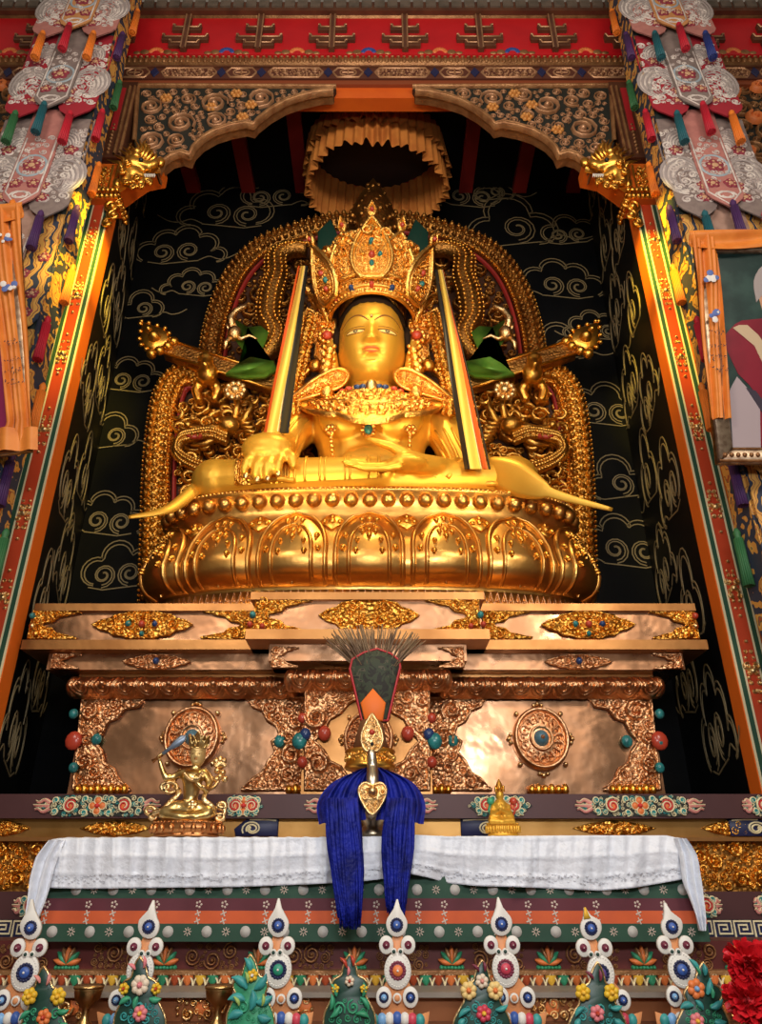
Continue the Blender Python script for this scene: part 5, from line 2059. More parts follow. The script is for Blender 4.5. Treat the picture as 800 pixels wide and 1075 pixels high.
# scarf ends blowing out over the rim of the lotus
rb = smooth_poly([tuple(P(x, y, Y)) for x, y, Y in ((508, 490, 5.36), (535, 500, 5.25), (565, 513, 5.15), (600, 524, 5.1), (643, 535, 5.05))], 6)
n_ = len(rb)
b = MB().tube(rb, [0.05 + 0.10 * math.sin(PI * min(1, (i / (n_ - 1)) * 1.5 + 0.1)) if i < n_ * 0.55 else 0.075 * (1 - i / n_) + 0.012 for i in range(n_)], 10, False, 0.12, (0, 1, 0.6))
b.build('scarf_end', gold_skin, bu)
rb = smooth_poly([tuple(P(x, y, Y)) for x, y, Y in ((215, 505, 5.5), (185, 530, 5.25), (165, 538, 5.15), (135, 543, 5.1))], 6)
n_ = len(rb)
b = MB().tube(rb, [0.055 * (1 - i / n_) + 0.012 for i in range(n_)], 10, False, 0.3, (0, 1, 0.6))
b.build('scarf_end', gold_skin, bu)

# ================================================================== STRIPED SILK STREAMERS
def streamer(top, bot, order, lab, Yt, Yb_, sgn):
    root = thing('silk_streamer', lab, 'streamer', tuple(P(bot[0], bot[1], Yb_)), 'striped streamers beside the statue')
    cols = {'o': silk_red, 'y': silk_yellow, 'b': silk_black, 'c': mat('silk_cream' + lab[:12], (0.80, 0.66, 0.36), 0, 0.5)}
    x = 0.0
    tot = sum(w_ for _, w_ in order)
    for k, (c, w_) in enumerate(order):
        b = MB()
        f0, f1 = x / tot, (x + w_) / tot

        def sur(u, v, f0=f0, f1=f1, k=k):
            f = f0 + (f1 - f0) * u
            wd = 10 + 16 * (1 - (1 - v) ** 2)
            px = top[0] + (bot[0] - top[0]) * v + (f - 0.5) * wd + 1.4 * math.sin(3.2 * v + k)
            py = top[1] + (bot[1] - top[1]) * v
            Y = Yt + (Yb_ - Yt) * v + 0.035 * math.sin(f * 9 + 2 * v) * (1 if sgn else 1) - 0.012 * math.sin(PI * u)
            return P(px, py, Y)
        b.grid(sur, 5, 24)
        n = len(b.v)
        b.v += [(p[0], p[1] + 0.012, p[2]) for p in b.v[:n]]
        b.f += [tuple(i + n for i in reversed(q)) for q in b.f[:]]
        b.build({'o': 'orange_band', 'y': 'yellow_band', 'b': 'black_band', 'c': 'cream_band'}[c], cols[c], root)
        x += w_
    return root


streamer((318, 279), (290, 454), [('o', 4), ('y', 10), ('c', 1.5), ('b', 9)], 'striped silk streamer on the left of the statue, orange edge outermost', 5.42, 5.16, 1)
streamer((461, 283), (501, 492), [('b', 7), ('y', 11), ('c', 1.5), ('o', 5), ('b', 2)], 'striped silk streamer on the right of the statue, reaching down to its knee', 5.42, 5.14, -1)

# ================================================================== PAINTED ALTAR TIERS BELOW THE THRONE
al = thing('altar_base', 'dark stepped altar base with plum beams, copper bands and painted scrolls under the throne', 'altar', (0, 5.0, 0))
AXW = 2.36


def zz(y, Y):
    return P(400, y, Y).z


MB().box((-2.5, 4.62, 0), (2.27, 6.45, E + 0.30)).build('core', brown_wood, al, False)
MB().box((-AXW, 4.40, 0), (AXW, 4.62, zz(985, 4.38))).build('lower_core', brown_wood, al, False)
ub = MB().box((-AXW, 4.52, zz(859, 4.52)), (AXW, 4.66, zz(833.5, 4.52))).build('upper_beam', purple_wood, al, False)
MB().box((-AXW, 4.58, zz(881, 4.58)), (AXW, 4.65, zz(859, 4.58))).build('copper_band', mat('brass_band', (0.46, 0.25, 0.08), 1, 0.42, (0.36, 0.18, 0.05), 5), al, False)
MB().box((-AXW, 4.54, zz(883, 4.54)), (AXW, 4.66, zz(879, 4.54))).build('copper_lip', copper, al, False)
MB().box((-AXW, 4.60, zz(938, 4.60)), (AXW, 4.66, zz(882, 4.6))).build('carved_field', gold_dark, al, False)
lb = MB().box((-AXW, 4.40, zz(965.5, 4.40)), (AXW, 4.64, zz(936, 4.40))).build('lower_beam', purple_wood, al, False)
MB().box((-AXW, 4.38, zz(985, 4.38)), (AXW, 4.64, zz(966, 4.38))).build('fret_band', navy, al, False)


def ornament(par, px0, px1, y0, y1, Y, seed, ends=(1, 1)):
    """painted scroll group: flower in the middle, spirals, flames at the ends"""
    a0, zt = XZ(px0, y0, Y)
    a1, zb_ = XZ(px1, y1, Y)
    xc, zc, hw, hh = (a0 + a1) / 2, (zt + zb_) / 2, (a1 - a0) / 2, (zt - zb_) / 2
    fr = front(Y)
    W_, G_, O_, R_, P_ = MB(), MB(), MB(), MB(), MB()
    half = [(0.0, 0.95), (0.30, 0.92), (0.55, 1.0), (0.72, 0.7), (0.80, 0.45), (1.0, 0.0)]
    shape = [(xc + x * hw, zc + z * hh) for x, z in half] + [(xc + x * hw, zc - z * hh) for x, z in half[-2::-1]] + [(xc - x * hw, zc - z * hh) for x, z in half[1:]] + [(xc - x * hw, zc + z * hh) for x, z in half[-2:0:-1]]
    shape = shape if area(shape) > 0 else shape[::-1]
    MB().prism(shape, fr, -0.004, 0.002).build('painted_ground', dark_field, par, False)
    for s in (-1, 1):
        # big bloom spiral
        c = (xc + s * hw * 0.42, zc)
        O_.dome(c[0], c[1], hh * 0.62, fr, 0, 0.012, 14)
        for off, bb in ((0.80, W_), (0.55, R_)):
            pts = [(c[0] + s * -1 * hh * off * (1 - 0.75 * t) * math.cos(4.0 * PI * t * 0.8 + 0.6), c[1] + hh * off * (1 - 0.75 * t) * math.sin(4.0 * PI * t * 0.8 + 0.6)) for t in [i / 22 for i in range(23)]]
            bb.ridge(pts, hh * 0.085, fr, 0.008, 0.012)
        if ends[0 if s < 0 else 1]:
            for k in range(3):
                z0 = (k - 1) * hh * 0.42
                pts = smooth_poly([(xc + s * hw * 0.74, zc + z0 * 0.5), (xc + s * hw * 0.84, zc + z0 * 1.3), (xc + s * hw * 0.92, zc + z0 * 0.7), (xc + s * hw * (1.0 - 0.03 * abs(k - 1)), zc + z0 * 0.9)], 4)
                P_.ridge(pts, [hh * 0.20 * (1 - i / len(pts)) + 0.002 for i in range(len(pts))], fr, 0.002, 0.012)
                W_.ridge([(p[0], p[1] + hh * 0.10) for p in pts], hh * 0.045, fr, 0.006, 0.010)
        for k in range(4):
            a, b_ = ((0.20, 0.62), (0.20, -0.62), (0.66, 0.50), (0.66, -0.50))[k]
            c2 = (xc + s * hw * a, zc + hh * b_)
            for off, bb in ((0.36, W_), (0.24, G_)):
                d = 1 if b_ > 0 else -1
                pts = [(c2[0] + s * hh * off * (1 - 0.7 * t) * math.cos(d * 3.2 * PI * t * 0.8 - 1.2), c2[1] + hh * off * (1 - 0.7 * t) * math.sin(d * 3.2 * PI * t * 0.8 - 1.2)) for t in [i / 14 for i in range(15)]]
                bb.ridge(pts, hh * 0.07, fr, 0.002, 0.012)
            G_.dome(c2[0], c2[1], hh * 0.12, fr, 0.002, 0.012, 8)
    W_.scrolls(shape, fr, hh * 0.14, hh * 0.30, 70, seed, 0.0, 0.14, 0.5, bosses=False)
    G_.scrolls(shape, fr, hh * 0.12, hh * 0.26, 40, seed + 50, 0.001, 0.16, 0.5, bosses=False)
    for k in range(4):
        a = PI / 4 * 0 + k * PI / 2
        O_.dome(xc + hh * 0.48 * math.cos(a), zc + hh * 0.48 * math.sin(a), hh * 0.36, fr, 0, 0.014, 10)
        W_.ridge([(xc + hh * 0.48 * math.cos(a) + hh * 0.36 * math.cos(g), zc + hh * 0.48 * math.sin(a) + hh * 0.36 * math.sin(g)) for g in [2 * PI * i / 12 for i in range(12)]], hh * 0.05, fr, 0.002, 0.012, closed=True)
    R_.dome(xc, zc, hh * 0.26, fr, 0.006, 0.02, 10)
    for bb, nm, m in ((W_, 'cream_scroll', cream), (G_, 'green_scroll', teal_paint), (O_, 'orange_bloom', orange_paint), (R_, 'red_scroll', red_paint), (P_, 'flame_scroll', pink_paint)):
        if bb.v:
            bb.build(nm, m, par)


ornament(ub, 38, 168, 834.5, 857.5, 4.515, 1)
ornament(ub, 602, 742, 834.5, 857.5, 4.515, 2)
ornament(ub, 236, 276, 834.5, 857.5, 4.515, 3, (0, 0))
ornament(ub, 320, 460, 834.5, 857.5, 4.515, 4)
ornament(ub, 490, 560, 834.5, 857.5, 4.515, 5, (0, 0))
ornament(ub, 776, 860, 834.5, 857.5, 4.515, 6)
ornament(lb, 16, 80, 938, 964, 4.395, 7)
ornament(lb, 700, 760, 938, 964, 4.395, 8)
ornament(lb, 788, 850, 938, 964, 4.395, 9)
b = MB()
for px0, px1 in ((85, 158), (600, 690), (-20, 30), (735, 800)):
    a0, zt = XZ(px0, 861, 4.575)
    a1, zb_ = XZ(px1, 878, 4.575)
    xc, zc, hw, hh = (a0 + a1) / 2, (zt + zb_) / 2, (a1 - a0) / 2, (zt - zb_) / 2
    sh = [(xc - hw, zc), (xc - hw * .6, zc + hh * .6), (xc, zc + hh), (xc + hw * .6, zc + hh * .6), (xc + hw, zc), (xc + hw * .6, zc - hh * .6), (xc, zc - hh), (xc - hw * .6, zc - hh * .6)][::-1]
    b.prism(sh, front(4.575), -0.008, 0.01, 0.006)
    b.scrolls(sh, front(4.575), 0.010, 0.028, 60, 5, 0.008, 0.22, 0.8)
b.build('lozenge_relief', gold_rel, al)
for px, s in ((270, -1), (506, 1), (788, 1)):
    b = MB()
    a, z = XZ(px, 868, 4.56)
    k = mpp(868, 4.56)
    c = MB()
    sh = [(a - 22 * k * s, z - 9 * k), (a + 22 * k * s, z - 9 * k), (a + 24 * k * s, z - 2 * k), (a + 10 * k * s, z + 9 * k), (a - 22 * k * s, z + 9 * k)]
    sh = sh if area(sh) > 0 else sh[::-1]
    c.prism(sh, front(4.565), -0.02, 0.01, 0.004)
    cb = c.build('cloud_bracket', navy, al)
    for t0 in (1.0, 0.6):
        b.ridge([(a + s * k * 5 + s * k * 11 * t0 * (1 - 0.7 * t) * math.cos(-0.6 + 8 * t), z - k * 2 + k * 8 * t0 * (1 - 0.7 * t) * math.sin(-0.6 + 8 * t)) for t in [i / 18 for i in range(19)]], k * 0.9, front(4.555), 0, 0.012)
    b.ridge([(a - 20 * k * s, z + 6 * k), (a - 8 * k * s, z + 7 * k), (a + 8 * k * s, z + 7 * k)], k * 0.9, front(4.555), 0, 0.012)
    b.build('cream_line', cream, cb)
# big gilt reliefs on the recessed field, and the meander on the fret band
for x0, x1 in ((-60, 60), (690, 860)):
    pts = poly([(x0, 884), (x1, 884), (x1, 934), (x0, 934)], 4.6)
    pts = pts if area(pts) > 0 else pts[::-1]
    MB().scrolls(pts, front(4.6), 0.012, 0.045, 190, 6, 0.0, 0.22, 0.8).build('field_relief', gold_rel, al)
b = MB()
k = mpp(975, 4.37)
for px in list(range(-40, 60, 21)) + list(range(738, 860, 21)):
    a, z = XZ(px, 975.5, 4.38)
    q = [(-9, -7.5), (-9, 7.5), (9, 7.5), (9, -4), (-4.5, -4), (-4.5, 4), (4.5, 4), (4.5, 0), (-1, 0)]
    b.ridge([(a + x * k, z + y * k) for x, y in q], k * 1.0, front(4.378), 0, 0.006, flat=True)
b.build('meander', cream, al, False)

# ================================================================== OFFERING TABLE
YT = 3.97
zt_ = zz(881, YT)
tb = thing('offering_table', 'long carved dark red offering table under the striped hanging and white silk', 'table', (0, 4.2, 0))
tx0, tx1 = P(52, 930, YT).x, P(735, 930, YT).x
MB().box((tx0 + 0.01, YT + 0.02, zt_ - 0.06), (tx1 - 0.01, 4.36, zt_)).build('tabletop', red_wood, tb, False)
MB().box((tx0 + 0.03, YT + 0.10, zz(989, YT)), (tx1 - 0.03, 4.36, zt_ - 0.06)).build('upper_panel', red_wood, tb, False)
fp = MB().box((-AXW, YT + 0.09, 0), (AXW, 4.36, zz(989, YT))).build('front_panel', mat('deep_red', (0.10, 0.012, 0.01), 0, 0.5), tb, False)
# carved lotus row and petal frieze
YP = YT + 0.085
for px in (-25, 72, 174, 272, 372, 474, 575, 674, 772):
    a, z = XZ(px, 1004, YP)
    k = mpp(1004, YP)
    cols = {'gold_petal': (MB(), brown_gilt), 'green_petal': (MB(), leaf_green), 'orange_petal': (MB(), orange_paint)}
    fr = front(YP)
    for j in range(-3, 4):
        g = j * 0.42
        nm = ('orange_petal', 'gold_petal', 'green_petal')[abs(j) % 3]
        pts = [(a + t * 15 * k * math.sin(g), z - 7 * k + t * 17 * k * math.cos(g) * (0.8 if abs(j) > 2 else 1)) for t in [i / 6 for i in range(7)]]
        cols[nm][0].ridge(pts, [k * 3.4 * math.sin(PI * (0.1 + 0.85 * i / 6)) for i in range(7)], fr, 0, 0.03)
    for j in range(-3, 4):
        cols['green_petal'][0].dome(a + j * 3.6 * k, z - 10 * k, 2.4 * k, fr, 0, 0.02, 7)
    for nm, (bb, m) in cols.items():
        bb.build(nm, m, fp)
b = MB()
for i in range(9):
    x0 = -28 + i * 100 + 24
    pts = poly([(x0, 991), (x0 + 54, 991), (x0 + 54, 1018), (x0, 1018)], YP)
    b.scrolls(pts if area(pts) > 0 else pts[::-1], front(YP), 0.010, 0.04, 60, i, 0, 0.12, 0.4, bosses=False, turns=1.9)
b.build('carved_scroll', brown_gilt, fp)
zf0, zf1 = zz(1034, YP), zz(1021, YP)
MB().box((-AXW, YP - 0.05, zf0), (AXW, YP + 0.02, zf1)).build('frieze_ground', brown_wood, tb, False)
MB().box((-AXW, YP - 0.065, zf1 - 0.004), (AXW, YP + 0.02, zf1 + 0.014)).build('frieze_fillet', brown_gilt, tb, False)
pb = {0: (MB(), orange_paint), 1: (MB(), leaf_green), 2: (MB(), mat('brick_red', (0.42, 0.07, 0.02), 0, 0.5)), 3: (MB(), yellow_paint)}
st = 13.0 * mpp(1028, YP)
fr = front(YP - 0.05)
n = int(AXW * 2 / st)
for i in range(n):
    x = -AXW + (i + 0.5) * st
    c = pb[(0, 2, 1, 2, 0, 3, 1)[i % 7]][0]
    c.ridge([(x, zf1 - 0.005), (x, zf1 - 0.5 * (zf1 - zf0)), (x, zf0 + 0.004)], [st * 0.46, st * 0.40, st * 0.12], fr, 0, 0.02)
for k_, (bb, m) in pb.items():
    bb.build('frieze_petal', m, tb)
b = MB()
for i in range(n + 1):
    x = -AXW + i * st
    b.ridge([(x, zf0 + 0.002), (x - st * 0.12, (zf0 + zf1) / 2), (x - st * 0.42, zf1)], 0.004, fr, 0.004, 0.012)
    b.ridge([(x, zf0 + 0.002), (x + st * 0.12, (zf0 + zf1) / 2), (x + st * 0.42, zf1)], 0.004, fr, 0.004, 0.012)
b.build('frieze_outline', cream, tb)

# lower shelf in front
AXW = 3.05
sh = thing('offering_shelf', 'copper fronted shelf with gilt scrolls below the carved table front', 'shelf', (0, 3.85, 0))
zs = zz(1041, 3.78)
MB().box((-AXW, 3.76, zs - 0.02), (AXW, 4.045, zs)).build('shelf_top', mat('grey_ledge', (0.30, 0.25, 0.20), 0.1, 0.5), sh, False)
MB().box((-AXW, 3.80, 0), (AXW, 4.045, zs - 0.02)).build('shelf_front', mat('brown_copper', (0.36, 0.13, 0.05), 0.6, 0.42), sh, False)
MB().box((-AXW, 3.30, zz(1090, 3.4) - 0.04), (AXW, 3.80, zz(1090, 3.4))).build('lower_step', brown_wood, sh, False)
MB().box((-AXW, 3.36, 0), (AXW, 3.78, zz(1090, 3.4) - 0.04)).build('step_front', brown_wood, sh, False)
ZS2 = zz(1090, 3.4)
for px0, px1 in ((62, 86), (184, 238), (310, 330), (556, 606), (740, 780)):
    pts = poly([(px0, 1046), (px1, 1046), (px1, 1070), (px0, 1070)], 3.795)
    pts = pts if area(pts) > 0 else pts[::-1]
    MB().scrolls(pts, front(3.795), 0.012, 0.035, 30, px0, 0, 0.22, 0.7).build('scroll_relief', gold_pale, sh)
    MB().dome((pts[0][0] + pts[1][0]) / 2, (pts[0][1] + pts[2][1]) / 2, 0.03, front(3.795), 0, 0.008, 10).build('scroll_bloom', orange_paint, sh)

# striped hanging in front of the table
va = thing('striped_valance', 'green, maroon and orange striped cloth hanging along the front of the table', 'hanging', (0, YT, zz(960, YT)))
cl_g = mat('cloth_green', (0.022, 0.075, 0.045), 0, 0.7, (0.016, 0.06, 0.036), 8)
cl_m = mat('cloth_maroon', (0.12, 0.022, 0.035), 0, 0.7, (0.10, 0.018, 0.028), 8)
cl_o = mat('cloth_orange', (0.66, 0.115, 0.03), 0, 0.7, (0.58, 0.10, 0.03), 8)
dot_w = mat('dot_white', (0.52, 0.50, 0.46), 0, 0.7)
dot_p = mat('print_pale', (0.62, 0.50, 0.42), 0, 0.7)
rows = [('green_stripe', cl_g, 918, 943), ('maroon_stripe', cl_m, 943, 956), ('orange_stripe', cl_o, 956, 969.5), ('green_stripe', cl_g, 969.5, 988.5)]
vx0, vx1 = P(46, 950, YT).x, P(738, 950, YT).x
km = mpp(955, YT)


def vsurf(x, z, h=0.0):
    return Vector((x, YT - 0.012 - 0.007 * math.sin(x * 9) - 0.004 * math.sin(x * 23 + 1) - h, z))


MB().box((vx0, YT - 0.001, zz(905, YT)), (vx1, YT + 0.018, zz(988, YT))).build('lining', cl_m, va, False)
for k_, (nm, m, y0, y1) in enumerate(rows):
    z1, z0 = zz(y0, YT), zz(y1, YT)
    b = MB().grid(lambda u, v: vsurf(vx0 + (vx1 - vx0) * u, z0 + (z1 - z0) * v), 150, 2)
    band_o = b.build(nm, m, va)
    fr = lambda a, c, h: vsurf(a, c, h)
    d1, d2 = MB(), MB()
    zm = (z0 + z1) / 2
    if k_ in (0, 3):
        px = 60 if k_ == 3 else 78
        if k_ == 0:
            zm = zz(934, YT)
        else:
            zm = zz(978, YT)
        i = 0
        while px < 735:
            a, _ = XZ(px, 950, YT)
            d1.prism([(a + 5.4 * km * math.cos(g), zm + 5.4 * km * math.sin(g)) for g in [2 * PI * t / 16 for t in range(16)]], fr, 0, 0.003)
            c = a + 20 * km
            for t in range(8):
                g = 2 * PI * t / 8
                d2.ridge([(c + 1.2 * km * math.cos(g), zm + 1.2 * km * math.sin(g)), (c + 4.2 * km * math.cos(g), zm + 4.2 * km * math.sin(g))], 0.5 * km, fr, 0.0, 0.004)
            px += 40
    else:
        px = 50
        i = 0
        while px < 735:
            a, _ = XZ(px, 950, YT)
            if k_ == 1:
                for t in range(5):
                    g = 2 * PI * t / 5
                    d2.dome(a + 2.6 * km * math.cos(g), zm + 2.6 * km * math.sin(g), 1.3 * km, fr, 0, 0.003, 6)
            else:
                for dz in (-3.5, 3.5):
                    for g in (0.4, 0.4 + PI / 2):
                        d2.ridge([(a - 3.2 * km * math.cos(g), zm + dz * km - 3.2 * km * math.sin(g)), (a + 3.2 * km * math.cos(g), zm + dz * km + 3.2 * km * math.sin(g))], 0.8 * km, fr, 0, 0.004)
            px += (44, 27, 44)[i % 3]
            i += 1
    if d1.v:
        d1.build('white_dot', dot_w, band_o)
    d2.build('printed_flower', dot_p, band_o)

# white silk over the table
wc = thing('white_silk_cloth', 'long creased white silk cloth draped over the front of the offering table', 'cloth', (0, YT, zt_))
lowpx = [(50, 931), (90, 932), (160, 931), (250, 930), (330, 927), (370, 925), (410, 921), (430, 916), (449, 920), (470, 926), (500, 929), (540, 930), (590, 932), (630, 934), (665, 931), (695, 926), (722, 921)]
toppx = [(50, 884), (60, 880), (200, 879), (340, 879), (400, 878), (430, 876), (470, 878), (600, 877), (700, 877), (722, 882)]


def interp(tab, x):
    for i in range(len(tab) - 1):
        if x <= tab[i + 1][0]:
            a, c = tab[i], tab[i + 1]
            return a[1] + (c[1] - a[1]) * max(0, (x - a[0])) / (c[0] - a[0])
    return tab[-1][1]


wx0, wx1 = 50, 722


def cloth(u, v, th_=0.0):
    px = wx0 + (wx1 - wx0) * u
    if v < 0.25:                           # part lying on the table top
        t = v / 0.25
        y = interp(toppx, px)
        p = P(px, y, YT - 0.02)
        yy = 4.30 - (4.30 - YT + 0.035) * t
        return Vector((p.x, yy, zt_ + 0.012 + (p.z - zt_ - 0.012) * t ** 3 + 0.004 * math.sin(px * 0.35 + t * 3)))
    t = (v - 0.25) / 0.75
    y = interp(toppx, px) + (interp(lowpx, px) - interp(toppx, px)) * t
    fold = 0.010 * math.sin(px * 0.115 + 1.3 * t) * (0.3 + t) + 0.006 * math.sin(px * 0.33 + 2 * t)
    crease = 0.012 * (abs(((px - 8) / 18.5) % 1 - 0.5) * 2) ** 6 + 0.010 * (abs((t * 2.6 + 0.1 * math.sin(px * 0.02)) % 1 - 0.5) * 2) ** 6
    swag = 0.02 * math.sin((px - 430) / 60 * PI + t * 2.0) if 430 < px < 560 else 0
    return P(px, y, YT - 0.045 - 0.012 * math.sin(PI * min(1, t * 1.3)) - fold - crease - swag * t)


b = MB().grid(cloth, 300, 28)
n = len(b.v)
b.v += [(p[0], p[1] + 0.004, p[2] - 0.004) for p in b.v[:n]]
b.f += [tuple(i + n for i in reversed(q)) for q in b.f[:]]
clo = b.build('cloth', white_silk, wc)
b = MB()
rnd = random.Random(31)
fc = lambda a, c, h: cloth((a - wx0) / (wx1 - wx0), c / 62.0) + Vector((0, -0.002 - h, 0))
for i in range(200):
    px = wx0 + 6 + (wx1 - wx0 - 12) * i / 199
    for k in range(2):
        v0 = 62.0 * (0.80 + 0.13 * rnd.random())
        b.ridge([(px - 1.2, v0), (px + rnd.uniform(-0.5, 1.0), v0 + 0.8), (px + 1.3, v0 + rnd.uniform(-1.2, 1.2))], [0.34, 0.34, 0.34], fc, 0, 0.0015, flat=True)
b.build('woven_border', mat('woven_grey', (0.56, 0.57, 0.62), 0, 0.6), clo, False)
for s, pts_, ws in ((-1, [(60, 882), (50, 900), (44, 922), (40, 942), (36, 958), (33, 970)], [14, 20, 19, 15, 11, 6]), (1, [(714, 880), (722, 898), (726, 925), (731, 945), (735, 962), (737, 977)], [10, 15, 16, 12, 9, 6])):
    pth = smooth_poly([tuple(P(x, y, YT - 0.075)) for x, y in pts_], 5)
    b = MB()
    m = len(pth)

    def tail(u, v):
        i = min(m - 1, int(round(v * (m - 1))))
        wv = ws[min(len(ws) - 1, int(v * (len(ws) - 1)))] + (ws[min(len(ws) - 1, int(v * (len(ws) - 1)) + 1)] - ws[min(len(ws) - 1, int(v * (len(ws) - 1)))]) * ((v * (len(ws) - 1)) % 1)
        f = (u - 0.5) * 2
        return Vector((pth[i][0] + f * wv * km * 0.62, pth[i][1] - 0.02 * math.sin(f * 7 + 2 * v) + 0.01 * f, pth[i][2]))
    b.grid(tail, 22, m - 1)
    n = len(b.v)
    b.v += [(p[0], p[1] + 0.006, p[2]) for p in b.v[:n]]
    b.f += [tuple(i + n for i in reversed(q)) for q in b.f[:]]
    b.build('hanging_end', white_silk, wc)

# ================================================================== VASE WITH FEATHER FAN AND BLUE SCARF
YV = 4.13
kv = mpp(800, YV)
vz = zt_ + 0.016
vs = thing('ritual_vase', 'silvery ritual vase with gilt crown ring, spout and feather fan at the altar centre', 'vase', (P(392, 870, YV).x, YV, vz))
vx = P(392, 850, YV).x
zr0 = P(390, 806, YV).z
b = MB().lathe([(0.075, 0), (0.085, 0.015), (0.06, 0.04), (0.05, 0.06), (0.085, 0.11), (0.115, 0.19), (0.115, 0.26), (0.085, 0.33), (0.055, 0.37), (0.05, zr0 - vz)], (vx, YV, vz), 28)
b.build('vase_body', mat('silver_bronze', (0.60, 0.50, 0.36), 1, 0.34, (0.42, 0.32, 0.2), 10), vs)
vx2 = P(388.5, 790, YV).x
zr1 = P(388, 788, YV).z
b = MB().lathe([(0.03, -0.015), (0.128, -0.012), (0.138, 0.0), (0.135, 0.012), (0.128, 0.02), (0.128, zr1 - zr0 - 0.02), (0.136, zr1 - zr0 - 0.01), (0.132, zr1 - zr0), (0.115, zr1 - zr0), (0.11, 0.02), (0.03, 0.01)], (vx2, YV, zr0), 36)
rg = b.build('crown_ring', gold, vs)
b = MB()


def rfr(a, c, h):
    g = a / 0.128
    return (vx2 + (0.129 + h) * math.sin(g), YV - (0.129 + h) * math.cos(g), zr0 + c)


b.scrolls([(-0.19, 0.025), (0.19, 0.025), (0.19, zr1 - zr0 - 0.02), (-0.19, zr1 - zr0 - 0.02)], rfr, 0.008, 0.018, 110, 5, 0, 0.24, 0.7)
b.build('ring_scroll', gold_fine, rg)
b = MB()
zc = P(390, 770, YV - 0.13).z
fr = front(YV - 0.13)
pxc = P(390.5, 770, YV - 0.13).x
lf = [(pxc + x, zc - 0.09 + z) for x, z in leaf_shape(0.055, 0.19)]
b.prism(lf, fr, -0.012, 0.008, 0.004)
b.ridge(lf, 0.008, fr, 0.004, 0.012, closed=True)
b.scrolls(lf, fr, 0.006, 0.014, 40, 9, 0.006, 0.24, 0.8)
pq = b.build('front_plaque', gold_pale, vs)
MB().dome(pxc, zc + 0.005, 0.016, fr, 0.008, 0.016, 10).build('plaque_stone', coral, pq)
MB().dome(pxc, zc - 0.055, 0.010, fr, 0.008, 0.012, 10).build('plaque_stone', silk_black, pq)
# spout
pts = [P(x, y, Y) for x, y, Y in ((390, 852, YV - 0.12), (391, 840, YV - 0.20), (391, 822, YV - 0.235), (391, 806, YV - 0.20), (390.5, 795, YV - 0.205), (390, 788, YV - 0.20))]
b = MB().tube(smooth_poly([tuple(p) for p in pts], 4), [0.045 - 0.027 * (i / 20) for i in range(21)], 12)
sp = b.build('spout', mat('silver_pale', (0.72, 0.62, 0.46), 1, 0.3), vs)
b = MB()
a, z = XZ(391, 836, YV - 0.25)
shd = smooth_poly([(a, z - 0.085), (a + 0.05, z - 0.03), (a + 0.068, z + 0.03), (a + 0.04, z + 0.06), (a, z + 0.05), (a - 0.04, z + 0.06), (a - 0.068, z + 0.03), (a - 0.05, z - 0.03)], 3, True)
shd = shd if area(shd) > 0 else shd[::-1]
fr = front(YV - 0.25)
b.prism(shd, fr, -0.03, 0.02, 0.01)
b.ridge(shd, 0.008, fr, 0.012, 0.014, closed=True)
b.scrolls(shd, fr, 0.007, 0.018, 50, 3, 0.016, 0.24, 0.8)
b.dome(a, z + 0.02, 0.03, fr, 0.015, 0.05, 10)
b.build('spout_mask', gold_pale, sp)
# fan: brocade sheath and stalks
sheath = [(380, 757), (367.5, 703), (370, 693), (382, 686), (396, 682), (410, 687), (419, 694), (420, 701), (407, 757)]
sp_ = poly(sheath, YV)
sp_ = sp_ if area(sp_) > 0 else sp_[::-1]
dark_bro = ramp_mat('dark_brocade', [(0, (0.018, 0.016, 0.010)), (0.45, (0.035, 0.045, 0.022)), (0.60, (0.085, 0.075, 0.045)), (0.66, (0.02, 0.016, 0.012))], 14, 1.5, 0.7, 0, 'noise')
fs_ = MB().prism(sp_, front(YV), -0.05, 0.03, 0.015).build('fan_sheath', dark_bro, vs)
MB().ridge(sp_, 0.008, front(YV), 0.012, 0.014, closed=True).build('red_piping', crimson, fs_)
dm = poly([(383, 757), (378.5, 738), (391.5, 723), (405, 738), (402, 757)], YV - 0.032)
MB().prism(dm if area(dm) > 0 else dm[::-1], front(YV - 0.032), -0.005, 0.012, 0.006).build('orange_patch', mat('patch_orange', (0.85, 0.17, 0.01), 0, 0.6), fs_)
MB().tube([P(390, 757, YV), P(389, 790, YV)], [0.06, 0.10], 12).build('fan_neck', mat('neck_brown', (0.2, 0.08, 0.03), 0, 0.6), fs_)
b = MB()
rnd = random.Random(12)
for i in range(130):
    f = rnd.uniform(-1, 1)
    s = P(394 + f * 22, 700 - 6 * (1 - abs(f)), YV + rnd.uniform(-0.03, 0.04))
    ln = rnd.uniform(0.75, 1.0)
    tip = P(392 + f * 52 + rnd.uniform(-4, 4), 654 + 12 * abs(f) ** 2 + (1 - ln) * 46, YV + rnd.uniform(-0.06, 0.08))
    mid = (s + tip) / 2 + Vector((rnd.uniform(-0.008, 0.008), 0, 0.005))
    b.tube([s, mid, tip], [0.0042, 0.0036, 0.0022], 4)
b.build('feather_stalk', mat('stalk', (0.30, 0.20, 0.11), 0, 0.6, (0.16, 0.09, 0.05), 12), vs)['kind'] = 'stuff'

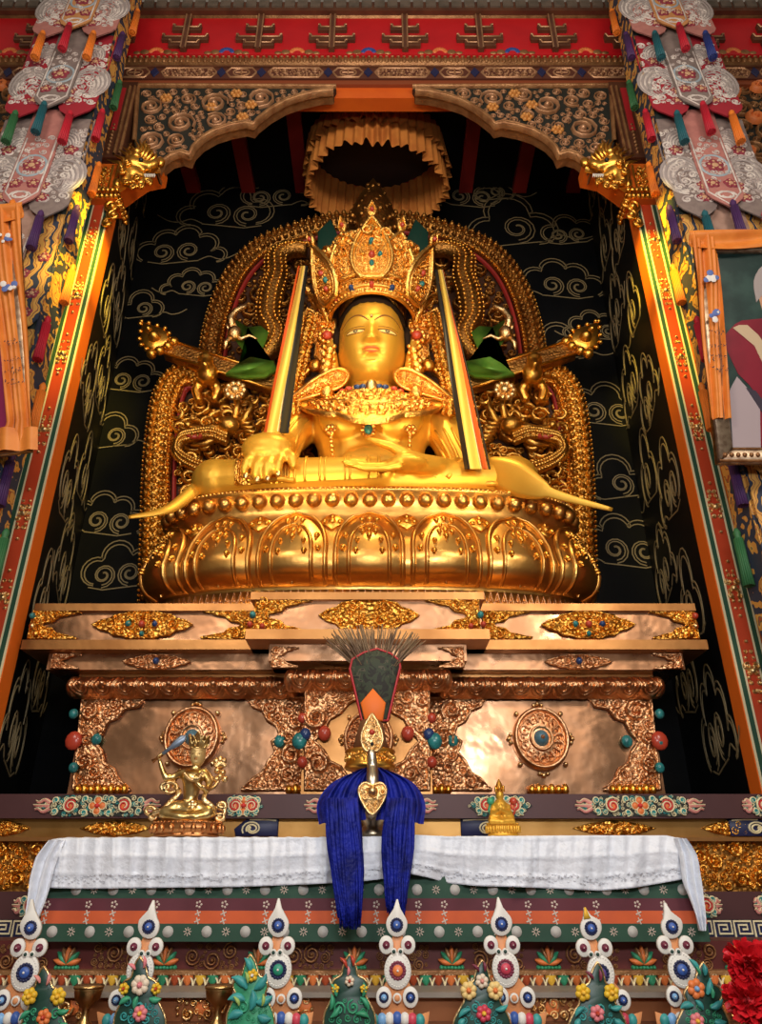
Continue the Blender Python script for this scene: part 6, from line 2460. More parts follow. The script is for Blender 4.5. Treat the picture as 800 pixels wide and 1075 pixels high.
sc_ = thing('blue_scarf', 'deep blue silk scarf tied round the vase, its two fringed ends hanging down', 'scarf', tuple(P(390, 850, YV - 0.3)))
for s, top, bot, nm in ((-1, [(384, 806), (368, 818), (358, 840), (359, 862)], [(361, 890), (364, 920), (366, 950), (368, 976)], 'hanging_end'), (1, [(399, 806), (414, 818), (421, 840), (420, 862)], [(418, 890), (417, 915), (416, 940), (416, 962)], 'hanging_end')):
    mid = smooth_poly([tuple(P(x, y, YV - 0.16 - 0.12 * min(1, i / 3))) for i, (x, y) in enumerate(top)], 5)
    m = len(mid)
    b = MB()

    def fall(u, v, mid=mid, m=m, s=s):
        i = min(m - 1, int(round(v * (m - 1))))
        f = (u - 0.5) * 2
        wd = (7 + 17 * math.sin(PI * min(1, v * 1.15) * 0.62)) * kv
        return Vector((mid[i][0] + f * wd, mid[i][1] - 0.018 * math.sin(f * 10 + 2 * v) - 0.01 * math.sin(f * 21) + 0.04 * f * f, mid[i][2] - 0.01 * f * s))
    b.grid(fall, 36, m - 1)
    n = len(b.v)
    b.v += [(p[0], p[1] + 0.012, p[2]) for p in b.v[:n]]
    b.f += [tuple(i + n for i in reversed(q)) for q in b.f[:]]
    b.build('upper_fold', silk_blue, sc_)
    b = MB()
    rnd = random.Random(20 + s)
    hw0 = 15 if s < 0 else 13
    for i in range(210):
        f = rnd.uniform(-1, 1)
        dpt = rnd.uniform(-0.03, 0.03)
        L_ = rnd.uniform(0.72, 1.0) if abs(f) > 0.5 else rnd.uniform(0.88, 1.0)
        pts = []
        ph = rnd.uniform(0, 6)
        for t in range(8):
            q = t / 7 * L_
            cx_ = interp([(0, top[-2][0])] + [((k + 1) / 4, p[0]) for k, p in enumerate(bot)], q)
            cy_ = 838 + (bot[-1][1] - 838) * q
            wd = hw0 * (1.0 + 0.15 * math.sin(q * 5) - 0.12 * max(0, q - 0.6) / 0.4)
            p = P(cx_ + f * wd + 1.2 * math.sin(ph + 6 * q), cy_, YT - 0.125 - 0.035 * (1 - f * f) + dpt + 0.10 * max(0, 0.12 - q))
            pts.append(p)
        b.tube(pts, [0.0085, 0.009, 0.009, 0.009, 0.008, 0.007, 0.006, 0.003], 5)
    b.build(nm, silk_blue, sc_)['kind'] = 'stuff'

# ================================================================== SMALL STATUES ON THE TABLE
def petal_base(par, px0, px1, y0, y1, Y, m, n=14, nm='lotus_base'):
    a0, zt = XZ(px0, y0, Y)
    a1, zb_ = XZ(px1, y1, Y)
    c = ((a0 + a1) / 2, Y)
    r = (a1 - a0) / 2
    h = zt - zb_
    b = MB().lathe([(r * 0.90, 0), (r * 0.92, h * 0.14), (r * 0.84, h * 0.18), (r * 0.95, h * 0.35), (r * 1.0, h * 0.6), (r * 0.93, h * 0.85), (r * 0.97, h * 0.92), (r * 0.96, h), (0, h)], (c[0], c[1], zb_), 40, 1.0, 0.62)
    o = b.build(nm, m, par)
    b = MB()
    for i in range(n * 2):
        g = 2 * PI * i / (n * 2)
        b.ell((c[0] + r * 1.0 * math.cos(g), c[1] + 0.62 * r * math.sin(g), zb_ + h * 0.52), (r * 0.085, r * 0.07, h * 0.30), 8, 6)
    for i in range(44):
        g = 2 * PI * i / 44
        b.ell((c[0] + r * 0.96 * math.cos(g), c[1] + 0.61 * r * math.sin(g), zb_ + h * 0.92), r * 0.035, 6, 4)
    b.build('base_petal', m, o)
    return c, zb_ + h


sword_gold = mat('statuette_gold', (0.80, 0.60, 0.26), 1, 0.30, (0.62, 0.38, 0.12), 20)
stat_cop = mat('statuette_copper', (0.62, 0.28, 0.10), 1, 0.34, (0.5, 0.2, 0.07), 10)
YS1 = 4.12
face_gold = mat('face_gold', (0.72, 0.50, 0.20), 0.5, 0.5)
ms = thing('sword_statuette', 'small gilt seated statuette raising a blue sword, on the table left of the vase', 'statuette', tuple(P(196, 879, YS1)))
petal_base(ms, 160, 233, 863, 879, YS1, stat_cop, 10)
b = MB()


def V(px, py, d=0.0):
    return P(px, py, YS1 + d)


k = mpp(830, YS1)
b.ell(V(197, 853, 0.0), (17 * k, 0.075, 8 * k), 14, 8)
for kx, fx in ((173, 206), (219, 190)):
    b.tube([V(197, 850), V((197 + kx) / 2, 849, -0.03), V(kx, 853, -0.04)], [9.5 * k, 9 * k, 7.2 * k], 10)
    b.ell(V(kx, 853, -0.04), 7.2 * k, 10, 6)
    b.tube([V(kx, 855, -0.05), V((kx + fx) / 2, 858, -0.085), V(fx, 857, -0.08)], [6.5 * k, 5 * k, 3.2 * k], 8)
b.tube([V(199, 850), V(200, 838), V(202, 824), V(202, 812)], [9 * k, 7.5 * k, 10 * k, 11 * k], 14)
b.ell(V(202, 817, -0.01), (12 * k, 0.05, 8 * k), 12, 8)
b.tube([V(203, 812), V(206, 803), V(207.5, 798)], [5 * k, 4 * k, 4.5 * k], 10)
b.tube([V(190, 812), V(202, 811), V(215, 812)], [5 * k, 5 * k, 5 * k], 10)
b.tube([V(190, 812), V(182, 816), V(174, 817, -0.02)], [4.6 * k, 4 * k, 3.6 * k], 10)
b.ell(V(174, 817, -0.02), 3.7 * k, 8, 6)
b.tube([V(174, 817, -0.02), V(170, 807, -0.03), V(167, 797, -0.04)], [3.5 * k, 3 * k, 2.2 * k], 10)
b.ell(V(166.5, 795, -0.04), 3.0 * k, 8, 6)
b.tube([V(215, 812), V(220, 822, -0.02), V(217, 830, -0.05)], [4.6 * k, 4 * k, 3.6 * k], 10)
b.ell(V(217, 830, -0.05), 3.7 * k, 8, 6)
b.tube([V(217, 830, -0.05), V(211, 826, -0.09), V(206, 821, -0.10)], [3.4 * k, 2.8 * k, 2.2 * k], 10)
b.ell(V(206, 820, -0.10), (2.4 * k, 2 * k, 3.2 * k), 8, 6)
fuse(b, 'body', sword_gold, ms, 0.0085, 4)
b = MB()
for f in range(4):
    b.tube([V(165 + f * 1.0, 795.5 - f * 0.6, -0.055), V(166.5 + f * 1.0, 793 - f * 0.6, -0.062), V(168 + f * 0.9, 794.2 - f * 0.6, -0.052)], 0.0048, 6)
for f in range(4):
    b.tube([V(204 + f * 1.3, 820, -0.115), V(204 + f * 1.3, 816, -0.117), V(204.5 + f * 1.2, 812.5 + abs(f - 1.5), -0.11)], [0.006, 0.005, 0.0035], 6)
b.build('fingers', sword_gold, ms)
h2 = Head(V(208, 792.5, 0.0), 0.118)
hd2 = h2.mesh(40, 44).build('head', face_gold, ms)
h2.details(hd2, stat_cop, face_gold, hair_dark, brow_line)
b = MB()
for g in (-1.1, -0.55, 0, 0.55, 1.1):
    o = V(208 + 7.6 * math.sin(g), 785, -0.045 * math.cos(g))
    fr = frame(o, (math.cos(g), math.sin(g), 0), (math.sin(g) * 0.25, -math.cos(g) * 0.2, 1), (math.sin(g), -math.cos(g), 0))
    lf = leaf_shape(0.020, 0.075 if g == 0 else 0.062)
    b.prism(lf, fr, -0.004, 0.004, 0.002)
    b.ridge(lf, 0.003, fr, 0.002, 0.005, closed=True)
    b.dome(0, 0.03, 0.007, fr, 0.003, 0.006, 6)
b.tube([V(208, 789), V(208, 776), V(208, 768)], [0.042, 0.032, 0.004], 10)
b.build('crown', sword_gold, ms)
# sword, scarves, lotus stem
b = MB()
d0, d1 = V(170, 792, -0.05), V(196, 772.5, -0.05)
ax = (d1 - d0).normalized()
up = Vector((-ax.z, 0, ax.x))
fr = frame(d0, ax, up, (0, -1, 0))
L = (d1 - d0).length
b.prism([(0, -0.008), (L * 0.3, -0.010), (L * 0.62, -0.022), (L * 0.86, -0.018), (L, 0.004), (L * 0.86, 0.022), (L * 0.62, 0.020), (L * 0.3, 0.010), (0, 0.008)], fr, -0.004, 0.006, 0.003)
sw = b.build('sword_blade', mat('blue_steel', (0.16, 0.20, 0.26), 0.6, 0.35), ms)
MB().tube([V(160, 799.5, -0.05), V(165, 796, -0.05), V(170, 792, -0.05)], [0.012, 0.007, 0.012], 8).build('sword_hilt', stat_cop, sw)
b = MB()
for pts in ([(190, 808, 0.02), (182, 822, 0.0), (188, 832, -0.04), (178, 842, -0.05), (170, 850, -0.06), (160, 853, -0.05)], [(214, 808, 0.02), (222, 820, 0.01), (214, 838, -0.06), (222, 846, -0.05), (226, 856, -0.03)]):
    b.tube(smooth_poly([tuple(V(*p)) for p in pts], 5), 0.014, 7, False, 0.4, (0, 1, 0))
for c, r in (((179, 827), 7), ((173, 826), 4), ((230, 852), 6), ((233, 846), 4), ((231, 858), 4), ((158, 851), 5), ((161, 857), 3.5)):
    b.tube([V(c[0] + r * math.cos(g), c[1] + r * 0.8 * math.sin(g), -0.02) for g in [2 * PI * i / 14 for i in range(14)]], 0.011, 6, True)
b.build('scarf', gold_pale, ms)
b = MB()
b.tube(smooth_poly([tuple(V(*p)) for p in [(212, 826, -0.09), (222, 828, -0.03), (230, 818, 0.0), (231, 806, 0.0)]], 5), 0.010, 7)
for g in range(9):
    a = -1.2 + 2.4 * g / 8
    b.tube([V(231, 806), V(231 + 7 * math.sin(a), 806 - 7 * math.cos(a), -0.02)], [0.014, 0.005], 6)
for dx, dy in ((0, -9), (-4, -7), (4, -7), (-3, 3), (3, 5), (0, 9), (5, 12), (-4, 12)):
    b.ell(V(231 + dx, 806 + dy, -0.01), 0.017, 8, 5)
b.build('lotus_stem', gold_pale, ms)
b = MB()
for i in range(17):
    t = -1 + 2 * i / 16
    b.ell(V(203 + 9 * t, 812 + 7 * (1 - t * t), -0.075), 0.009, 6, 4)
for x, y in ((199, 845), (202, 842), (205, 845), (202, 848), (202, 845)):
    b.ell(V(x, y, -0.07), 0.014, 8, 5)
b.build('necklace', gold_pale, ms)

YS2 = 4.14
ss = thing('praying_statuette', 'little yellow gilt seated figurine with joined hands, on the table right of the vase', 'statuette', tuple(P(527, 878, YS2)))
petal_base(ss, 510, 546, 864, 878, YS2, gold_skin)
b = MB()


def V2(px, py, d=0.0):
    return P(px, py, YS2 + d)


b.ell(V2(527, 861), (13 * k, 0.06, 5 * k), 12, 8)
for s in (-1, 1):
    b.tube([V2(527, 860), V2(527 + s * 13, 861, -0.03)], [6 * k, 4.5 * k], 10)
    b.tube([V2(527 + s * 13, 862, -0.035), V2(527 - s * 2, 863, -0.06)], [4 * k, 3 * k], 8)
    b.tube([V2(526, 846), V2(526 + s * 8, 847), V2(526 + s * 9.5, 854, -0.02), V2(526 + s * 1.5, 851, -0.06)], [4.5 * k, 3.6 * k, 3.2 * k, 2.2 * k], 8)
b.tube([V2(527, 860), V2(526, 852), V2(525, 844), V2(524.5, 838)], [8 * k, 7 * k, 7.5 * k, 3 * k], 12)
b.tube([V2(526, 852, -0.065), V2(525.5, 846, -0.065)], [2.5 * k, 1.2 * k], 8)
fuse(b, 'body', gold_skin, ss, 0.008, 3)
h3 = Head(V2(524.5, 834.5), 0.062)
hh_ = h3.mesh(30, 32).build('head', gold_skin, ss)
b = MB()
for f in (-1.5, -0.5, 0.5, 1.5):
    b.tube([V2(525.7 + f * 0.8, 851, -0.075), V2(525.7 + f * 0.5, 846.5, -0.074), V2(525.7 + f * 0.3, 843 + abs(f) * 0.6, -0.072)], [0.0055, 0.005, 0.003], 6)
b.build('fingers', gold_skin, ss)
b = MB()
b.lathe([(0.020, 0.0), (0.024, 0.015), (0.018, 0.03), (0.014, 0.04), (0.006, 0.055), (0, 0.065)], V2(524.5, 831), 14)
for g in (-1, 0, 1):
    b.tube([V2(524.5 + g * 3.5, 831, -0.02), V2(524.5 + g * 4.4, 825 - (2 if g == 0 else 0), -0.025)], [0.012, 0.003], 6)
b.build('crown', gold, ss)
for s in (-1, 1):
    b = MB()
    b.tube([V2(527 + s * 10, 860), V2(527 + s * 14, 850), V2(527 + s * 12, 843)], 0.006, 6)
    b.ell(V2(527 + s * 12, 841), 0.02, 8, 6)
    b.build('flower_stem', leaf_green if s < 0 else coral, ss)

# ================================================================== WHITE BUTTER ORNAMENTS WITH COLOURED EYES
eye_blue = mat('eye_blue', (0.05, 0.12, 0.42), 0, 0.4)
eye_maroon = mat('eye_maroon', (0.20, 0.03, 0.06), 0, 0.4)
eye_sky = mat('eye_sky', (0.20, 0.42, 0.72), 0, 0.4)
stem_or = mat('stem_orange', (0.72, 0.30, 0.12), 0, 0.5)
eye_green = mat('eye_green', (0.03, 0.30, 0.18), 0, 0.4)
eye_orange = mat('eye_orange', (0.80, 0.22, 0.06), 0, 0.4)
eye_red = mat('eye_red', (0.62, 0.06, 0.10), 0, 0.4)
eye_violet = mat('eye_violet', (0.14, 0.08, 0.30), 0, 0.4)
YO = 3.56


def disc(par, px, py, r, Y, m, h=0.012, name='disc', n=26, ry=None):
    a, z = XZ(px, py, Y)
    k = mpp(py, Y)
    ry = ry or r
    return MB().prism([(a + r * k * math.cos(2 * PI * i / n), z + ry * k * 1.03 * math.sin(2 * PI * i / n)) for i in range(n)], front(Y), -h, 0.004, 0.003).build(name, m, par)


def eye_set(d, px, py, r, Y, rim_m, core_m):
    a, z = XZ(px, py, Y)
    k = mpp(py, Y)
    fr = front(Y)
    b = MB()
    for i in range(16):
        g = 2 * PI * i / 16
        b.dome(a + r * k * math.cos(g), z + r * k * math.sin(g), r * k * 0.26, fr, 0, 0.006, 6)
    b.dome(a, z, r * k, fr, 0, 0.006, 16)
    e = b.build('eye_rim', rim_m, d)
    c = MB()
    c.dome(a, z, r * k * 0.72, fr, 0.006, 0.008, 14)
    c.build('eye_core', core_m, d)
    w_ = MB()
    w_.dome(a, z, r * k * 0.18, fr, 0.013, 0.006, 8)
    w_.build('eye_pearl', white_paint, d)


orn = [  # tip, eye, pair centre, large disc, base, colour, label
    ((33, 944), (32, 973), (30, 995), (26, 1021), (16, 1050), eye_blue, 'leftmost white ornament of round eyes, under the hanging end of the white silk'),
    ((161, 945), (156, 972), (152, 994), (147, 1019), (136, 1050), eye_green, 'white ornament of round eyes, second from the left, behind a white and pink flower board'),
    ((292.5, 943), (292, 970.5), (290.5, 993), (292, 1018), (295, 1048), eye_green, 'white ornament of round eyes with a green large eye, left of the blue scarf'),
    ((417, 944), (416.5, 970), (417, 992), (417.5, 1019), (417, 1047), eye_orange, 'white ornament of round eyes with an orange large eye, below the blue scarf'),
    ((523, 942), (526.5, 969), (527, 992), (531, 1017), (540, 1047), eye_red, 'white ornament of round eyes with a crimson large eye, right of the blue scarf'),
    ((614, 953), (620.5, 973.5), (624, 995), (631, 1022), (640, 1050), eye_violet, 'white ornament of round eyes with a yellow tip, behind a yellow flowered board'),
    ((698, 947.5), (705.5, 972), (709, 992), (716, 1018), (722, 1046), eye_blue, 'rightmost white ornament of round eyes, under the right end of the striped hanging')]
for (tip, ey, pr, big, bs, colr, lab) in orn:
    root = thing('butter_ornament', lab, 'offering ornament', (P(bs[0], 1080, YO).x, YO, ZS2), 'white butter ornaments along the table')
    # backing stem
    st_ = [(tip[0], tip[1] + 18), (pr[0] - 7, pr[1]), (big[0] - 6, big[1]), (bs[0] - 18, bs[1] - 4), (bs[0] - 16, 1090), (bs[0] + 16, 1090), (bs[0] + 18, bs[1] - 4), (big[0] + 6, big[1]), (pr[0] + 7, pr[1]), (tip[0] + 4, tip[1] + 20)]
    sp_ = poly(st_, YO + 0.012)
    MB().prism(sp_ if area(sp_) > 0 else sp_[::-1], front(YO + 0.012), -0.012, 0.0, 0.003).build('stem_board', stem_or, root)
    # drop
    dx, dy = ey[0] - tip[0], ey[1] - tip[1]
    R = 11.2
    drop = []
    for i in range(25):
        g = math.radians(-218 + 256 * i / 24)
        drop.append((ey[0] + R * math.cos(g), ey[1] - R * 1.22 * math.sin(g) * (1 if math.sin(g) < 0 else 0.9)))
    drop = [(x, y) for x, y in drop]
    drop = drop + [(ey[0] + (tip[0] - ey[0]) * 0.62 + 3.6, ey[1] + (tip[1] - ey[1]) * 0.62), (tip[0] + 0.8, tip[1]), (tip[0] - 0.8, tip[1]), (ey[0] + (tip[0] - ey[0]) * 0.62 - 3.6, ey[1] + (tip[1] - ey[1]) * 0.62)]
    dp = poly(drop, YO)
    d = MB().prism(dp if area(dp) > 0 else dp[::-1], front(YO), -0.012, 0.004, 0.003).build('drop', white_paint, root)
    eye_set(d, ey[0], ey[1] + 1, 5.6, YO - 0.004, navy, eye_blue)
    if colr is eye_violet:
        tp = poly([(tip[0] - 0.8, tip[1] - 0.5), (tip[0] + 0.8, tip[1] - 0.5), (tip[0] + 6, tip[1] + 11), (tip[0] - 1, tip[1] + 12)], YO - 0.005)
        MB().prism(tp if area(tp) > 0 else tp[::-1], front(YO - 0.005), -0.004, 0.003).build('yellow_tip', yellow_paint, d)
    for s in (-1, 1):
        q = disc(root, pr[0] + s * 11.5, pr[1], 7.6, YO, white_paint, ry=8.4)
        eye_set(q, pr[0] + s * 11.5, pr[1], 3.2, YO - 0.004, eye_maroon, eye_maroon)
    for s in (-1, 1):
        q = disc(root, pr[0] + s * 3.5, pr[1] + 7, 3.2, YO - 0.004, white_paint, name='small_ring', n=14)
        disc(q, pr[0] + s * 3.5, pr[1] + 7, 1.8, YO - 0.008, bottle_green, 0.004, 'ring_core', 12)
    q = disc(root, big[0], big[1], 14.2, YO, white_paint, ry=16.5, name='large_disc')
    a, z = XZ(big[0], big[1], YO)
    kk = mpp(big[1], YO)
    b = MB()
    for i in range(30):
        g = 2 * PI * i / 30
        b.dome(a + 12.2 * kk * math.cos(g), z + 14.4 * kk * math.sin(g), 0.9 * kk, front(YO), 0.003, 0.004, 6)
    b.build('disc_bead', white_paint, q)
    eye_set(q, big[0], big[1], 7.4, YO - 0.004, eye_maroon if colr in (eye_orange, eye_red) else navy, colr)
    for s in (-1, 1):
        q = disc(root, bs[0] + s * 14, bs[1], 8.2, YO - 0.002, white_paint, ry=9.4)
        eye_set(q, bs[0] + s * 14, bs[1], 4.2, YO - 0.006, navy, eye_sky if s < 0 else eye_blue)
    q = disc(root, bs[0], bs[1] + 1, 4.6, YO - 0.004, white_paint, name='middle_disc')
    disc(q, bs[0], bs[1] + 1, 3, YO - 0.008, stem_or, 0.004, 'disc_core', 14)
    # scalloped petals at the foot
    tr = poly([(bs[0] - 34, 1062), (bs[0] - 22, 1066), (bs[0] + 22, 1066), (bs[0] + 34, 1062), (bs[0] + 30, 1090), (bs[0] - 30, 1090)], YO - 0.01)
    MB().prism(tr if area(tr) > 0 else tr[::-1], front(YO - 0.01), -0.01, 0.004).build('foot_board', stem_or, root)
    for j, mm in enumerate((teal_paint, eye_sky, white_paint, eye_blue, white_paint, eye_red, teal_paint)):
        px = bs[0] - 24 + 8 * j
        aa, zc = XZ(px, 1069 + abs(j - 3) * 0.8, YO - 0.02)
        MB().dome(aa, zc, 5.0 * kk, front(YO - 0.02), 0, 0.014, 12, 6.2 * kk).build('foot_petal', mm, root)

# ================================================================== FLOWERED OFFERING BOARDS
YK = 3.45
pet_y = mat('petal_yellow', (0.80, 0.52, 0.03), 0, 0.5, (0.72, 0.42, 0.02), 30)
pet_w = mat('petal_cream', (0.78, 0.66, 0.50), 0, 0.5)
pet_p = mat('petal_pink', (0.74, 0.22, 0.24), 0, 0.5)


def flower(par, px, py, r, m, cm, Y, n=6):
    r *= 0.82
    a, z = XZ(px, py, Y)
    k = mpp(py, Y)
    fr = front(Y)
    b = MB()
    for i in range(n):
        g = 2 * PI * i / n + 0.3
        b.dome(a + r * 0.62 * k * math.cos(g), z + r * 0.62 * k * math.sin(g), r * 0.46 * k, fr, 0, 0.012, 9)
    o = b.build('flower', m, par)
    MB().dome(a, z, r * 0.34 * k, fr, 0.004, 0.018, 9).build('flower_heart', cm, o)


def leafset(par, items, m, Y, nm='leaf'):
    for px, py, ang, ln, wd in items:
        wd *= 0.5 if nm == 'bud' else 0.72
        ln *= 0.7 if nm == 'bud' else 0.9
        a, z = XZ(px, py, Y)
        k = mpp(py, Y)
        g = math.radians(ang)
        b = MB()
        pts = [(a + k * ln * t * math.cos(g + 0.5 * t), z + k * ln * t * math.sin(g + 0.5 * t)) for t in [i / 7 for i in range(8)]]
        b.ridge(pts, [k * wd * math.sin(PI * (0.08 + 0.9 * i / 7)) for i in range(8)], front(Y), 0, 0.012)
        b.build(nm, m, par)


boards = [
    (46, 1022, 25, bottle_green, 'green offering board with two yellow flowers beside a pink bud, far left'),
    (147, 1012, 27, bottle_green, 'dark offering board with a white and pink flower among small yellow ones'),
    (263, 1010, 25, leaf_green, 'leafy green offering board with a pale yellow flower, left of the blue scarf'),
    (367, 1010, 27, bottle_green, 'dark green offering board with a red topped bud under the left scarf end'),
    (506, 1016, 30, bottle_green, 'dark offering board with two cream yellow flowers over a red blossom'),
    (627, 1018, 30, bottle_green, 'dark teal offering board with two bright yellow flowers and a pink bloom'),
    (738, 1018, 28, bottle_green, 'dark teal offering board with one orange blossom near the red bouquet')]
for i, (px, ytop, hw_, m, lab) in enumerate(boards):
    root = thing('flower_board', lab, 'offering board', (P(px, 1080, YK).x, YK, ZS2), 'painted flower offering boards along the shelf')
    half = [(0, ytop - 8), (4, ytop - 2), (7, ytop + 6), (9, ytop + 14), (16, ytop + 18), (hw_ * 0.72, ytop + 26), (hw_ * 0.62, ytop + 34), (hw_ * 0.8, ytop + 44), (hw_, ytop + 58), (hw_, 1094)]
    pts = smooth_poly([(px + x, y) for x, y in half], 3) + smooth_poly([(px - x, y) for x, y in half[::-1]], 3)[:-1]
    pp = poly(pts, YK)
    pp = pp if area(pp) > 0 else pp[::-1]
    bo = MB().prism(pp, front(YK), -0.014, 0.004, 0.004).build('board', m, root)
    MB().ridge(pp, 0.004, front(YK), 0.002, 0.006, closed=True).build('gilt_outline', gold_pale, root)
    Y1, Y2 = YK - 0.006, YK - 0.014
    MB().scrolls(poly([(px - 16, ytop + 36), (px + 16, ytop + 36), (px + 22, 1075), (px - 22, 1075)], YK)[::-1], front(YK), 0.010, 0.026, 26, i, 0.004, 0.14, 0.4, bosses=False).build('curled_tendril', (leaf_green, teal_paint, leaf_green, leaf_green, teal_paint, teal_paint, leaf_green)[i], root)
    if i in (0, 5):
        for s in (-1, 1):
            flower(root, px + s * 15, ytop + 24, 9.5, pet_y, yellow_paint, Y2)
        flower(root, px, ytop + 46, 9, orange_paint if i == 0 else pet_p, coral, Y2)
        leafset(root, [(px - 4, ytop + 10, 110, 15, 4), (px + 3, ytop + 12, 60, 16, 4)], pink_paint if i == 0 else eye_maroon, Y2, 'bud')
        leafset(root, [(px - 14, ytop + 40, 190, 14, 4), (px + 14, ytop + 40, -20, 14, 4), (px - 18, ytop + 52, 220, 12, 5), (px + 18, ytop + 52, -50, 12, 5)], teal_paint if i == 5 else leaf_green, Y2)
    elif i == 1:
        flower(root, px, ytop + 22, 11, pet_w, pet_p, Y2, 7)
        for s in (-1, 1):
            flower(root, px + s * 17, ytop + 26, 6.5, pet_y, coral, Y2)
        flower(root, px, ytop + 52, 9, pet_p, yellow_paint, Y2)
        leafset(root, [(px - 5, ytop + 6, 120, 14, 4), (px + 4, ytop + 4, 70, 16, 4)], pet_p, Y2, 'bud')
        leafset(root, [(px - 10, ytop + 36, 180, 14, 4.5), (px + 10, ytop + 36, -30, 14, 4.5), (px - 2, ytop + 34, 230, 13, 4)], leaf_green, Y2)
    elif i == 2:
        flower(root, px + 2, ytop + 14, 7, pet_y, white_paint, Y2)
        leafset(root, [(px, ytop + 10, 92, 16, 5), (px - 4, ytop + 28, 120, 22, 6), (px + 4, ytop + 28, 20, 20, 6), (px - 6, ytop + 40, 150, 20, 6), (px + 6, ytop + 42, -10, 20, 6), (px - 8, ytop + 54, 170, 18, 6), (px + 8, ytop + 56, -40, 16, 6), (px, ytop + 50, 60, 20, 6)], teal_paint, Y2)
        leafset(root, [(px - 3, ytop + 22, 80, 12, 3), (px - 12, ytop + 46, 100, 12, 3), (px + 12, ytop + 46, 60, 12, 3)], mat('leaf_light', (0.35, 0.50, 0.12), 0, 0.5), Y2 - 0.008)
    elif i == 3:
        leafset(root, [(px - 3, ytop + 6, 100, 17, 4), (px + 4, ytop + 4, 80, 15, 4)], coral, Y2, 'bud')
        leafset(root, [(px - 2, ytop + 14, 60, 12, 3.5)], pet_p, Y2 - 0.006, 'bud')
        flower(root, px, ytop + 20, 6, pet_w, coral, Y2)
        for s in (-1, 1):
            flower(root, px + s * 15, ytop + 28, 5, pet_y, pet_y, Y2, 5)
        leafset(root, [(px - 14, ytop + 36, 90, 14, 4), (px + 14, ytop + 36, 60, 14, 4), (px - 20, ytop + 50, 60, 16, 4), (px + 20, ytop + 50, 100, 16, 4), (px - 20, ytop + 58, 20, 16, 4), (px + 20, ytop + 58, 140, 16, 4)], leaf_green, Y2)
    elif i == 4:
        for s in (-1, 1):
            flower(root, px + s * 14, ytop + 24, 10, mat('cream_yellow%d' % s, (0.80, 0.58, 0.22), 0, 0.5), orange_paint, Y2, 7)
        flower(root, px, ytop + 14, 8, pet_w, pink_paint, Y2)
        flower(root, px + 2, ytop + 48, 9.5, eye_red, yellow_paint, Y2)
        leafset(root, [(px - 3, ytop + 4, 110, 14, 3.5), (px + 3, ytop + 4, 70, 14, 3.5)], eye_maroon, Y2, 'bud')
        leafset(root, [(px - 12, ytop + 44, 180, 16, 4), (px + 14, ytop + 44, -10, 16, 4), (px - 18, ytop + 54, 210, 12, 5)], teal_paint, Y2)
    else:
        flower(root, px - 7, ytop + 20, 11, orange_paint, eye_sky, Y2)
        flower(root, px - 6, ytop + 54, 9, pet_p, yellow_paint, Y2)
        leafset(root, [(px - 4, ytop + 2, 100, 16, 4), (px + 2, ytop + 6, 60, 12, 4), (px + 4, ytop + 26, 40, 18, 5), (px - 10, ytop + 38, 160, 16, 5), (px + 8, ytop + 40, 0, 18, 5), (px + 12, ytop + 54, -30, 14, 5), (px, ytop + 42, 100, 12, 4)], teal_paint, Y2)
        leafset(root, [(px - 3, ytop + 6, 85, 10, 2.5), (px + 10, ytop + 30, 60, 12, 3)], leaf_green, Y2 - 0.008)

# ================================================================== BRASS BOWLS
brass = mat('brass', (0.62, 0.40, 0.16), 1, 0.3, (0.48, 0.28, 0.10), 8)
for px, lab in ((94, 'brass offering bowl between the two leftmost flower boards'), (231, 'brass offering bowl beside the leafy green board')):
    c = P(px, 1034, 3.62)
    k = mpp(1040, 3.62)
    hgt = c.z - ZS2
    root = thing('brass_bowl', lab, 'bowl', (c.x, 3.62, ZS2), 'brass offering bowls')
    r = 15 * k
    MB().lathe([(r * 0.6, 0), (r * 0.62, 0.01), (r * 0.28, 0.03), (r * 0.25, hgt * 0.45), (r * 0.5, hgt * 0.55), (r * 0.85, hgt * 0.68), (r * 0.97, hgt * 0.88), (r, hgt), (r * 0.95, hgt), (r * 0.9, hgt * 0.88), (r * 0.7, hgt * 0.72), (0, hgt * 0.66)], (c.x, 3.62, ZS2), 30).build('bowl', brass, root)
    MB().lathe([(r * 1.0, -0.006), (r * 1.05, 0.0), (r * 1.0, 0.006)], (c.x, 3.62, c.z - 0.006), 30).build('rim', brass, root)

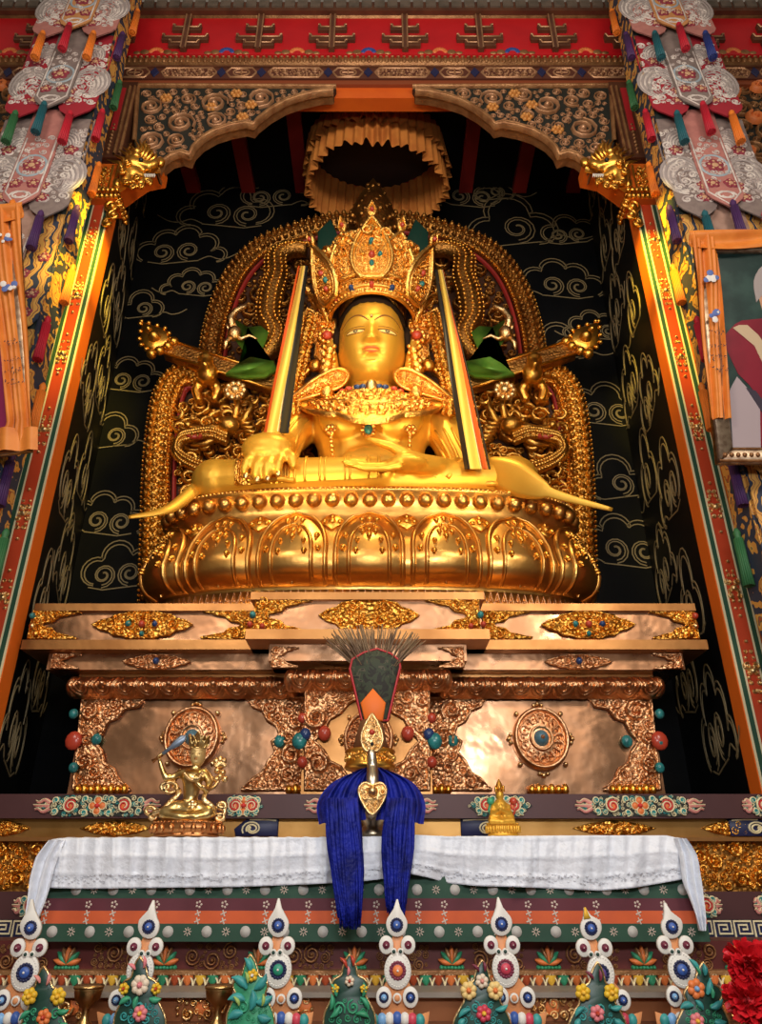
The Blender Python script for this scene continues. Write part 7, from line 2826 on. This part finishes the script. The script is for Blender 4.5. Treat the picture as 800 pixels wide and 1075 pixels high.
# ================================================================== RED ARTIFICIAL FLOWERS
red_pet = mat('red_petal', (0.72, 0.012, 0.02), 0, 0.5, (0.56, 0.006, 0.015), 14)
root = thing('red_bouquet', 'bunch of ruffled bright red flowers at the lower right corner', 'flowers', (P(795, 1080, 3.25).x, 3.25, ZS2))
for (px, py, r, sd) in ((786, 1012, 25, 1), (806, 1010, 22, 2), (786, 1050, 26, 3), (812, 1045, 25, 4)):
    c = P(px, py, 3.28)
    k = mpp(py, 3.28)
    rnd = random.Random(sd)
    b = MB()
    for i in range(150):
        v = Vector((rnd.gauss(0, 1), rnd.gauss(0, 1) - 0.5, rnd.gauss(0, 1))).normalized()
        L = r * k * rnd.uniform(0.75, 1.05)
        t = v.cross(Vector((rnd.gauss(0, 1), rnd.gauss(0, 1), rnd.gauss(0, 1)))).normalized()
        s = v.cross(t)
        n0 = len(b.v)
        wv = r * k * 0.20
        for q in range(4):
            f = (0.25, 0.6, 0.88, 1.0)[q]
            ww = (0.3, 0.8, 1.1, 0.7)[q] * wv
            for e in (-1, -0.33, 0.33, 1):
                b.v.append(tuple(c + v * L * f + t * ww * e + s * (0.22 * wv * math.cos(e * 5 + q))))
        for q in range(3):
            for e in range(3):
                b.f.append((n0 + q * 4 + e, n0 + q * 4 + e + 1, n0 + q * 4 + e + 5, n0 + q * 4 + e + 4))
    b.ell(c, r * k * 0.55, 12, 8)
    b.build('bloom', red_pet, root)
b = MB()
for px in (784, 800, 812):
    b.tube([P(px, 1040, 3.28), (P(798, 1080, 3.25).x + (px - 798) * 0.0006, 3.25, ZS2)], 0.008, 6)
b.build('stalk', leaf_green, root)

# ================================================================== PILLARS WRAPPED IN EMBROIDERED PENNANTS
emb_white = mat('embroidery_white', (0.72, 0.65, 0.60), 0, 0.75, (0.46, 0.38, 0.36), 12)
emb_grey = mat('embroidery_grey', (0.36, 0.31, 0.30), 0, 0.75)
emb_maroon = mat('embroidery_maroon', (0.26, 0.03, 0.05), 0, 0.7)
emb_tan = mat('embroidery_tan', (0.60, 0.36, 0.20), 0, 0.7)
emb_blue = mat('embroidery_blue', (0.34, 0.42, 0.48), 0, 0.7)
gr_taupe = mat('ground_taupe', (0.42, 0.26, 0.20), 0, 0.8, (0.34, 0.20, 0.15), 14)
gr_rose = mat('ground_rose', (0.50, 0.20, 0.17), 0, 0.8, (0.42, 0.16, 0.14), 14)
gr_red = mat('ground_red', (0.36, 0.015, 0.03), 0, 0.8)
gr_grey = mat('ground_grey', (0.26, 0.20, 0.18), 0, 0.8, (0.20, 0.15, 0.14), 14)
gr_teal = mat('ground_teal', (0.04, 0.06, 0.055), 0, 0.8)
gr_tan = mat('ground_tan', (0.66, 0.30, 0.11), 0, 0.8, (0.56, 0.24, 0.08), 10)
brocade = ramp_mat('brocade', [(0, (0.03, 0.04, 0.07)), (0.20, (0.66, 0.32, 0.06)), (0.46, (0.74, 0.42, 0.09)), (0.60, (0.12, 0.13, 0.07)), (0.68, (0.42, 0.09, 0.03)), (0.80, (0.68, 0.36, 0.08))], 3.2, 8.0, 0.7)
tass = {'o': mat('tassel_orange', (0.85, 0.22, 0.02), 0, 0.6), 'p': mat('tassel_purple', (0.07, 0.02, 0.11), 0, 0.6), 'r': mat('tassel_red', (0.52, 0.01, 0.03), 0, 0.6), 't': mat('tassel_teal', (0.01, 0.11, 0.14), 0, 0.6), 'g': mat('tassel_green', (0.03, 0.15, 0.05), 0, 0.6), 'k': mat('tassel_pink', (0.72, 0.08, 0.12), 0, 0.6), 'b': mat('tassel_blue', (0.02, 0.04, 0.22), 0, 0.6)}
YPL = 4.30


def tassel(par, p, m, L=0.36, r=0.026):
    p = Vector(p)
    b = MB().lathe([(0.008, 0.04), (0.020, 0.02), (0.026, 0.0), (0.020, -0.02), (0.028, -0.04), (r, -L * 0.5), (r * 1.3, -L), (r * 1.0, -L - 0.01), (0, -L - 0.005)], p, 14)
    for i in range(14):
        g = 2 * PI * i / 14
        b.tube([p + Vector((0.026 * math.cos(g), 0.026 * math.sin(g), -0.04)), p + Vector((r * 1.08 * math.cos(g), r * 1.08 * math.sin(g), -L * 0.6)), p + Vector((r * 1.35 * math.cos(g + .05), r * 1.35 * math.sin(g + .05), -L - 0.012))], 0.0075, 4)
    return b.build('tassel', m, par)


def rosette(W_, T_, a, c, r, fr):
    for i in range(5):
        g = 2 * PI * i / 5 + 0.4
        W_.dome(a + r * 0.55 * math.cos(g), c + r * 0.55 * math.sin(g), r * 0.48, fr, 0.002, 0.010, 8)
    T_.dome(a, c, r * 0.38, fr, 0.008, 0.008, 8)
    for i in range(5):
        g = 2 * PI * i / 5 + 0.4
        T_.dome(a + r * 0.58 * math.cos(g), c + r * 0.58 * math.sin(g), r * 0.16, fr, 0.011, 0.005, 6)


def plume(W_, G_, a, c, s, r, fr):
    """curling feather: nested arcs sweeping from a root"""
    outl = []
    for i in range(21):
        t = i / 20
        g = math.radians(-75 + 275 * t)
        rr = r * (1.04 - 0.40 * t * t)
        outl.append((a + s * rr * math.cos(g), c + rr * 1.35 * math.sin(g)))
    outl = outl if area(outl) > 0 else outl[::-1]
    W_.prism(outl, fr, 0.0, 0.003)
    for k in range(7):
        q = r * (1.0 - 0.115 * k)
        pts = []
        for i in range(15):
            t = i / 14
            g = math.radians(-60 + 255 * t)
            rr = q * (1.0 - 0.42 * t * t)
            pts.append((a + s * (rr * math.cos(g) - r * 0.06 * k), c + rr * 1.35 * math.sin(g) - r * 0.10 * k))
        G_.ridge(pts, [q * 0.05 * (0.5 + math.sin(PI * i / 14)) for i in range(15)], fr, 0.003, 0.006)
    for k in range(3):
        c0 = (a - s * r * (0.2 + 0.25 * k), c - r * (0.95 + 0.12 * k))
        pts = [(c0[0] + s * r * 0.24 * (1 - 0.7 * t) * math.cos(5.5 * t), c0[1] + r * 0.28 * (1 - 0.7 * t) * math.sin(5.5 * t)) for t in [i / 11 for i in range(12)]]
        W_.ridge(pts, r * 0.045, fr, 0.001, 0.008)


def wrapped_pillar(x0, x1, inner, lab, tset):
    xc = (x0 + x1) / 2
    root = thing('wrapped_pillar', lab, 'pillar', (xc, YPL + 0.17, 0))
    MB().box((x0, YPL, 0), (x1, YPL + 0.27, 10.9)).build('pillar_core', gr_teal, root, False)
    rows_z = [E + 9.5, E + 8.3, E + 7.13, E + 5.97, E + 4.74, E + 3.55, E + 2.35, E + 1.2, E + 0.1]
    wd = x1 - x0
    for r_, zb_ in enumerate(rows_z):
        L = 1.34
        for j, (f0, f1, drop) in enumerate(((0.0, 0.40, 0.0), (0.60, 1.0, 0.0), (0.30, 0.70, 0.10))):
            a0, a1 = x0 + wd * f0 - (0.02 if j == 0 else 0), x0 + wd * f1 + (0.02 if j == 1 else 0)
            ac, hw_ = (a0 + a1) / 2, (a1 - a0) / 2
            z1 = zb_ + L + drop
            lift = 0.03 if j == 2 else 0.012
            rt = random.Random(r_ * 7 + j)

            def fr(a, c, h, z1=z1, lift=lift, ac=ac, L=L, j=j):
                t = (z1 - c) / L
                return (a, YPL - lift - 0.085 * t * t - h + 0.9 * (a - ac) ** 2 * 0.4, c)
            pts = [(ac - hw_, z1), (ac - hw_, zb_ + drop + 0.20), (ac - hw_ * 0.8, zb_ + drop + 0.13), (ac, zb_ + drop), (ac + hw_ * 0.8, zb_ + drop + 0.13), (ac + hw_, zb_ + drop + 0.20), (ac + hw_, z1)]
            # subdivide long sides so the flap can flare
            q = []
            for i in range(len(pts)):
                p, n_ = pts[i], pts[(i + 1) % len(pts)]
                for s in range(6 if abs(p[1] - n_[1]) > 0.5 else 1):
                    k_ = s / (6 if abs(p[1] - n_[1]) > 0.5 else 1)
                    q.append((p[0] + (n_[0] - p[0]) * k_, p[1] + (n_[1] - p[1]) * k_))
            low = r_ >= 5
            if j == 2:
                gm = (gr_tan, gr_tan, gr_tan, gr_grey, gr_rose, gr_taupe, gr_taupe, gr_rose, gr_taupe)[r_]
            else:
                gm = (gr_taupe, gr_taupe, gr_rose, gr_red, gr_grey, brocade, brocade, brocade, gr_red)[r_]
            b = MB()
            # flap as a grid: shaped lower edge
            def gr(u, v):
                a = a0 + (a1 - a0) * u
                e = abs(u - 0.5) * 2
                zl = zb_ + drop + (0.13 * e / 0.8 if e < 0.8 else 0.13 + 0.07 * (e - 0.8) / 0.2)
                return fr(a, z1 + (zl - z1) * v, 0.0)
            b.grid(gr, 10, 10)
            n = len(b.v)
            b.v += [(p[0], p[1] + 0.010, p[2]) for p in b.v[:n]]
            b.f += [tuple(i + n for i in reversed(qq)) for qq in b.f[:]]
            pn = b.build('pennant', gm, root)
            W_, G_, M_, T_ = MB(), MB(), MB(), MB()
            zc = zb_ + drop + 0.55
            if j == 2:
                for dx, dz, rr in ((0, 0.02, 0.085), (-0.075, -0.22, 0.062), (0.075, -0.22, 0.062)):
                    rosette(M_, T_, ac + dx, zc + dz, rr, fr)
                W_.ridge([(ac - hw_ * 0.86, zc + 0.4), (ac - hw_ * 0.86, zb_ + drop + 0.22), (ac, zb_ + drop + 0.045), (ac + hw_ * 0.86, zb_ + drop + 0.22), (ac + hw_ * 0.86, zc + 0.4)], 0.008, fr, 0.001, 0.006)
                for s in (-1, 1):
                    W_.ridge([(ac + s * 0.09 * (1 - 0.6 * t) * math.cos(6 * t) , zb_ + drop + 0.17 + 0.06 * math.sin(6 * t) * (1 - 0.6 * t)) for t in [i / 10 for i in range(11)]], 0.010, fr, 0.001, 0.006)
                W_.scrolls([(ac - hw_ * 0.78, zb_ + drop + 0.30), (ac + hw_ * 0.78, zb_ + drop + 0.30), (ac + hw_ * 0.78, z1 - 0.35), (ac - hw_ * 0.78, z1 - 0.35)], fr, 0.016, 0.034, 26, r_ * 3 + j, 0.001, 0.14, 0.2, bosses=False)
                G_.ridge([(ac + 0.12 * math.cos(g), zc + 0.02 + 0.14 * math.sin(g)) for g in [2 * PI * i / 20 for i in range(20)]], 0.012, fr, 0.001, 0.006, closed=True)
            elif not (low and gm is brocade):
                s = -1 if j == 0 else 1
                W_.scrolls([(ac - hw_ * 0.9, zb_ + drop + 0.22), (ac + hw_ * 0.9, zb_ + drop + 0.22), (ac + hw_ * 0.9, z1 - 0.12), (ac - hw_ * 0.9, z1 - 0.12)], fr, 0.02, 0.05, 55, r_ * 3 + j, 0.001, 0.15, 0.2, bosses=False)
                plume(W_, G_, ac + s * 0.02, zc + 0.04, s, 0.20, fr)
                plume(W_, G_, ac - s * 0.03, zb_ + drop + 1.02, s, 0.13, fr)
                rosette(M_, T_, ac - s * 0.10, zc - 0.12, 0.07, fr)
                rosette(M_, T_, ac - s * 0.07, zc - 0.27, 0.06, fr)
                rosette(M_, T_, ac + s * 0.03, zc + 0.36, 0.07, fr)
            else:
                for dz in (-0.3, -0.1, 0.12, 0.3):
                    rosette(M_, T_, ac + 0.06 * (-1 if dz * 10 % 2 > 1 else 1), zc + dz, 0.055, fr)
            for bb, nm, m in ((W_, 'white_embroidery', emb_white), (G_, 'pale_embroidery', emb_blue if j == 2 else emb_grey), (M_, 'maroon_blossom', emb_maroon), (T_, 'tan_stitching', emb_tan)):
                if bb.v:
                    bb.build(nm, m, pn)
            c = tset[(r_ * 3 + (0, 2, 1)[j]) % len(tset)]
            p = fr(ac, zb_ + drop + 0.02, 0.03)
            tassel(pn, p, tass[c])
    # brocade side panels that face into the niche
    xs = x1 if inner > 0 else x0
    b = MB().grid(lambda u, v: (xs + inner * (0.012 + 0.012 * math.sin(9 * v * 6 + 3 * u) * u), YPL - 0.03 + 0.30 * u, 10.8 * v), 6, 80)
    n = len(b.v)
    b.v += [(p[0] - inner * 0.01, p[1], p[2]) for p in b.v[:n]]
    b.f += [tuple(i + n for i in reversed(qq)) for qq in b.f[:]]
    b.build('brocade_side', brocade, root)
    for k, zb_ in enumerate(rows_z[1:-1]):
        for q, (dy, dz) in enumerate(((0.06, 0.25), (0.22, -0.25))):
            c = ('r', 'o', 'p', 'g', 'r', 'o', 'p', 'o')[(k * 2 + q) % 8]
            tassel(root, (xs + inner * 0.05, YPL - 0.04 + dy, zb_ + dz), tass[c], 0.36, 0.024)
    return root


wrapped_pillar(-3.32, -2.56, 1, 'pillar wrapped in embroidered pennants and tassels at the left edge', 'ootpororogtrtoprogo')
wrapped_pillar(2.43, 3.19, -1, 'pillar wrapped in embroidered pennants and tassels at the right edge', 'otopkptrbtrotpkoobo')

# ================================================================== FRAMED PORTRAITS DRAPED WITH ORANGE SILK
frame_silver = mat('frame_silver', (0.42, 0.32, 0.22), 0.8, 0.4, (0.22, 0.14, 0.09), 20)
pic_green = mat('picture_green', (0.012, 0.035, 0.032), 0, 0.3, (0.03, 0.07, 0.06), 7)
pic_robe = mat('picture_robe', (0.24, 0.012, 0.03), 0, 0.3, (0.18, 0.008, 0.022), 5)
pic_pale = mat('picture_pale', (0.42, 0.34, 0.36), 0, 0.3)
pic_skin = mat('picture_skin', (0.56, 0.30, 0.18), 0, 0.3)
pic_cream = mat('picture_cream', (0.58, 0.44, 0.28), 0, 0.3)
pic_blue = mat('picture_blue', (0.03, 0.10, 0.20), 0, 0.3)
pic_mag = mat('picture_magenta', (0.26, 0.015, 0.08), 0, 0.3)
ink = mat('ink', (0.03, 0.02, 0.04), 0, 0.6)
print_blue = mat('print_blue', (0.10, 0.16, 0.42), 0, 0.6)
print_white = mat('print_white', (0.8, 0.75, 0.7), 0, 0.6)

for sd, bl, tl, lab, slab_ in ((1, P(753, 487, 4.10), P(728, 253, 3.72), 'framed portrait of a person in a red robe at the right edge', 'orange silk scarf draped over the right portrait frame'), (-1, P(33, 474, 4.10), P(20, 224, 3.66), 'framed portrait seen only as a sliver at the left edge', 'orange silk scarf draped over the left portrait frame')):
    v = (tl - bl)
    H_ = v.length
    v = v / H_
    u = Vector((sd, 0, 0))
    n = u.cross(v)
    if n.y > 0:
        n = -n
    u = (u - v * u.dot(v)).normalized()
    fr = frame(bl, u, v, n)
    Wd = 1.30
    root = thing('framed_portrait', lab, 'picture', tuple(bl))
    B = 0.10
    for pts in ([(0, 0), (Wd, 0), (Wd - B, B), (B, B)], [(0, 0), (B, B), (B, H_ - B), (0, H_)], [(0, H_), (B, H_ - B), (Wd - B, H_ - B), (Wd, H_)], [(Wd, 0), (Wd, H_), (Wd - B, H_ - B), (Wd - B, B)]):
        pts = pts if area(pts) > 0 else pts[::-1]
        b = MB().prism(pts, fr, -0.03, 0.035, 0.012)
        f = b.build('frame_rail', frame_silver, root)
    b = MB()
    for i in range(30):
        b.dome(0.04 + i * 0.042, 0.05, 0.018, fr, 0.03, 0.018, 7)
    b.ridge([(0.0, 0.012), (Wd, 0.012)], 0.010, fr, 0.03, 0.014)
    b.ridge([(0.09, 0.09), (Wd, 0.09)], 0.008, fr, 0.03, 0.014)
    b.build('carved_beading', brown_gilt, root)
    pc_ = MB().prism([(B, B), (Wd - B, B), (Wd - B, H_ - B), (B, H_ - B)], fr, -0.02, 0.0).build('picture', pic_green if sd > 0 else pic_blue, root, False)

    def shape(pts, m, h, nm):
        pts = [(x, z) for x, z in pts]
        pts = pts if area(pts) > 0 else pts[::-1]
        MB().prism(pts, fr, 0.0, h).build(nm, m, pc_, False)
    if sd > 0:
        shape(smooth_poly([(0.12, 0.86), (0.22, 0.98), (0.40, 1.02), (Wd - B, 1.06), (Wd - B, 0.1), (0.30, 0.1), (0.33, 0.42), (0.20, 0.62)], 2), pic_robe, 0.003, 'red_robe')
        shape([(0.13, 0.50), (0.19, 0.60), (0.32, 0.42), (0.29, 0.11), (0.11, 0.11)], pic_pale, 0.005, 'pale_backdrop')
        for ex in (0.52, 0.62):
            shape([(ex - 0.03, 1.21), (ex, 1.225), (ex + 0.03, 1.21), (ex, 1.20)], ink, 0.008, 'portrait_eye')
            shape([(ex - 0.035, 1.245), (ex, 1.258), (ex + 0.035, 1.245), (ex, 1.25)], emb_grey, 0.008, 'portrait_brow')
        shape([(0.535, 1.085), (0.575, 1.10), (0.615, 1.085), (0.575, 1.075)], pic_robe, 0.008, 'portrait_mouth')
        shape([(0.555, 1.14), (0.575, 1.20), (0.595, 1.14)], pic_cream, 0.007, 'portrait_nose')
        shape(smooth_poly([(0.20, 0.95), (0.30, 0.97), (0.42, 0.80), (0.46, 0.60), (0.40, 0.62), (0.33, 0.82)], 2), pic_cream, 0.006, 'cream_collar')
        shape([(0.24, 0.52), (0.30, 0.50), (0.42, 0.30), (0.36, 0.28)], ink, 0.007, 'dark_sash')
        shape(smooth_poly([(0.42, 1.05), (0.40, 1.22), (0.46, 1.36), (0.58, 1.40), (0.70, 1.34), (0.74, 1.18), (0.68, 1.02), (0.55, 0.96)], 3), pic_skin, 0.005, 'head')
        shape(smooth_poly([(0.38, 1.14), (0.38, 1.30), (0.46, 1.42), (0.60, 1.45), (0.74, 1.38), (0.66, 1.34), (0.50, 1.32), (0.43, 1.20)], 3), emb_grey, 0.007, 'grey_hair')
    else:
        shape([(B, B), (Wd - B, B), (Wd - B, H_ * 0.45), (B, H_ * 0.45)], pic_mag, 0.003, 'magenta_robe')
    # silk scarf
    sk = thing('silk_scarf', slab_, 'scarf', tuple(fr(0.05, H_, 0.05)))
    b = MB()
    w0 = 0.17 if sd > 0 else 0.20

    def drape(uu, vv):
        z = H_ + 0.03 - (H_ - 0.26) * vv if sd > 0 else H_ + 0.03 - (H_ - 0.03) * vv
        wv = w0 * (1.0 - 0.18 * vv + 0.12 * math.sin(5 * vv) * 0.5) * (1.0 if vv < 0.92 or sd > 0 else 1 + (vv - 0.92) * 5)
        a = -0.035 + wv * uu
        return fr(a, z, 0.05 + 0.016 * math.sin(uu * 11 + 3 * vv) + 0.010 * math.sin(uu * 23 + 7 * vv) + 0.01 * math.sin(9 * vv))
    b.grid(drape, 24, 50)
    m_ = len(b.v)
    b.v += [tuple(Vector(p) - n * 0.006) for p in b.v[:m_]]
    b.f += [tuple(i + m_ for i in reversed(qq)) for qq in b.f[:]]
    b.build('hanging_fall', silk_orange, sk)
    b = MB().grid(lambda uu, vv: fr(-0.05 + (Wd + 0.08) * uu, H_ + 0.045 - (0.13 + 0.02 * math.sin(9 * uu)) * vv, 0.055 + 0.014 * math.sin(vv * 7 + 5 * uu)), 40, 10)
    m_ = len(b.v)
    b.v += [tuple(Vector(p) - n * 0.006) for p in b.v[:m_]]
    b.f += [tuple(i + m_ for i in reversed(qq)) for qq in b.f[:]]
    b.build('top_fold', silk_orange, sk)
    if sd < 0:
        b = MB().grid(lambda uu, vv: fr(-0.08 + (0.30) * uu, 0.13 - 0.16 * vv + 0.04 * uu, 0.075 + 0.02 * math.sin(uu * 12) + 0.02 * vv), 20, 8)
        m_ = len(b.v)
        b.v += [tuple(Vector(p) - n * 0.006) for p in b.v[:m_]]
        b.f += [tuple(i + m_ for i in reversed(qq)) for qq in b.f[:]]
        b.build('flared_end', silk_orange, sk)
    fq = lambda a, c, h: fr(a, c, 0.082 + h)
    b = MB()
    rnd = random.Random(4 + sd)
    zr = (0.62, 0.70, 0.78, 0.88) if sd > 0 else (0.46, 0.54, 0.62, 0.74)
    for z in zr:
        for k in range(7):
            a = 0.0 + 0.017 * k
            for s in range(2):
                p0 = (a + rnd.uniform(-0.006, 0.006), z + rnd.uniform(-0.014, 0.014))
                b.ridge([p0, (p0[0] + rnd.uniform(-0.012, 0.014), p0[1] + rnd.uniform(-0.014, 0.014))], 0.0022, fq, 0, 0.002, flat=True)
    b.build('ink_writing', ink, sk, False)
    c1, c2 = MB(), MB()
    for z in ((H_ * 0.66, H_ * 0.87) if sd < 0 else (H_ * 0.62, H_ * 0.80)):
        for k in range(6):
            (c1 if k % 2 else c2).dome(0.05 + rnd.uniform(-0.03, 0.05), z + rnd.uniform(-0.03, 0.03), rnd.uniform(0.012, 0.026), fq, 0, 0.003, 7)
    c1.build('blue_print', print_blue, sk)
    c2.build('white_print', print_white, sk)
